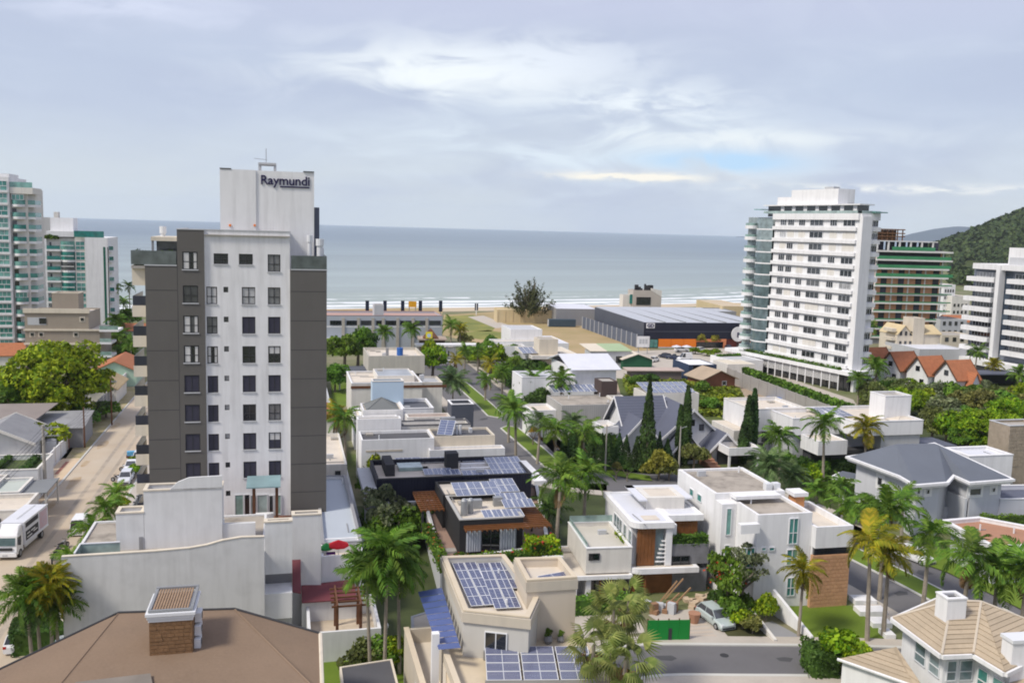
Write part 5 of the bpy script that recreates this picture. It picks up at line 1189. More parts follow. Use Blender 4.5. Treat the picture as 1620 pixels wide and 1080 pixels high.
# ------------------------------------------------------------------ pale blue block house with the grey hip roof
f9=FP(574.6,649,7.0);B5=T('blue_block_house','white house with a grey hipped roof and a pale blue stair block','house',f9.p(0,0,0))
xr=f9.X(638,0,7);block(B5,f9,0,xr,0,6,0,7.0,white,concl,par=.3)
hip(B5,f9,.6,xr-.6,.6,5.6,6.9,8.4,mat('grey_green_roof',(.17,.18,.18),var=.1),over=.1)
yb_=6.1;block(B5,f9,f9.X(589,yb_,9),f9.X(638.5,yb_,9),yb_,yb_+2.6,0,f9.Z(604,1,yb_),bluew,conc,par=.2,cap=offwh)
block(B5,f9,f9.X(561,3,6),-.02,3,9,0,5.6,white,concl,par=.4)
block(B5,f9,xr+.02,f9.X(686,.5,7),.5,8.5,0,7.0,white,mat('dark_roof_deck',(.10,.105,.12),var=.1,rough=.7),par=.4,cap=white)
block(B5,f9,xr+.1,f9.X(712,-3,6),-4.2,-1.2,0,6.6,offwh,terrad,par=.5,t=.3);block(B5,f9,f9.X(713,-4,7),f9.X(748,-4,7),-4.6,-1.0,0,f9.Z(640,14,-4.6),navyl,concd,par=.3,cap=white)
block(B5,f9,-.2,f9.X(637,-8.5,7),-8.5,-.3,0,6.3,white,concl,par=.5)
for i in range(2):B5.part('skylight',MB().box(f9,xr+1+i*4.4,xr+4.2+i*4.4,-7.2,-5.2,6.0,6.5),concd)
block(B5,f9,xr-.1,f9.X(742,-8,7),-8.4,-4.8,0,6.4,offwh,concl,par=.4)
# ------------------------------------------------------------------ brown-fascia house, beige box house
f10=FP(556,607,6.8);H6=T('brown_fascia_house','pale flat-roofed house with a thin brown fascia, below the beige box house','house',f10.p(0,0,0))
xm=f10.X(668,0,6.8);yk=f10.Y(588,0,6.8);H6.part('fascia',MB().box(f10,-.1,xm+4.6,-.1,-.01,5.9,6.4),woodd)
block(H6,f10,0,xm,0,yk,0,6.8,offwh,concl,par=.35,cap=white);block(H6,f10,xm-.1,f10.X(700,2,6.4),2,9,0,6.4,offwh,mat('grey_sheet',(.40,.41,.43)),par=.3,cap=cream)
block(H6,f10,5,12,3,yk-2,6,7.7,offwh,mat('metal_patch',(.40,.43,.47),var=.3),par=.2);H6.part('vent',MB().box(f10,13.2,14.0,4,4.8,6.4,7.6),lgray)
f11=FP(583,563,7.6);H7=T('beige_box_house','beige box-shaped house above a dark glass ground floor','house',f11.p(0,0,0))
x1=f11.X(672,0,7.6);y1=f11.Y(549.5,0,7.6);block(H7,f11,0,x1,0,y1,3.7,7.6,mat('boarded_beige_wall',(.52,.49,.43),wave='Z' if False else None,var=.08,streak=.15),concl,par=.6)
H7.part('ground_floor',MB().box(f11,-.5,x1-.5,.8,y1,0,3.68),gld);H7.part('carport_roof',MB().box(f11,f11.X(534,2,4),-.05,1,y1-4,3.4,3.9),mat('dark_slate_deck',(.09,.10,.12)))
H7.part('carport_rim',MB().box(f11,f11.X(534,2,4),-.05,.85,.99,3.35,3.95),cream);H7.part('post',MB().box(f11,f11.X(536,2,4),f11.X(536,2,4)+.3,1.2,1.5,0,3.4),lgray)
H7.part('roof_tank',MB().tube(f11.p(7.4,5,7.0),f11.p(7.4,5,8.7),.7,n=12),blueb);H7.part('roof_box',MB().box(f11,4.2,4.8,4,4.6,7,8.8),mgray)
# long boundary wall right of the tower
fwb=FP(572,850,2.4);BWl=T('boundary_wall','long pale boundary wall running back beside the grey tower','wall',fwb.p(0,0,0));BWl.part('wall',MB().box(fwb,0,.3,0,115,0,2.4),lgray)
fs=FP(517,735,5.2);SW=T('side_building','low white annex behind the right corner of the grey tower','building',fs.p(0,0,0));block(SW,fs,-4,fs.X(549,0,5.2),0,18,0,5.2,offwh,concl,par=.5);winpx(SW,fs,'f',530,745,539,760,-.01,gm=gld)
fs=FP(510,660,4.2);SO=T('orange_roof_house','small house with an orange tiled roof half hidden behind the grey tower','house',fs.p(0,0,0));gable(SO,fs,-6,fs.X(527,0,4),0,14,3.6,5.2,terra,axis='y',wall=offwh)
# ------------------------------------------------------------------ wooden modern house
ROTW=9.5;KZ=.765
fw_=Fr(G(1003,829,9.6*KZ),ROTW);WM=T('timber_house','modern white house with varnished timber panels and a grey stone wing','house',fw_.p(0,0,0))
xR=fw_.X(1067,0,9.6*KZ);yB=fw_.Y(779,0,9.6*KZ)
x2=fw_.X(1112,2.5,9.6*KZ)
WM.part('wall',MB().box(fw_,.02,xR+.6,.9,yB-.2,0,9.0),white)
# roof with rounded front corner
def rrect(x0,x1,y0,y1,r=1.1,n=5):
 o_=[(x1,y0),(x1,y1),(x0,y1)]+[(x0+r-r*math.cos(a),y0+r-r*math.sin(a))for a in[math.pi/2*i/n for i in range(n+1)]]
 return[tuple(fw_.p(a,b)[:2])for a,b in o_]
pblock(WM,rrect(-.2,xR,-.1,yB),9.0,9.75,white,whdeck,par=.12,t=.5)
block(WM,fw_,xR+.01,x2,2.2,yB-.5,8.9,9.7,white,whdeck,par=.1,t=.4)
cx0,cx1=fw_.X(1020,5.2,11*KZ),fw_.X(1080,5.2,11*KZ)
block(WM,fw_,cx0,cx1,4.6,8.6,9.6,11.2,offwh,concl,par=.1,t=.6)
WM.part('penthouse_eave',MB().box(fw_,cx0-.9,cx0-.02,4.2,9.6,10.9,11.1).box(fw_,cx0-.9,cx1+.9,8.62,9.6,10.9,11.1).box(fw_,cx1+.02,cx1+.9,4.6,8.6,10.9,11.1),whdeck)
WM.part('roof_recess',MB().box(fw_,1.4,3.0,1.0,2.4,9.6,9.72),concl)
pblock(WM,rrect(-.3,xR+2.6,-.6,yB),3.15,3.85,white,concl,par=.05,t=.4)
WM.part('timber_panel',MB().box(fw_,.55,2.35,.3,.6,3.86,8.98),wood)
for i in range(5):WM.part('timber_board',MB().box(fw_,.57+i*.36,.57+i*.36+.34,.26,.298,3.9,8.95),wood)
WM.part('stair_glazing',MB().box(fw_,2.4,xR-.9,.5,.6,3.86,8.98),glb);WM.part('column',MB().box(fw_,xR-.75,xR-.1,.1,.6,3.86,8.98),white)
for i in range(6):WM.part('stair_tread',MB().box(fw_,2.45+.12*i,3.6,.2,.48,4.3+.55*i,4.42+.55*i),white)
for i in range(8):WM.part('timber_board',MB().box(fw_,xR+.55+i*.36,xR+.55+i*.36+.34,2.5,2.7,6.6,8.88),wood)
WM.part('ground_floor_timber',MB().box(fw_,.1,4.4,.5,.7,0,3.14),wood)
stx0=xR-.2;stx1=fw_.X(1121,.4,6*KZ)
block(WM,fw_,stx0,stx1,.3,7,3.9,6.55,stoneg,conc,par=.25);WM.part('stone_wall',MB().box(fw_,xR+.2,stx1,.5,7,0,3.13),stoneg)
hedge(fw_,stx0+.2,stx1-.1,.35,1.5,6.3,7.5,L_mid,parent=WM,name='roof_hedge',dens=45)
a,b=fw_.hf(1062,893,.29),fw_.hf(1092,878,.29);win(WM,fw_,'f',a[0],b[0],a[1]/KZ,b[1]/KZ,.29,gm=gld,fm=char)
# left face windows of the timber house
for px0,px1,py0,py1 in((972,985,800,832),(987,992,815,850),(995,1000,822,856)):winpx(WM,fw_,'s',px1,py0,px0,py1,.0,gm=glb,fm=metalw,n=2 if px0==972 else 1)if False else win(WM,fw_,'l',fw_.YX(px1,.02,7*KZ),fw_.YX(px0,.02,7*KZ),5.2 if px0>972 else 6.2,8.4,.0,gm=glb,fm=metalw)
hedge(fw_,-.5,-.03,fw_.YX(993,0,6*KZ),fw_.YX(986,0,6*KZ)+1.5,6.1,6.5,L_lime,parent=WM,name='balcony_planter')
# left wing (two-storey, roof terrace)
fv=FP(928,868,6.6*KZ,ROTW)
xw=fv.X(1000,0,6.6*KZ);yw=fv.Y(826,0,6.6*KZ)
block(WM,fv,0,xw,0,yw,3.3,6.6,offwh,mat('terrace_tiles',(.55,.52,.46),var=.1),par=.5,cap=white);win(WM,fv,'f',fv.X(931,0,4),fv.X(949,0,4),5.1,6.0,-.01,gm=gld)
WM.part('terrace_rail_glass',MB().box(fv,.1,6.5,yw-.2,yw-.15,6.7,7.6).box(fv,.1,.15,.3,yw-.2,6.7,7.3),glc)
block(WM,fv,-1.5,xw,-.6,yw,2.75,3.25,white,concl,par=.1);WM.part('wall',MB().box(fv,0,.5,-.3,2,0,2.74).box(fv,-1.3,-.9,-.3,2,0,2.74),white)
for i in range(5):WM.part('timber_column',MB().box(fv,1.4+1.15*i,1.6+1.15*i,-.1,.1,0,2.74),wood)
WM.part('ground_glazing',MB().box(fv,.6,xw,1.0,1.1,0,2.74),gld);WM.part('inner_wall',MB().box(fv,-.5,xw,1.2,yw,0,2.74),lgray)
block(WM,fv,-4.5,-1.6,2,6,0,2.9,lgray,concl,par=.4)
WM.o.scale=(1,1,KZ) # storeys of this house are low
# building works in front
f12=Fr(G(1030,1014,0),6);GH=T('green_hoarding','bright green site hoarding beside the stone driveway','fence',f12.p(0,0,0))
n_=4;xg=f12.X(1092,0,2)
for i in range(n_):GH.part('sheet',MB().box(f12,-.4+(xg+.4)*i/n_+.01,-.4+(xg+.4)*(i+1)/n_-.01,-.02*(i%2),.03,.05,1.95),green)
GH.part('door_gap',MB().box(f12,1.55,1.85,-.04,-.021,.05,1.2),char)
for i in range(5):GH.part('post',MB().box(f12,-.4+(xg+.35)*i/4,-.3+(xg+.35)*i/4,.04,.14,0,2.05),woodd)
g_=G(1100,975,0);SP=T('stone_pile','pile of sandy stone blocks beside the silver car','stone pile',G(1122,952,0));q=G(1122,957,0);k=0
for l_ in range(3):
 for i in range(9-l_*2):
  x,y=random.uniform(-2.2,2.2)*(1-l_*.25),random.uniform(-1.0,1.0)*(1-l_*.25);fq=Fr((q.x+x,q.y+y),random.uniform(0,180));SP.part('stone_block',MB().box(fq,-.45,.45,-.28,.28,l_*.33,l_*.33+.32),mat('sandstone_block',(.58,.45,.32),var=.2,fine=.1))
for i,(a,b,c_)in enumerate(((1058,955,0),(1068,948,0),(1080,960,0),(1062,966,0))):
 s_=G(a,b,0);mb=MB();mb.tube(s_+Vector((-1,0,.02)),s_+Vector((.8,.5,2.2-.2*i)),.09,n=4);one('timber_plank',('longest plank leaning behind the green hoarding','plank leaning nearest the timber wall','plank leaning beside the stones','shortest plank leaning at the hoarding')[i],'plank',mb,mat('raw_timber',(.36,.22,.12),var=.2),P=(s_.x-1,s_.y,0),group='planks on the building site')
mb=MB();q=G(1047,966,0)
for i in range(14):fq=Fr((q.x+random.uniform(-1.3,1.3),q.y+random.uniform(-.8,.8)),random.uniform(0,180));mb.mi=i%2;mb.box(fq,-.35,.35,-.25,.25,0,random.uniform(.3,1.1))
one('rubble_bags','heap of grey and brown building bags behind the green hoarding','rubble',mb,[lgray,mat('brown_bags',(.30,.17,.10))],P=q)
q=G(1098,985,0);t_=T('clay_pot','terracotta pot standing at the hoarding corner by the driveway','pot',q);t_.part('pot',MB().tube(q,q+Vector((0,0,1.0)),.35,.6,10),terrad)
for i in range(5):a,b=G(1092,990+i*6,.05),G(1120+i*5,988+i*6,.05);patch('driveway_step',None,mat('step_stone',(.52,.44,.36),var=.15),.055,world=[(a.x,a.y),(b.x,b.y),(b.x-.1,b.y+.45),(a.x-.1,a.y+.45)])
# ------------------------------------------------------------------ big white house
f13=Fr(G(1140,786,9.8),13);WH=T('white_house','large white house with mould-stained flat roofs and tall teal windows','house',f13.p(0,0,0))
y1=f13.YX(1073,0,9.8);xA=f13.X(1195,1.5,9.8)
block(WH,f13,0,7.8,1.2,y1,0,9.8,white,dirty,par=.25,t=.35)
# front wing comes towards us
yF=-9.2;xW0=1.8;
fx=f13.X(1238,-4,9);
block(WH,f13,1.6,7.4,-4.8,1.18,0,9.4,white,dirty,par=.3,t=.3)
WH.part('stair_slot',MB().box(f13,.0,1.58,-.5,1.18,0,9.2),white);win(WH,f13,'f',.45,1.0,6.0,8.8,-.51,gm=glt,fm=metalw,n=1);win(WH,f13,'f',.45,1.0,1.5,5.0,-.51,gm=glt,fm=metalw,n=1)
WH.part('roof_beam',MB().box(f13,1.4,6.4,-.6,.9,9.62,9.95),white)
def whwin(px0,py0,px1,py1,**k):return winpx(WH,f13,'f',px0,py0,px1,py1,-4.81,**k)
whwin(1173,865,1195,897,gm=glt,fm=metalw,n=3,kind='hbar');whwin(1204,864,1212,871,gm=glt,fm=metalw,n=1);whwin(1216,864,1225,871,gm=glt,fm=metalw,n=1)
whwin(1246,819,1264,860,gm=glt,fm=metalw,n=2,kind='hbar');whwin(1243,868,1262,893,gm=glt,fm=metalw,n=2,kind='hbar');whwin(1243,913,1258,942,gm=glt,fm=metalw,n=2,kind='hbar')
WH.part('balcony',MB().box(f13,f13.X(1168,-5,8),f13.X(1198,-5,8),-5.5,-4.82,f13.Z(842,3,-5.5),f13.Z(842,3,-5.5)+.9),white)
for a in((1092,768,1098,776),(1104,772,1111,782)):
 win(WH,f13,'l',f13.YX(a[2],0,8.5),f13.YX(a[0],0,8.5),7.9,8.7,-.01,gm=glt,fm=metalw,n=1)
xE=f13.X(1347,-5.6,5)
zw=f13.Z(866,9,-5.6)
block(WH,f13,7.42,xE,-5.6,2.5,zw,f13.Z(832,10,-5.6),white,concl,par=.6,t=.3)
WH.part('window_band',MB().box(f13,7.5,xE-.1,-5.4,-5.2,zw-.75,zw-.02),gld);
WH.part('peach_wall',MB().box(f13,7.3,xE-.1,-5.5,-5.1,0,zw-.76),peach);WH.part('wall',MB().box(f13,7.45,xE-.15,-5.08,2.5,0,zw-.01),white)
nr=14;w_=(xE-7.42)/9;hb=(zw-.8)/nr
for r_ in range(nr):
 for c_ in range(9):x=7.32+c_*w_+(w_*.5 if r_%2 else 0);WH.part('brick',MB().box(f13,x+.015,min(x+w_-.015,xE-.11),-5.53-random.uniform(0,.02),-5.501,.03+r_*hb,hb*.93+r_*hb),peach)
WH.part('chimney',MB().box(f13,8.6,9.6,.4,1.8,6,9.4),mat('orange_render',(.60,.28,.12)));WH.part('chimney_cap',MB().box(f13,8.3,9.9,.2,2.0,9.4,9.8),white)
x=f13.X(1185,5,9.8)
for i in range(2):WH.part('roof_unit',MB().box(f13,6.2+i*.9,6.9+i*.9,2.2,2.9,9.55,10.3),metalw)
# ramp wall and terrace walls by the lawn
def wallpx(label,a,b,z0,z1,t_=.3,mt=white,name='garden_wall'):
 A,B=G(*a,0),G(*b,0);d=(B-A);fq=Fr(A,math.degrees(math.atan2(d.y,d.x)));L=d.length;mb=MB()
 c4=[(0,0),(L,0),(L,t_),(0,t_)];hh=[z0,z1,z1,z0];mb.hexa([fq.p(x,y,0)for x,y in c4]+[fq.p(x,y,h)for(x,y),h in zip(c4,hh)]);return one(name,label,'wall',mb,mt,P=A)
wallpx('sloping white wall between the ramp and the lawn',(1220,970),(1282,1012),2.4,.35)
wallpx('sloping white kerb wall on the left of the ramp',(1172,968),(1224,1016),1.4,.3,mt=offwh)
for i,(a,b,c_,d)in enumerate(((1345,945,1395,962),(1352,962,1408,975),(1372,980,1412,990),(1392,998,1415,1006))):
 A,B=G(a,b,.3),G(c_,d,.3);one('terrace_bench',('widest white stepped terrace slab beside the peach brick wall','second white terrace slab from the peach brick wall','third white terrace slab, beside the tall palm','smallest white terrace slab at the kerb')[i],'terrace slab',MB().box(Fr(A,4),0,(B.x-A.x),-1.2,.3,0,.5),white,P=A,group='white terrace slabs by the lawn')
# ------------------------------------------------------------------ tan tiled house at lower right
TT=T('tan_roof_house','white house with tan tiled hip roofs at the lower right corner','house',G(1480,1080,0))
z_e=6.3;ep=[G(1412,977,z_e),G(1490,1035,z_e),G(1540,1033,z_e),G(1590,1063,z_e),G(1700,1010,z_e),G(1590,955,z_e),G(1483,946,z_e)]
ra,rb_=G(1506,950,8.3),G(1552,952,8.3)
tanq=[[ep[0],ep[1],ra],[ep[1],ep[2],rb_,ra],[ep[2],ep[3],rb_],[ep[3],ep[4],rb_],[ep[0],ra,rb_,ep[5],ep[6]]]
def tiled(T_,q,mt,step=.42,name='tile_course'):
 """a roof plane carried out in overlapping rows of tiles"""
 n_=(q[1]-q[0]).cross(q[2]-q[0]).normalized()
 if n_.z<0:n_=-n_;
 dn=Vector((n_.x,n_.y,0)).normalized();up=(Vector((0,0,1))-n_*n_.z).normalized();al=up.cross(n_);T_.part('roof_slope',MB().poly(q if(q[1]-q[0]).cross(q[2]-q[0]).z>0 else q[::-1]),mt)
 s=[p.dot(up)for p in q];lo,hi=min(s),max(s);k=lo+.05;org=q[0];mb=MB();rows=0
 while k<hi-.05:
  def cut(k):
   xs=[]
   for i in range(len(q)):
    a,b=q[i],q[(i+1)%len(q)];sa,sb=a.dot(up),b.dot(up)
    if(sa-k)*(sb-k)<0:xs.append(a.lerp(b,(k-sa)/(sb-sa)).dot(al))
   return xs
  xs,xt=cut(k),cut(k+step*.97)or cut(k+step*.5)
  if len(xs)>=2 and len(xt)>=2:
   o_=n_*q[0].dot(n_)+up*k;a,b=min(xs),max(xs);a2,b2_=min(xt),max(xt);h=n_*.06;l2=up*step*.97+n_*.012;mb=MB()
   p=[o_+al*a,o_+al*b];r2=[o_+al*a2+l2,o_+al*b2_+l2]
   mb.poly([p[0]+h,p[1]+h,r2[1],r2[0]]);mb.poly([p[0],p[1],p[1]+h,p[0]+h]);T_.part(name,mb,mt)
  k+=step
for q in tanq:tiled(TT,q,tan)
mb=MB()
for a,b in((ep[1],ra),(ep[2],rb_),(ep[0],ra),(ra,rb_),(ep[4],rb_)):mb.tube(a+Vector((0,0,.06)),b+Vector((0,0,.06)),.10,n=6)
TT.part('ridge_tiles',mb,mat('pale_ridge_tile',(.56,.49,.40)))
mb=MB()
for a,b in((ep[0],ep[1]),(ep[1],ep[2]),(ep[2],ep[3]),(ep[3],ep[4]),(ep[6],ep[0])):
 d=(b-a).normalized();o_=Vector((d.y,-d.x,0))*.18;mb.hexa([a+o_-Vector((0,0,.3)),b+o_-Vector((0,0,.3)),b-o_-Vector((0,0,.3)),a-o_-Vector((0,0,.3)),a+o_,b+o_,b-o_,a-o_])
TT.part('fascia',mb,white)
wp=inset([(p.x,p.y)for p in ep],.7);mb=MB()
A=sum(wp[i-1][0]*wp[i][1]-wp[i][0]*wp[i-1][1]for i in range(len(wp)));wp2=wp if A>0 else wp[::-1]
for i in range(len(wp2)):a,b=wp2[i],wp2[(i+1)%len(wp2)];mb.poly([(a[0],a[1],0),(b[0],b[1],0),(b[0],b[1],z_e),(a[0],a[1],z_e)])
TT.part('wall',mb,white)
fz=FP(1510,944,9.2,10);block(TT,fz,-.9,.7,-.5,.9,7.2,9.2,white,concd,par=.15,cap=white);fz=FP(1603,1012,8.0,10);TT.part('chimney',MB().box(fz,-.4,1.4,-.5,.6,0,8.0),white);TT.part('chimney_cap',MB().box(fz,-.5,1.5,-.6,.7,8.0,8.25),metalw)
# bay with windows below the eave
w0,w1=Vector((wp[1][0],wp[1][1],0)),Vector((wp[2][0],wp[2][1],0));d=w1-w0;fq=Fr(w0,math.degrees(math.atan2(d.y,d.x)));L=d.length
for a,b in((.25,L*.45),(L*.52,L-.1)):win(TT,fq,'f',a,b,3.9,5.5,-.01,gm=glb,fm=metalw,kind='hbar')
w0,w1=Vector((wp[0][0],wp[0][1],0)),Vector((wp[1][0],wp[1][1],0));d=w1-w0;fq=Fr(w0,math.degrees(math.atan2(d.y,d.x)));L=d.length
for a,b in((L-1.6,L-.3),(L-3.4,L-2.0)):win(TT,fq,'f',a,b,3.9,5.5,-.01,gm=glb,fm=metalw,kind='hbar')
w0,w1=Vector((wp[2][0],wp[2][1],0)),Vector((wp[3][0],wp[3][1],0));d=w1-w0;fq=Fr(w0,math.degrees(math.atan2(d.y,d.x)))
for a in(.5,1.9):win(TT,fq,'f',a,a+1.0,3.6,5.2,-.01,gm=glt,fm=metalw,kind='hbar')
z2=3.3;e2=[G(1325,1042,z2),G(1447,1085,z2),G(1470,1100,z2),G(1440,1020,z2),G(1405,1023,z2)];pk=G(1412,1024,4.6)
tiled(TT,[e2[0],e2[1],pk],tan);tiled(TT,[e2[1],e2[2],G(1418,1022,4.6),pk],tan);mb=MB();a,b=e2[0],e2[1];mb.tube(a,b,.12,n=6);TT.part('gutter',mb,white);mb=MB();mb.poly([(e2[0].x+.4,e2[0].y,0),(e2[1].x,e2[1].y+.3,0),(e2[1].x,e2[1].y+.3,z2),(e2[0].x+.4,e2[0].y,z2)]);TT.part('wall',mb,white)
tiled(TT,[G(1590,1085,5.0),G(1600,1120,5.0),G(1700,1100,5.6),G(1640,1035,5.9)],tan)
# ------------------------------------------------------------------ grey hip-roofed villa (right)
f14=Fr(G(1442,760,7.0),14);GV=T('grey_roof_villa','large pale villa with a dark grey hipped roof and thick white eaves','house',f14.p(0,0,0))
vill=mat('pale_lilac_paint',(.58,.59,.63),var=.04,streak=.08)
def prof_eave(T_,pts,z,h=.55,o_=.35):
 V=lambda p,zz:Vector((p[0],p[1],zz))
 for k,(a,b)in enumerate(((o_,h*.5),(o_*.4,h))):
  ou=inset(pts,-a);inn=inset(pts,.5);cb=MB();z1=z+.02 if k==0 else z-h*.5;z0=z-b+(.003 if k else 0)
  for i in range(len(pts)):
   j=(i+1)%len(pts);cb.hexa([V(ou[i],z0),V(ou[j],z0),V(inn[j],z0),V(inn[i],z0),V(ou[i],z1),V(ou[j],z1),V(inn[j],z1),V(inn[i],z1)])
  T_.part('cornice',cb,white)
E_=[G(1343,722,7.0),G(1424,752,7.0),G(1448,766,7.0),G(1497,762,7.0),G(1508,750,7.0),G(1535,762,7.0),G(1600,757,7.0),G(1478,701,7.0)]
ra,rb_=G(1418,702,9.3),G(1484,703,9.3)
rq=[[E_[0],E_[1],E_[2],ra],[E_[2],E_[3],E_[4],rb_,ra],[E_[4],E_[5],E_[6],rb_]]
E_b=[G(1640,770,7.0),G(1500,700,7.0)]
for q in([E_[0],E_[1],ra],[E_[1],E_[2],ra],[E_[2],E_[3],ra],[E_[3],E_[4],rb_,ra],[E_[4],E_[5],rb_],[E_[5],E_[6],rb_],[E_[6],E_[7],rb_],[E_[7],E_[0],ra,rb_]):
 n_=(q[1]-q[0]).cross(q[2]-q[0]);GV.part('roof_slope',MB().poly(q if n_.z>0 else q[::-1]),slate)
ep_=[(p.x,p.y)for p in E_];prof_eave(GV,ep_,7.0)
wp=inset(ep_,.8);A=sum(wp[i-1][0]*wp[i][1]-wp[i][0]*wp[i-1][1]for i in range(len(wp)));wq=wp if A>0 else wp[::-1];mb=MB()
for i in range(len(wq)):a,b=wq[i],wq[(i+1)%len(wq)];mb.poly([(a[0],a[1],0),(b[0],b[1],0),(b[0],b[1],6.5),(a[0],a[1],6.5)])
GV.part('wall',mb,vill)
def facewin(T_,a,b,rects,**k):
 a=Vector((a[0],a[1],0));b=Vector((b[0],b[1],0));d=b-a;fq=Fr(a,math.degrees(math.atan2(d.y,d.x)))
 for px0,py0,px1,py1 in rects:
  winpx(T_,fq,'f',px0,py0,px1,py1,-.02,**k);u0,z0=fq.hf(px0,py1,0);u1,z1=fq.hf(px1,py0,0);T_.part('window_surround',MB().box(fq,min(u0,u1)-.35,max(u0,u1)+.35,-.015,.05,min(z0,z1)-.35,max(z0,z1)+.35),white)
facewin(GV,wp[0],wp[1],[(1388,755,1397,768)],gm=gld,fm=metalw);facewin(GV,wp[2],wp[3],[(1450,773,1456,781),(1465,773,1471,781)],gm=gld,fm=metalw,n=1)
facewin(GV,wp[5],wp[6],[(1533,772,1552,783),(1569,771,1575,778)],gm=gld,fm=metalw,n=1)
a=Vector((wp[4][0],wp[4][1],0));b=Vector((wp[5][0],wp[5][1],0));d=b-a;fq=Fr(a,math.degrees(math.atan2(d.y,d.x)));GV.part('balcony_wall',MB().box(fq,-2.5,d.length,-.6,-.3,0,4.6),vill)
f15=FP(1425,797,3.4,14);GV.part('lower_eave',MB().box(Fr(G(1316,752,3.8),-39),0,12.5,0,2.6,3.3,3.8),white);GV.part('lower_roof',MB().box(Fr(G(1316,752,3.8),-39),.3,12.2,.3,3.2,3.803,3.9),slate)
GV.part('lower_wall',MB().box(Fr(G(1316,752,3.8),-39),.8,12,1.0,3.2,0,3.29),vill);f15=FP(1428,800,2.6,6);GV.part('terrace_wall',MB().box(f15,-1,17,-.5,0,0,2.6),vill)
f16=FP(1585,790,4.2,8);block(GV,f16,-.2,12,0,6,0,4.2,vill,slateb,par=.5,cap=white)
f17=Fr(G(1538,722,6.2),14);FW=T('white_flat_annex','white flat-roofed annex between the grey villa roof and the rubble stone tower','building',f17.p(0,0,0));x1=f17.X(1603,0,6.2);block(FW,f17,-.5,x1,0,f17.Y(708,0,6.2),0,6.2,white,whdeck,par=.3,t=.5,cap=white)
f18=FP(1598,674,9.5,14);ST=T('stone_tower','beige rubble stone tower at the right edge beside the white annex','building',f18.p(0,0,0));block(ST,f18,0,6,0,4,0,9.5,stoneb,conc,par=.3,cap=lgray)
for r_ in range(12):
 x=0
 while x<2.4:w_=random.uniform(.4,.8);ST.part('stone',MB().box(f18,x+.02,x+w_-.02,-random.uniform(.02,.07),-.003,3.5+r_*.48,3.5+r_*.48+.43),stoneb);x+=w_
# terracotta roof deck house
f19=Fr(G(1580,868,4.4),14);TD=T('terracotta_deck_house','low house with a terracotta roof deck inside a broad white rim','house',f19.p(0,0,0))
td=P2(4.4,(1490,823),(1572,866),(1680,862),(1640,835),(1548,818));pblock(TD,td,3.6,4.4,white,terrad,par=.35,t=.45,cap=white);pblock(TD,[tuple(v)for v in inset(td,.8)],0,3.6,lgray,concl,par=.01)
dd=inset(td,.8);facewin(TD,(dd[1][0],dd[1][1]),(dd[2][0],dd[2][1]),[(1600,880,1618,900)],gm=glt,fm=metalw)
# ------------------------------------------------------------------ white houses right of centre
f20=Fr(G(1461,656,7.6),14);HA=T('white_slot_house','white flat-roofed house with two dark slot windows and a roof box','house',f20.p(0,0,0))
f20=FP(1352,668,7.6,14);x1=f20.X(1461,0,7.6)
block(HA,f20,0,x1,0,12,5.4,7.6,white,concl,par=.5,cap=white);block(HA,f20,x1*.42,x1-.2,.3,11,2.0,5.4,lgray,concl,par=.02);block(HA,f20,-8.5,-.02,3.5,12,5.0,7.6,white,concl,par=.4,cap=white);block(HA,f20,-8,x1*.42-.02,4,11,0,5.0,lgray,concl,par=.02)
for py in(676,682):HA.part('slot_window',MB().box(f20,f20.X(1407,.29,5),f20.X(1438,.29,5),.24,.297,f20.Z(py+2,x1*.7,.3),f20.Z(py-1.5,x1*.7,.3)),gld)
xa_,xb_=f20.X(1397,4,9.5),f20.X(1438,4,9.5);block(HA,f20,xa_,xb_,3.5,7.5,7.1,f20.Z(627,xa_,3.5),white,conc,par=.2,cap=white);hip(HA,f20,xb_-4.5,x1-.6,.5,3.3,7.25,7.9,concl,over=.1)
panels(HA,f20,1.5-3.5,5.2,7.4,5,3,1.05,1.7,tilt=5,cell=pv2);block(HA,f20,-7,-2,-1.5,3.4,3.0,5.2,white,concl,par=.2);HA.part('ground_floor',MB().box(f20,-6.5,x1-1,1.2,3.4,0,2.9),char)
HA.part('carport_roof',MB().box(f20,x1+.3,x1+7.5,1,7,2.8,3.1),slateb)
for a in(1,6.5):HA.part('carport_post',MB().box(f20,x1+7.2,x1+7.4,a,a+.2,0,2.8),char)
f21=FP(1228,668,5.6,14);HB=T('white_l_house','white flat house with a broad blank front behind the tall royal palm','house',f21.p(0,0,0));x1=f21.X(1330,0,5.6)
block(HB,f21,0,x1,0,10,2.9,5.6,white,mat('brown_grey_deck',(.40,.34,.29),var=.2,stain=.1),par=.3,cap=white);block(HB,f21,.8,x1-1,1.5,10,0,2.9,offwh,concl,par=.02);win(HB,f21,'f',f21.X(1262,0,4),f21.X(1273,0,4),4.0,4.6,-.01,gm=gld)
f22=FP(1190,648,7.8,14);HC=T('white_upper_house','white house with a plain flat-topped upper storey beside the cypress','house',f22.p(0,0,0));x1=f22.X(1276,0,7.8)
block(HC,f22,0,x1,0,f22.Y(630,0,7.8),4.2,7.8,white,concl,par=.5,cap=offwh);block(HC,f22,-2.5,x1-.5,1.0,9,0,4.2,offwh,concl,par=.02);win(HC,f22,'f',f22.X(1205,.98,3),f22.X(1222,.98,3),2.2,3.9,.98,gm=gld);win(HC,f22,'f',f22.X(1254,0,6),f22.X(1258,0,6),5.8,6.8,-.01,gm=gld,n=1);win(HC,f22,'f',f22.X(1200,.98,3),f22.X(1208,.98,3),.1,2.0,.98,gm=gld)
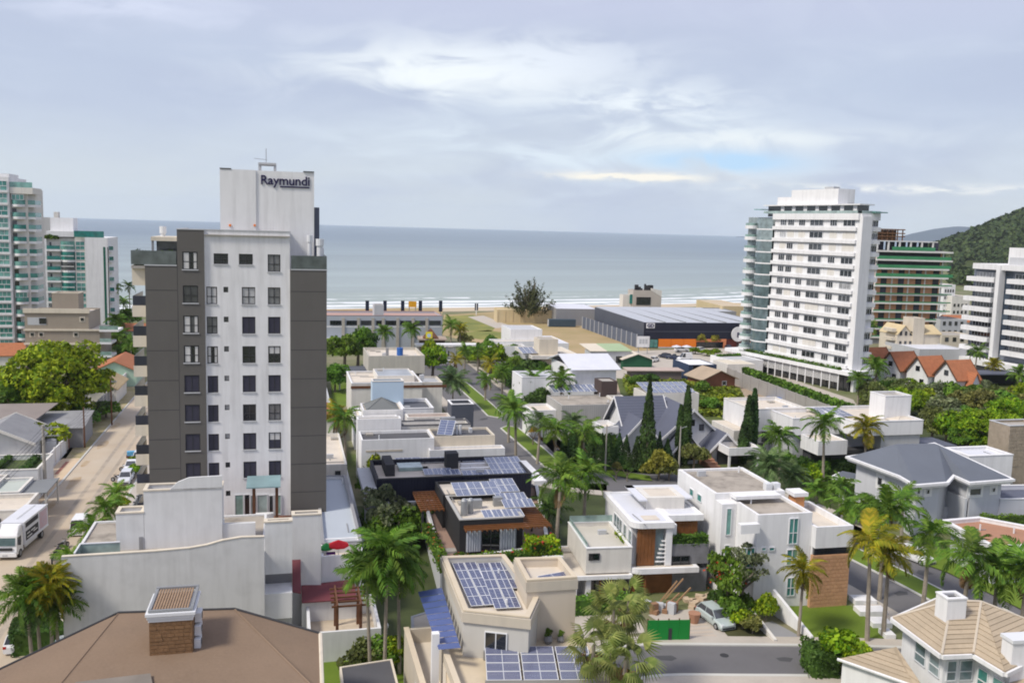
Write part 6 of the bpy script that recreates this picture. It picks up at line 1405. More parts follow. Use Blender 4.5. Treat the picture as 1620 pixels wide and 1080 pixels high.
# ------------------------------------------------------------------ steep-gabled white villa with slate roofs
f23=FP(1046,735,0,14);VG=T('gabled_villa','white villa with several steep blue-grey shingled gables','house',f23.p(0,0,0))
f23=Fr(G(1085,735,0),14)
gable(VG,f23,-7,0,8,16,4.6,8.6,slateb,axis='x',over=.8,wall=white,trim=white)
gable(VG,f23,-3.4,7.8,3.5,13,3.2,8.0,slateb,axis='y',over=.9,wall=white,trim=white)
gable(VG,f23,-8.5,-3.6,4.5,9.5,3.8,6.4,slateb,axis='y',over=.7,wall=white,trim=white)
gable(VG,f23,-1.8,2.2,.5,5,2.6,5.0,slateb,axis='y',over=.7,wall=lgray,trim=white);gable(VG,f23,4.2,8.4,-.3,6,2.8,4.9,slateb,axis='y',over=.7,wall=lgray,trim=white)
block(VG,f23,4.9,10.2,-4.5,-.4,2.4,3.6,white,concl,par=.8)
for a in(5.0,9.8):VG.part('carport_pillar',MB().box(f23,a,a+.3,-4.4,-4.1,0,2.4),white)
VG.part('carport_back',MB().box(f23,5.0,10.1,-.6,-.45,0,2.4),char);block(VG,f23,-11.5,-8.7,7,12,0,4.8,white,concl,par=.8)
for i in range(5):VG.part('step',MB().box(f23,2.4,4.1,-4.6+i,-3.62+i,0,.3+.28*i),terrad)
win(VG,f23,'f',1.6,2.8,5.4,6.4,3.48,gm=gld);win(VG,f23,'f',3.6,4.4,4.6,5.6,3.48,gm=gld);win(VG,f23,'f',-1.0,1.4,.6,2.4,.48,gm=gld);win(VG,f23,'f',5.4,7.2,.9,2.4,-.32,gm=gld)
# ------------------------------------------------------------------ houses of the middle distance
def simple(name,label,px,py,z,pxr,pyb,wall,roof,rot=14,z0=0,par=.3,cap=None,wins=(),cat='house',xl=None,gm=None):
 f_=FP(px,py,z,rot);t_=T(name,label,cat,f_.p(0,0,0));x1=f_.X(pxr,0,z);y1=max(3,f_.Y(pyb,0,z));block(t_,f_,0,x1,0,y1,z0,z,wall,roof,par=par,cap=cap)
 for r_ in wins:winpx(t_,f_,'f',*r_,-.02,gm=gm or gld)
 return t_,f_,x1,y1
t_,f_,x1,y1=simple('corrugated_house','long grey house with a ribbed blank front and a brown weathered roof',889,641,6.2,985,625,mat('ribbed_pale_wall',(.46,.45,.43),wave='X',wscale=.8,var=.1,streak=.15),dirty,par=.2,wins=())
f_b=FP(988,640,6.4);block(t_,f_b,0,f_b.X(1012,0,6),2,9,0,6.4,offwh,dirty,par=.2);win(t_,f_b,'f',.4,3.4,3.4,5.6,1.98,gm=glb)
block(t_,f_,f_.X(952,8,9),f_.X(977,8,9),8,12,5.8,f_.Z(603,12,8),mat('dark_brown_render',(.085,.06,.055)),conc,par=.15)
panels(t_,f_,1.5,10,6.6,9,2,1.15,1.9,tilt=10,cell=pv2);block(t_,f_,17.7,28,5.6,12,0,6.85,offwh,conc,par=.06);panels(t_,f_,18,6,6.9,8,3,1.15,1.9,tilt=10,cell=pv2)
block(t_,f_,-4.5,-.02,3,9,0,4.8,white,concl,par=.4)
t_,f_,x1,y1=simple('white_barn_house','white house with a big plain low-pitched roof beyond the palms',906,583,8.2,975,566,white,steelr,wins=())
gable(t_,f_,0,x1,0,y1,8.1,10.0,whdeck,axis='x',over=.8,wall=None);block(t_,f_,-11,-.02,-2,6,0,6.8,white,mat('fibre_sheet',(.55,.56,.58),wave='Y',wscale=.6),par=.1,cap=white);block(t_,f_,-6,x1*.7,-4,-2.02,0,5.2,white,concl,par=.2)
t_,f_,x1,y1=simple('white_cube_house','white two-level flat house at the end of the avenue nearest the sea',808,521,8.4,858,514,white,lgray)
block(t_,f_,-6,x1+1,-5,-.02,0,5.8,white,concl,par=.4);block(t_,f_,-8,2,-9,-5.02,0,5.0,white,concl,par=.4);win(t_,f_,'f',-5,-2,1.5,3.6,-5.02,gm=glb);win(t_,f_,'f',2,6,1.5,3.6,-5.02,gm=glb)
t_,f_,x1,y1=simple('beige_flat_house','beige flat-roofed house with a square tower block and wide thin eaves',842,563,6.0,920,548,offwh,cream,par=.2,z0=5.2);block(t_,f_,2,x1-1.5,1.5,12,0,5.2,beige,concl,par=.02)
block(t_,f_,2.5,7.2,3,8,5.7,9.6,cream,conc,par=.2);panels(t_,f_,-1.5,3,6.2,3,3,1.2,1.8,tilt=8,cell=pv2);
t_,f_,x1,y1=simple('low_white_sheds','row of low white-roofed sheds between the white cube house and the dirt field',840,543,4.6,900,531,white,whdeck,par=.1,cat='building')
f_=FP(935,554,4.8);t_=T('green_roof_shed','small shed whose roof is half cream and half pale green','shed',f_.p(0,0,0));x1=f_.X(998,0,4.8);t_.part('wall',MB().box(f_,0,x1,0,5,0,4.5),lgray)
xm=f_.X(960,0,4.8);k=(lambda a,b:[f_.p(a,-.3,4.5),f_.p(b,-.3,4.5),f_.p(b,9,5.3),f_.p(a,9,5.3),f_.p(a,-.3,4.65),f_.p(b,-.3,4.65),f_.p(b,9,5.45),f_.p(a,9,5.45)]);t_.part('cream_roof',MB().hexa(k(-.3,xm)),cream);t_.part('green_roof',MB().hexa(k(xm+.01,x1+.3)),mat('faded_green_sheet',(.36,.46,.28),var=.1))
for i in range(3):win(t_,f_,'f',2+i*5,3.6+i*5,1.4,3.2,-.02,gm=gld)
t_,f_,x1,y1=simple('workshop','small navy workshop with a white roof on the vacant lot',1090,577,4.0,1134,568,mat('navy_paint',(.03,.05,.10)),white,par=.1,wins=((1096,578,1104,588),(1112,578,1122,588)),cat='building')
f_=Fr(G(1112,617,0),20);t_=T('brick_shack','tumbledown brick shack with a dusty tan roof beside the green lot','house',f_.p(0,0,0));gable(t_,f_,0,8.5,0,7,2.6,4.4,mat('dusty_tan_tiles',(.46,.36,.26),var=.2,wave='X',wscale=.8),axis='y',wall=brickr,over=.7);win(t_,f_,'f',5.0,6.2,1.0,2.0,-.02,fm=white)
f_=Fr(G(1150,600,0),14);t_=T('pale_shed','low pale shed with a cream roof next to the long grey wall','shed',f_.p(0,0,0));block(t_,f_,0,7.5,0,8,0,3.8,offwh,cream,par=.1)
f_=Fr(G(1050,605,0),8);t_=T('flat_shack','low shack with a flat pink-grey roof at the edge of the green lot','shed',f_.p(0,0,0));t_.part('roof',MB().box(f_,-9,5,0,5,2.7,2.95),mat('pinkish_sheet',(.50,.40,.35),var=.15));t_.part('wall',MB().box(f_,-8,4.5,.5,4.5,0,2.7),mat('shack_boards',(.24,.20,.18),var=.3,fine=.3))
f_=Fr(G(985,584,0),10);t_=T('green_gable_shed','low shed with a dark green gable front near the barn house','shed',f_.p(0,0,0));gable(t_,f_,0,8,0,9,2.6,4.0,concl,axis='y',wall=mat('dark_green_paint',(.02,.10,.05)))
# grey wall along the tall tower's plot
A,B=G(1150,603,0),G(1365,690,0);d=B-A;f_=Fr(A,math.degrees(math.atan2(d.y,d.x)));t_=T('plot_wall','long plain grey concrete wall below the curved white tower','wall',A);n_=14;L=d.length
for i in range(n_):t_.part('wall_panel',MB().box(f_,L*i/n_+.03,L*(i+1)/n_-.03,0,.25,0,3.3),mat('grey_block_wall',(.36,.34,.32),var=.12,stain=.12))
for i in range(n_+1):t_.part('pilaster',MB().box(f_,L*i/n_-.2,L*i/n_+.2,-.1,.35,0,3.4),mat('grey_block_wall',(.36,.34,.32)))
hedge(f_,6,L-4,1.2,2.6,0,4.2,L_mid,'clipped hedge and palms behind the long grey concrete wall',dens=10,size=.28)
f_=Fr(G(1218,655,0),14);mb=MB();[mb.box(Fr(G(1195+random.uniform(-18,22),648+random.uniform(-8,5),0),random.uniform(0,90)),-1.4,1.4,-.12,.12,.05*i,.05*i+.1)for i in range(22)];one('timber_stack','scattered stacks of timber beside the long grey wall','timber',mb,mat('raw_timber',(.36,.22,.12)))
one('blue_tarpaulin','blue tarpaulin over building material near the long grey wall','tarpaulin',MB().hexa([G(1212,632,0),G(1240,633,0),G(1238,628,0),G(1212,627,0),G(1214,632,1.0),G(1238,633,1.0),G(1236,628,1.2),G(1213,627,1.2)]),blueb)
# ------------------------------------------------------------------ warehouse
f24=FP(1019.5,510,8.0,12);WHS=T('warehouse','big navy warehouse with a pale ribbed roof and an orange shopfront','warehouse',f24.p(0,0,0));x1=f24.X(1215,0,8);y1=f24.YX(941,0,8.0)
zn=f24.Z(536,10,0)
WHS.part('side_cladding',MB().box(f24,0,.3,.31,y1,0,8.0),navyl);WHS.part('front_cladding',MB().box(f24,0,x1,0,.3,zn,8.0),navy);WHS.part('back_cladding',MB().box(f24,.31,x1,y1-.3,y1,0,8.0).box(f24,x1-.3,x1,.31,y1-.31,0,8.0),navyl)
n_=6
for i in range(n_):
 a,b=.35+(x1-.7)*i/n_,.35+(x1-.7)*(i+1)/n_-.1;WHS.part('roof_sheet',MB().hexa([f24.p(a,.35,7.3),f24.p(b,.35,7.3),f24.p(b,y1-.4,7.6),f24.p(a,y1-.4,7.6),f24.p(a,.35,7.85),f24.p(b,.35,7.85),f24.p(b,y1-.4,8.3),f24.p(a,y1-.4,8.3)]),steelr);WHS.part('roof_joint',MB().box(f24,b+.003,b+.097,.4,y1-.5,7.9,8.25),galv)
WHS.part('light_strip',MB().box(f24,.5,x1-.6,-.05,-.003,f24.Z(525,10,0),f24.Z(525,10,0)+.25),mat('dull_grey_strip',(.07,.075,.10)))
xo0,xo1=f24.X(1042,-.1,3),f24.X(1149,-.1,3)
for i in range(3):w_=(f24.X(1102,-.1,3)-xo0)/3;WHS.part('shopfront_panel',MB().box(f24,xo0+i*w_+.05,xo0+(i+1)*w_-.05,-.08,.2,.4,zn-.02),orange)
WHS.part('shopfront_frame',MB().box(f24,f24.X(1102,-.1,3),xo1,-.25,.2,zn-.9,zn-.02).box(f24,xo1-.9,xo1,-.25,.2,0,zn-.92),mat('salmon_orange_paint',(.72,.26,.12)))
win(WHS,f24,'f',f24.X(1103,0,3),xo1-1.0,.2,zn-1.0,.15,gm=gld,n=6,name='shop_window');win(WHS,f24,'f',f24.X(1028,0,3),xo0-.2,.2,zn-.1,-.02,gm=glt,n=2,name='shop_window')
WHS.part('brick_wall',MB().box(f24,xo1+.1,x1,.05,.25,0,zn-.02),mat('dark_red_brick',(.13,.03,.025),var=.3));WHS.part('plinth',MB().box(f24,xo0,f24.X(1102,-.1,3),-.2,.2,0,.38),lgray);WHS.part('wall',MB().box(f24,.31,f24.X(1028,0,3)-.1,.05,.25,0,zn-.01),char)
a,b=f24.hf(1022.5,519,-.1),f24.hf(1036,511,-.1);WHS.part('sign_plate',MB().box(f24,a[0],b[0],-.15,-.01,a[1],b[1]),white);lettering(WHS,f24,'f','GD',1024,1034.5,517.5,-.15,ink,bold=.03,out=.03)
c_=f24.hf(1168,528.5,-1.0);r_=2.35;t_=T('round_sign','big round white sign on a post at the right corner of the navy warehouse','sign',f24.p(c_[0],-1.0,0));t_.part('disc',MB().tube(f24.p(c_[0],-1.1,c_[1]),f24.p(c_[0],-.85,c_[1]),r_,n=36),white);t_.part('post',MB().tube(f24.p(c_[0],-.7,0),f24.p(c_[0],-.7,c_[1]),.16),char)
lettering(t_,f24,'f','B',1166,1171,533,-1.1,ink,bold=.03,out=.04)
f25=Fr(G(1000,548,0),12);t_=T('slate_fence','high slate-grey sheet fence beside the navy warehouse','fence',f25.p(0,0,0));A,B=G(1008,550,0),G(922,519,0);d=B-A;f25=Fr(A,math.degrees(math.atan2(d.y,d.x)));L=d.length
for i in range(12):t_.part('fence_panel',MB().box(f25,L*i/12+.05,L*(i+1)/12-.05,0,.12,0,4.2),mat('fence_sheet',(.13,.15,.20),wave='Y',wscale=.6))
for i in range(13):t_.part('fence_post',MB().box(f25,L*i/12-.12,L*i/12+.12,.13,.35,0,4.3),lgray)
f26=Fr(G(1008,560,0),10);t_=T('billboard','white billboard on two posts in front of the warehouse corner','billboard',f26.p(0,0,0));a,b=f26.hf(1008,549,0),f26.hf(1028,532,0);t_.part('board',MB().box(f26,a[0],b[0],0,.2,a[1],b[1]),white)
for x in(a[0]+.5,b[0]-.5):t_.part('post',MB().tube(f26.p(x,.25,0),f26.p(x,.25,b[1]),.12),galv)
mb=MB();[mb.box(f26,a[0]+.6+i*.9,a[0]+1.3+i*.9,-.02,-.003,a[1]+1.0,a[1]+2.4)for i in range(3)];t_.part('faded_print',mb,lgray)
# white umbrellas and cars of the car park
for i,(a,b,lab)in enumerate(((1070,553,'white car park tent on the left, before the orange shopfront'),(1086,553,'white car park tent on the right, before the orange shopfront'))):parasol(G(a,b+5,0),0,whdeck,lab,2.4,1.5)
for i,(a,b,col,lab,kd)in enumerate(((1078,556,(.7,.7,.72),'white car at the front of the warehouse car park','hatch'),(1108,556,(.65,.66,.68),'white car between the two clipped yellow bushes','hatch'),(1152,552,(.02,.02,.05),'dark car by the shopfront corner of the warehouse','sedan'),(1052,566,(.02,.025,.05),'dark car nearest the billboard','hatch'),(1066,568,(.02,.03,.07),'dark pickup beside the white van','pickup'),(1083,570,(.75,.75,.77),'tall white van at the rear of the car park','van'),(1034,572,(.75,.75,.75),'white car beside the billboard posts','sedan'))):car(G(a,b,0),rad(14+i*37),col,lab,kind=kd,H=2.2 if kd=='van' else 1.48,group=None)
# ------------------------------------------------------------------ low buildings along the beach
f27=FP(500,499,9.6,14);BB=T('beach_building','long two-storey grey building facing the beach with ribbon windows','building',f27.p(0,0,0));x1=f27.X(700,0,9.6)
block(BB,f27,0,x1,0,14,0,9.6,mat('bluish_grey_render',(.42,.45,.50),var=.06),mat('salmon_roof',(.46,.30,.26),var=.1),par=.5,cap=mat('salmon_coping',(.45,.28,.24)))
for px0 in(522,548,571,595,610,633,657,679):winpx(BB,f27,'f',px0,507,px0+(9 if px0==595 else 18),514,-.05,gm=gld,n=4)
BB.part('window_band',MB().box(f27,.2,x1-.2,-.03,-.003,f27.Z(515,20,0)-.5,f27.Z(515,20,0)-.1),white)
for px0 in(543,567,590,606,629,653,675):x=f27.X(px0,0,5);BB.part('pier',MB().box(f27,x-.4,x+.4,-.3,-.051,0,9.0),mat('warm_grey_pier',(.47,.43,.38)))
xa_,xb_=f27.X(592,1,10),f27.X(607,1,10);block(BB,f27,xa_,xb_,1,6,9.1,f27.Z(482,xa_,1),lgray,conc,par=.2)
f28=FP(517,522,4.6,14);t_=T('white_low_building','low white building with flat roofs in front of the beach building','building',f28.p(0,0,0));block(t_,f28,-4,f28.X(602,0,4),0,10,0,4.6,lgray,concl,par=.3,cap=white);win(t_,f28,'f',f28.X(582,0,3),f28.X(600,0,3),.5,3.6,-.02,gm=gld)
block(t_,f28,-4,f28.X(545,-8,4),-9,-1,0,3.4,white,lgray,par=.2)
f29=FP(664,533,5.0,8);t_=T('thatched_bar','dark timber beach bar with a pointed roof and a yellow sign','bar',f29.p(0,0,0));x1=f29.X(704,0,5);t_.part('wall',MB().box(f29,0,x1,0,6,0,4.2),mat('dark_bar_wall',(.11,.085,.075),var=.3));t_.part('eave',MB().box(f29,-.5,x1+.5,-.8,6.3,4.2,4.6),mat('pale_eave',(.45,.36,.30)))
xm=x1/2-.4;t_.part('pointed_roof',MB().poly([f29.p(xm-2.2,-.6,4.61),f29.p(xm+2.2,-.6,4.61),f29.p(xm,1.6,7.4)]).poly([f29.p(xm+2.2,-.6,4.61),f29.p(xm+2.2,3.8,4.61),f29.p(xm,1.6,7.4)]).poly([f29.p(xm+2.2,3.8,4.61),f29.p(xm-2.2,3.8,4.61),f29.p(xm,1.6,7.4)]).poly([f29.p(xm-2.2,3.8,4.61),f29.p(xm-2.2,-.6,4.61),f29.p(xm,1.6,7.4)]),woodd)
a,b=f29.hf(673.5,535,-.9),f29.hf(684,525,-.9);t_.part('sign_board',MB().box(f29,a[0],b[0],-1.0,-.85,a[1],b[1]),yellow);t_.part('sign_emblem',MB().tube(f29.p((a[0]+b[0])/2,-1.03,(a[1]+b[1])/2-.1),f29.p((a[0]+b[0])/2,-1.01,(a[1]+b[1])/2-.1),.55,n=14),bluew);t_.part('doorway',MB().box(f29,xm-.3,xm+1.4,-.05,-.003,0,2.6),black);t_.part('doorway_frame',MB().box(f29,xm-.6,xm-.32,-.1,-.003,0,2.8),wood)
GT=T('gatehouse','small white gatehouse at the seaward end of the avenue','gatehouse',G(700,566,0));fg=Fr(G(692,568,0),14);block(GT,fg,0,5,0,4,0,3.2,white,concl,par=.2);GT.part('portal_roof',MB().box(fg,-6,11,-1,2.5,3.6,4.1),white);GT.part('portal_post',MB().box(fg,-5.6,-5.2,0,.4,0,3.6).box(fg,10.4,10.8,0,.4,0,3.6).box(fg,2.3,2.7,-.6,-.3,0,3.6),lgray);win(GT,fg,'f',.8,3.2,1,2.3,-.02,gm=gld)
nav=mat('banner_navy',(.012,.018,.04),var=.05)
for i,(px_,lab)in enumerate(((581,'leftmost navy beach banner above the grey building'),(609,'second navy beach banner from the left'),(637,'navy beach banner just left of the orange banner'),(665,'navy beach banner just right of the orange banner'),(697,'rightmost navy beach banner of the row'))):
 P=G(px_,520,0);P=G(px_,489,9.0);D=330/P.y;f_=Fr((P.x,P.y),6);t_=T('beach_banner',lab,'banner',f_.p(0,0,0),'navy banners along the beach');z0,z1=f_.Z(493,0,0),f_.Z(475.5,0,0);w_=abs(f_.X(px_+3,0,z1));t_.part('pole',MB().tube(f_.p(0,.15,0),f_.p(0,.15,z1),.12),galv);t_.part('cloth',MB().box(f_,-w_,w_,-.05,.05,z0,z1),nav)
P=G(652.5,489,9.0);f_=Fr((P.x,P.y),6);t_=T('orange_banner','orange yellow hoarding among the navy banners by the beach','banner',f_.p(0,0,0));z0,z1=f_.Z(486,0,0),f_.Z(476.5,0,0);w_=abs(f_.X(659,0,z1));t_.part('board',MB().box(f_,-w_,w_,-.1,.1,z0,z1),mat('amber_print',(.75,.36,.02),var=.15,scale=1));t_.part('post',MB().tube(f_.p(-w_*.8,.2,0),f_.p(-w_*.8,.2,z1),.12).tube(f_.p(w_*.8,.2,0),f_.p(w_*.8,.2,z1),.12),galv)
P=G(753.5,498,0);f_=Fr(P,6);t_=T('dark_flag','small dark flag on a white post standing alone by the beach road','flag',P);z1=f_.Z(480,0,0);t_.part('post',MB().tube(P,(P.x,P.y,z1),.2),white);t_.part('cloth',MB().box(f_,-.7,.7,-.1,.1,f_.Z(491,0,0),z1),nav)
f30=Fr(G(786,510,0),8);YW=T('yellow_building','long low faded yellow building behind the big feathery tree','building',f30.p(0,0,0));x1=f30.X(906,0,4);block(YW,f30,0,x1,0,10,0,f30.Z(489.5,0,0),yellw,yellw,par=.3)
for i in range(10):YW.part('pilaster',MB().box(f30,x1*i/10,x1*i/10+.35,-.15,-.003,0,4.4),yellw)
f31=Fr(G(868,517,0),8);t_=T('shipping_container','dark blue-grey shipping container on the dirt field','container',f31.p(0,0,0));L=f31.X(911,0,1.5);t_.part('shell',MB().box(f31,0,L,0,2.5,.1,2.8),mat('container_paint',(.06,.09,.12),var=.1))
for i in range(int(L/.8)):t_.part('corrugation',MB().box(f31,.3+i*.8,.6+i*.8,-.08,-.003,.3,2.6),mat('container_paint',(.06,.09,.12)))
t_.part('door',MB().box(f31,-.06,-.003,.1,2.4,.2,2.7),lgray)
t_,f_,x1,y1=simple('white_sheds','row of pale sheet-roofed sheds by the beach left of the watch house',880,488,6.4,945,480,mgray,whdeck,rot=8,par=.05,cat='shed')
t_,f_,x1,y1=simple('watch_house','beige building with a cluttered dark terrace by the sea behind the warehouse',1002,459,11.6,1047,457,mat('grey_beige_render',(.50,.45,.40),var=.08),conc,rot=10,cat='building');win(t_,f_,'f',x1*.12,x1*.62,5.5,8.8,-.02,gm=gld,n=3)
for i in range(9):a=random.uniform(.05,.6)*x1;t_.part('terrace_clutter',MB().box(f_,a,a+random.uniform(.3,2),1,1.3+random.random(),11.3,12.2+random.random()*2.2),char)
t_.part('parapet_slope',MB().hexa([f_.p(x1*.62,-.1,11.61),f_.p(x1,-.1,9.0),f_.p(x1,.5,9.0),f_.p(x1*.62,.5,11.61),f_.p(x1*.62,-.1,12.6),f_.p(x1,-.1,11.61),f_.p(x1,.5,11.61),f_.p(x1*.62,.5,12.6)]),offwh);block(t_,f_,-4,-.02,1,6,0,9.5,offwh,conc,par=.2);t_.part('teal_screen',MB().box(f_,-1.2,-.1,.5,.95,6,9.8),glt)
t_,f_,x1,y1=simple('tan_beach_building','low tan building with a sandy roof by the sea left of the curved white tower',1143,484,7.0,1185,474,yellw,sand,rot=8,par=.2,cat='building');t_,f_,x1,y1=simple('grey_roof_shed','grey low-roofed sheds behind the warehouse roof',1110,492,6,1165,486,mgray,steelr,rot=8,cat='shed')
ORD='first second third fourth fifth sixth seventh eighth ninth tenth eleventh twelfth thirteenth fourteenth fifteenth'.split()
# ------------------------------------------------------------------ curved white tower (right)
def rows_of(T_,fr,side,pl,u0,u1,zs,specs,fm,gm,seed=1,skip=.25):
 g=random.Random(seed)
 for z in zs:
  for(a,b)in specs:
   if g.random()<skip:continue
   win(T_,fr,side,a,b,z+.95,z+2.35,pl,fm=fm,gm=gm)
CW=T('curved_white_tower','tall white apartment tower with long white bands and a curved glass corner','apartment building',G(1345,620,0))
fc=Fr(G(1341,618,0),26);H0=5.2;NF=12;PT=2.94;HT=H0+NF*PT
LD=fc.YX(1219,0,20);RX=fc.X(1385,-.75,20)
CW.part('wall',MB().box(fc,0,RX-.25,0,LD,H0,HT),white)
for k in range(NF+1):
 z=H0+k*PT-.15
 if k==NF:CW.part('slab_band',MB().box(fc,-.55,-.004,-.0,LD+.4,z-.4,z+1.1).box(fc,0,RX-.2,-.5,-.004,z-.4,z+1.1),white);continue
 CW.part('slab_band',MB().hexa([fc.p(-.55,.6,z),fc.p(-.004,.6,z),fc.p(-.004,LD+.3,z),fc.p(-.55,LD+.3,z),fc.p(-.55,.6,z+.85),fc.p(-.004,.6,z+.85),fc.p(-.004,LD+.3,z+.85),fc.p(-.55,LD+.3,z+.85)]),white)
 CW.part('slab_band',MB().box(fc,RX*.52,RX-.1,-.75,-.004,z,z+1.0),white)
 CW.part('painted_shadow_strip',MB().box(fc,-.05,-.004,.7,LD,z-.32,z-.02),lgray)  # flat grey strip paints the shade line below each slab band
 if k==0:continue
for k in range(NF):
 z=H0+k*PT;g=random.Random(k*3+1);pos=[(.9,3.6),(5.0,6.6),(8.2,11.4),(12.6,14.2),(15.4,17.0),(17.4,19.0)]
 pos=[(a*LD/20.5,b*LD/20.5)for a,b in pos]
 for i,(a,b)in enumerate(pos):
  if g.random()<(.22 if i!=0 else .12):CW.part('closed_shutter',MB().box(fc,-.05,-.006,a,b,z+.95,z+2.5),offwh);continue
  win(CW,fc,'l',a,b,z+.95,z+2.45,-.02,fm=metalw,gm=gld if g.random()<.7 else gl,n=3 if b-a>1.6 else 1)
 for j in range(4):CW.part('panel_joint',MB().box(fc,-.03,-.004,LD*(j+.7)/4.3,LD*(j+.7)/4.3+.06,z+.86,z+2.5),lgray)
 if g.random()<.85:win(CW,fc,'f',RX*.58,RX-.35,z+.95,z+2.4,-.02,fm=metalw,gm=gld,n=3)
CW.part('corner_fin',MB().box(fc,-.08,RX*.5,-.9,-.005,H0-5.2,HT+.3),white)
# glass corner: stacked bowed bays with round balconies at the far left
for k in range(NF):
 z=H0+k*PT;mb=MB();n=8;pts=[]
 for i in range(n+1):a=math.pi/2*i/n;pts.append(fc.p(-.1+5.2*math.sin(a)*.9,LD+.45+5.5*(1-math.cos(a))+1.2*math.sin(a),0))
 pts=[]
 for i in range(n+1):t_=i/n;pts.append(fc.p(-.3-1.3*math.sin(math.pi*t_),LD+.35+6.4*t_,0))
 for a,b in zip(pts,pts[1:]):mb.poly([a+Vector((0,0,z+.02)),b+Vector((0,0,z+.02)),b+Vector((0,0,z+2.6)),a+Vector((0,0,z+2.6))][::-1])
 CW.part('bowed_glazing',mb,glb);sb=MB();sb.prism([(p.x,p.y)for p in pts]+[tuple(fc.p(2,LD+6.7)[:2]),tuple(fc.p(2,LD+.35)[:2])],z-.32,z+.02);CW.part('floor_slab',sb,white)
 c_=fc.p(-1.1,LD+7.6,0);CW.part('round_balcony',MB().tube(c_+Vector((0,0,z-.1)),c_+Vector((0,0,z+.75)),1.7,n=18),white);CW.part('balcony_glass',MB().tube(c_+Vector((0,0,z+.76)),c_+Vector((0,0,z+1.4)),1.6,n=18),glc)
 c_=fc.p(1.4,LD+9.6,0);CW.part('round_balcony',MB().tube(c_+Vector((0,0,z-.1)),c_+Vector((0,0,z+.75)),1.7,n=18),white);CW.part('balcony_glass',MB().tube(c_+Vector((0,0,z+.76)),c_+Vector((0,0,z+1.4)),1.6,n=18),glt)
CW.part('core_wall',MB().box(fc,.6,RX-2,LD+.02,LD+11,0,HT),glassmat('pale_glass_core',(.40,.46,.47),(.6,.64,.64)))
# penthouse
CW.part('penthouse_glazing',MB().box(fc,1.0,RX-2,1.5,LD+4,HT+.2,HT+2.9),gld);CW.part('penthouse_roof',MB().box(fc,.2,RX-1.2,.6,LD+5,HT+2.9,HT+3.2),white)
for i in range(7):CW.part('penthouse_pier',MB().box(fc,.9,.995,2+i*LD/7,3.2+i*LD/7,HT+.2,HT+2.9),white)
CW.part('parapet_glass',MB().box(fc,-.5,-.44,.4,LD+4,HT+.96,HT+1.6).box(fc,0,RX-.3,-.45,-.4,HT+.96,HT+1.6),glc)
for z in(0,):CW.part('corner_canopy',MB().box(fc,RX-3.0,RX+1.0,-1.4,4,HT+1.2,HT+1.45).box(fc,-1.2,1.0,LD+4,LD+7,HT+1.9,HT+2.1),glt)
ya,yb_,yc_=[fc.YX(q,1.6,HT+5)for q in(1326,1252,1229)]
block(CW,fc,1.6,7.0,ya,yb_,HT+3.2,HT+6.9,white,conc,par=.2,wname='lift_core');block(CW,fc,1.9,6.6,yb_+.02,yc_,HT+3.2,HT+5.2,white,conc,par=.2,wname='lift_core');CW.part('roof_box',MB().box(fc,3,5,ya+3,ya+6,HT+6.6,HT+7.5),lgray)
# podium with louvres
CW.part('podium_slab',MB().box(fc,-2.6,RX+.5,-2.4,LD+14,4.0,4.9),white);hedge(fc,-2.4,-1.6,1,LD+8,4.9,5.4,L_mid,parent=CW,name='podium_hedge',dens=12,size=.2)
CW.part('podium_glazing',MB().box(fc,-1.2,RX-1.4,-.88,LD+12,0,3.99),gld)
for i in range(9):CW.part('louvre',MB().box(fc,-2.0,-1.9,1,LD+13,1.9+i*.22,1.99+i*.22),white)
for i in range(16):CW.part('podium_column',MB().box(fc,-2.15,-2.02,1+i*(LD+12)/15,1.25+i*(LD+12)/15,0,3.98),white)
CW.part('podium_column',MB().box(fc,-.4,.5,-2.0,-1.2,0,4),white);CW.part('podium_column',MB().box(fc,RX-1,RX,-2.0,-1.2,0,4),white)
for i in range(8):CW.part('louvre',MB().box(fc,1.0,RX-1.5,-1.3,-1.2,.8+i*.38,.95+i*.38),white)
f_=Fr(G(1175,590,0),20);t_=T('tower_gatehouse','low white entrance building with roof planting left of the curved tower','building',f_.p(0,0,0));block(t_,f_,-5,4,-3,8,0,3.8,white,lgray,par=.2);hedge(f_,-4,3,5.5,6.5,3.6,4.1,L_mid,parent=t_,name='roof_planting',dens=12,size=.2);win(t_,f_,'f',-3,-1,.8,2.8,-3.02,gm=gld)
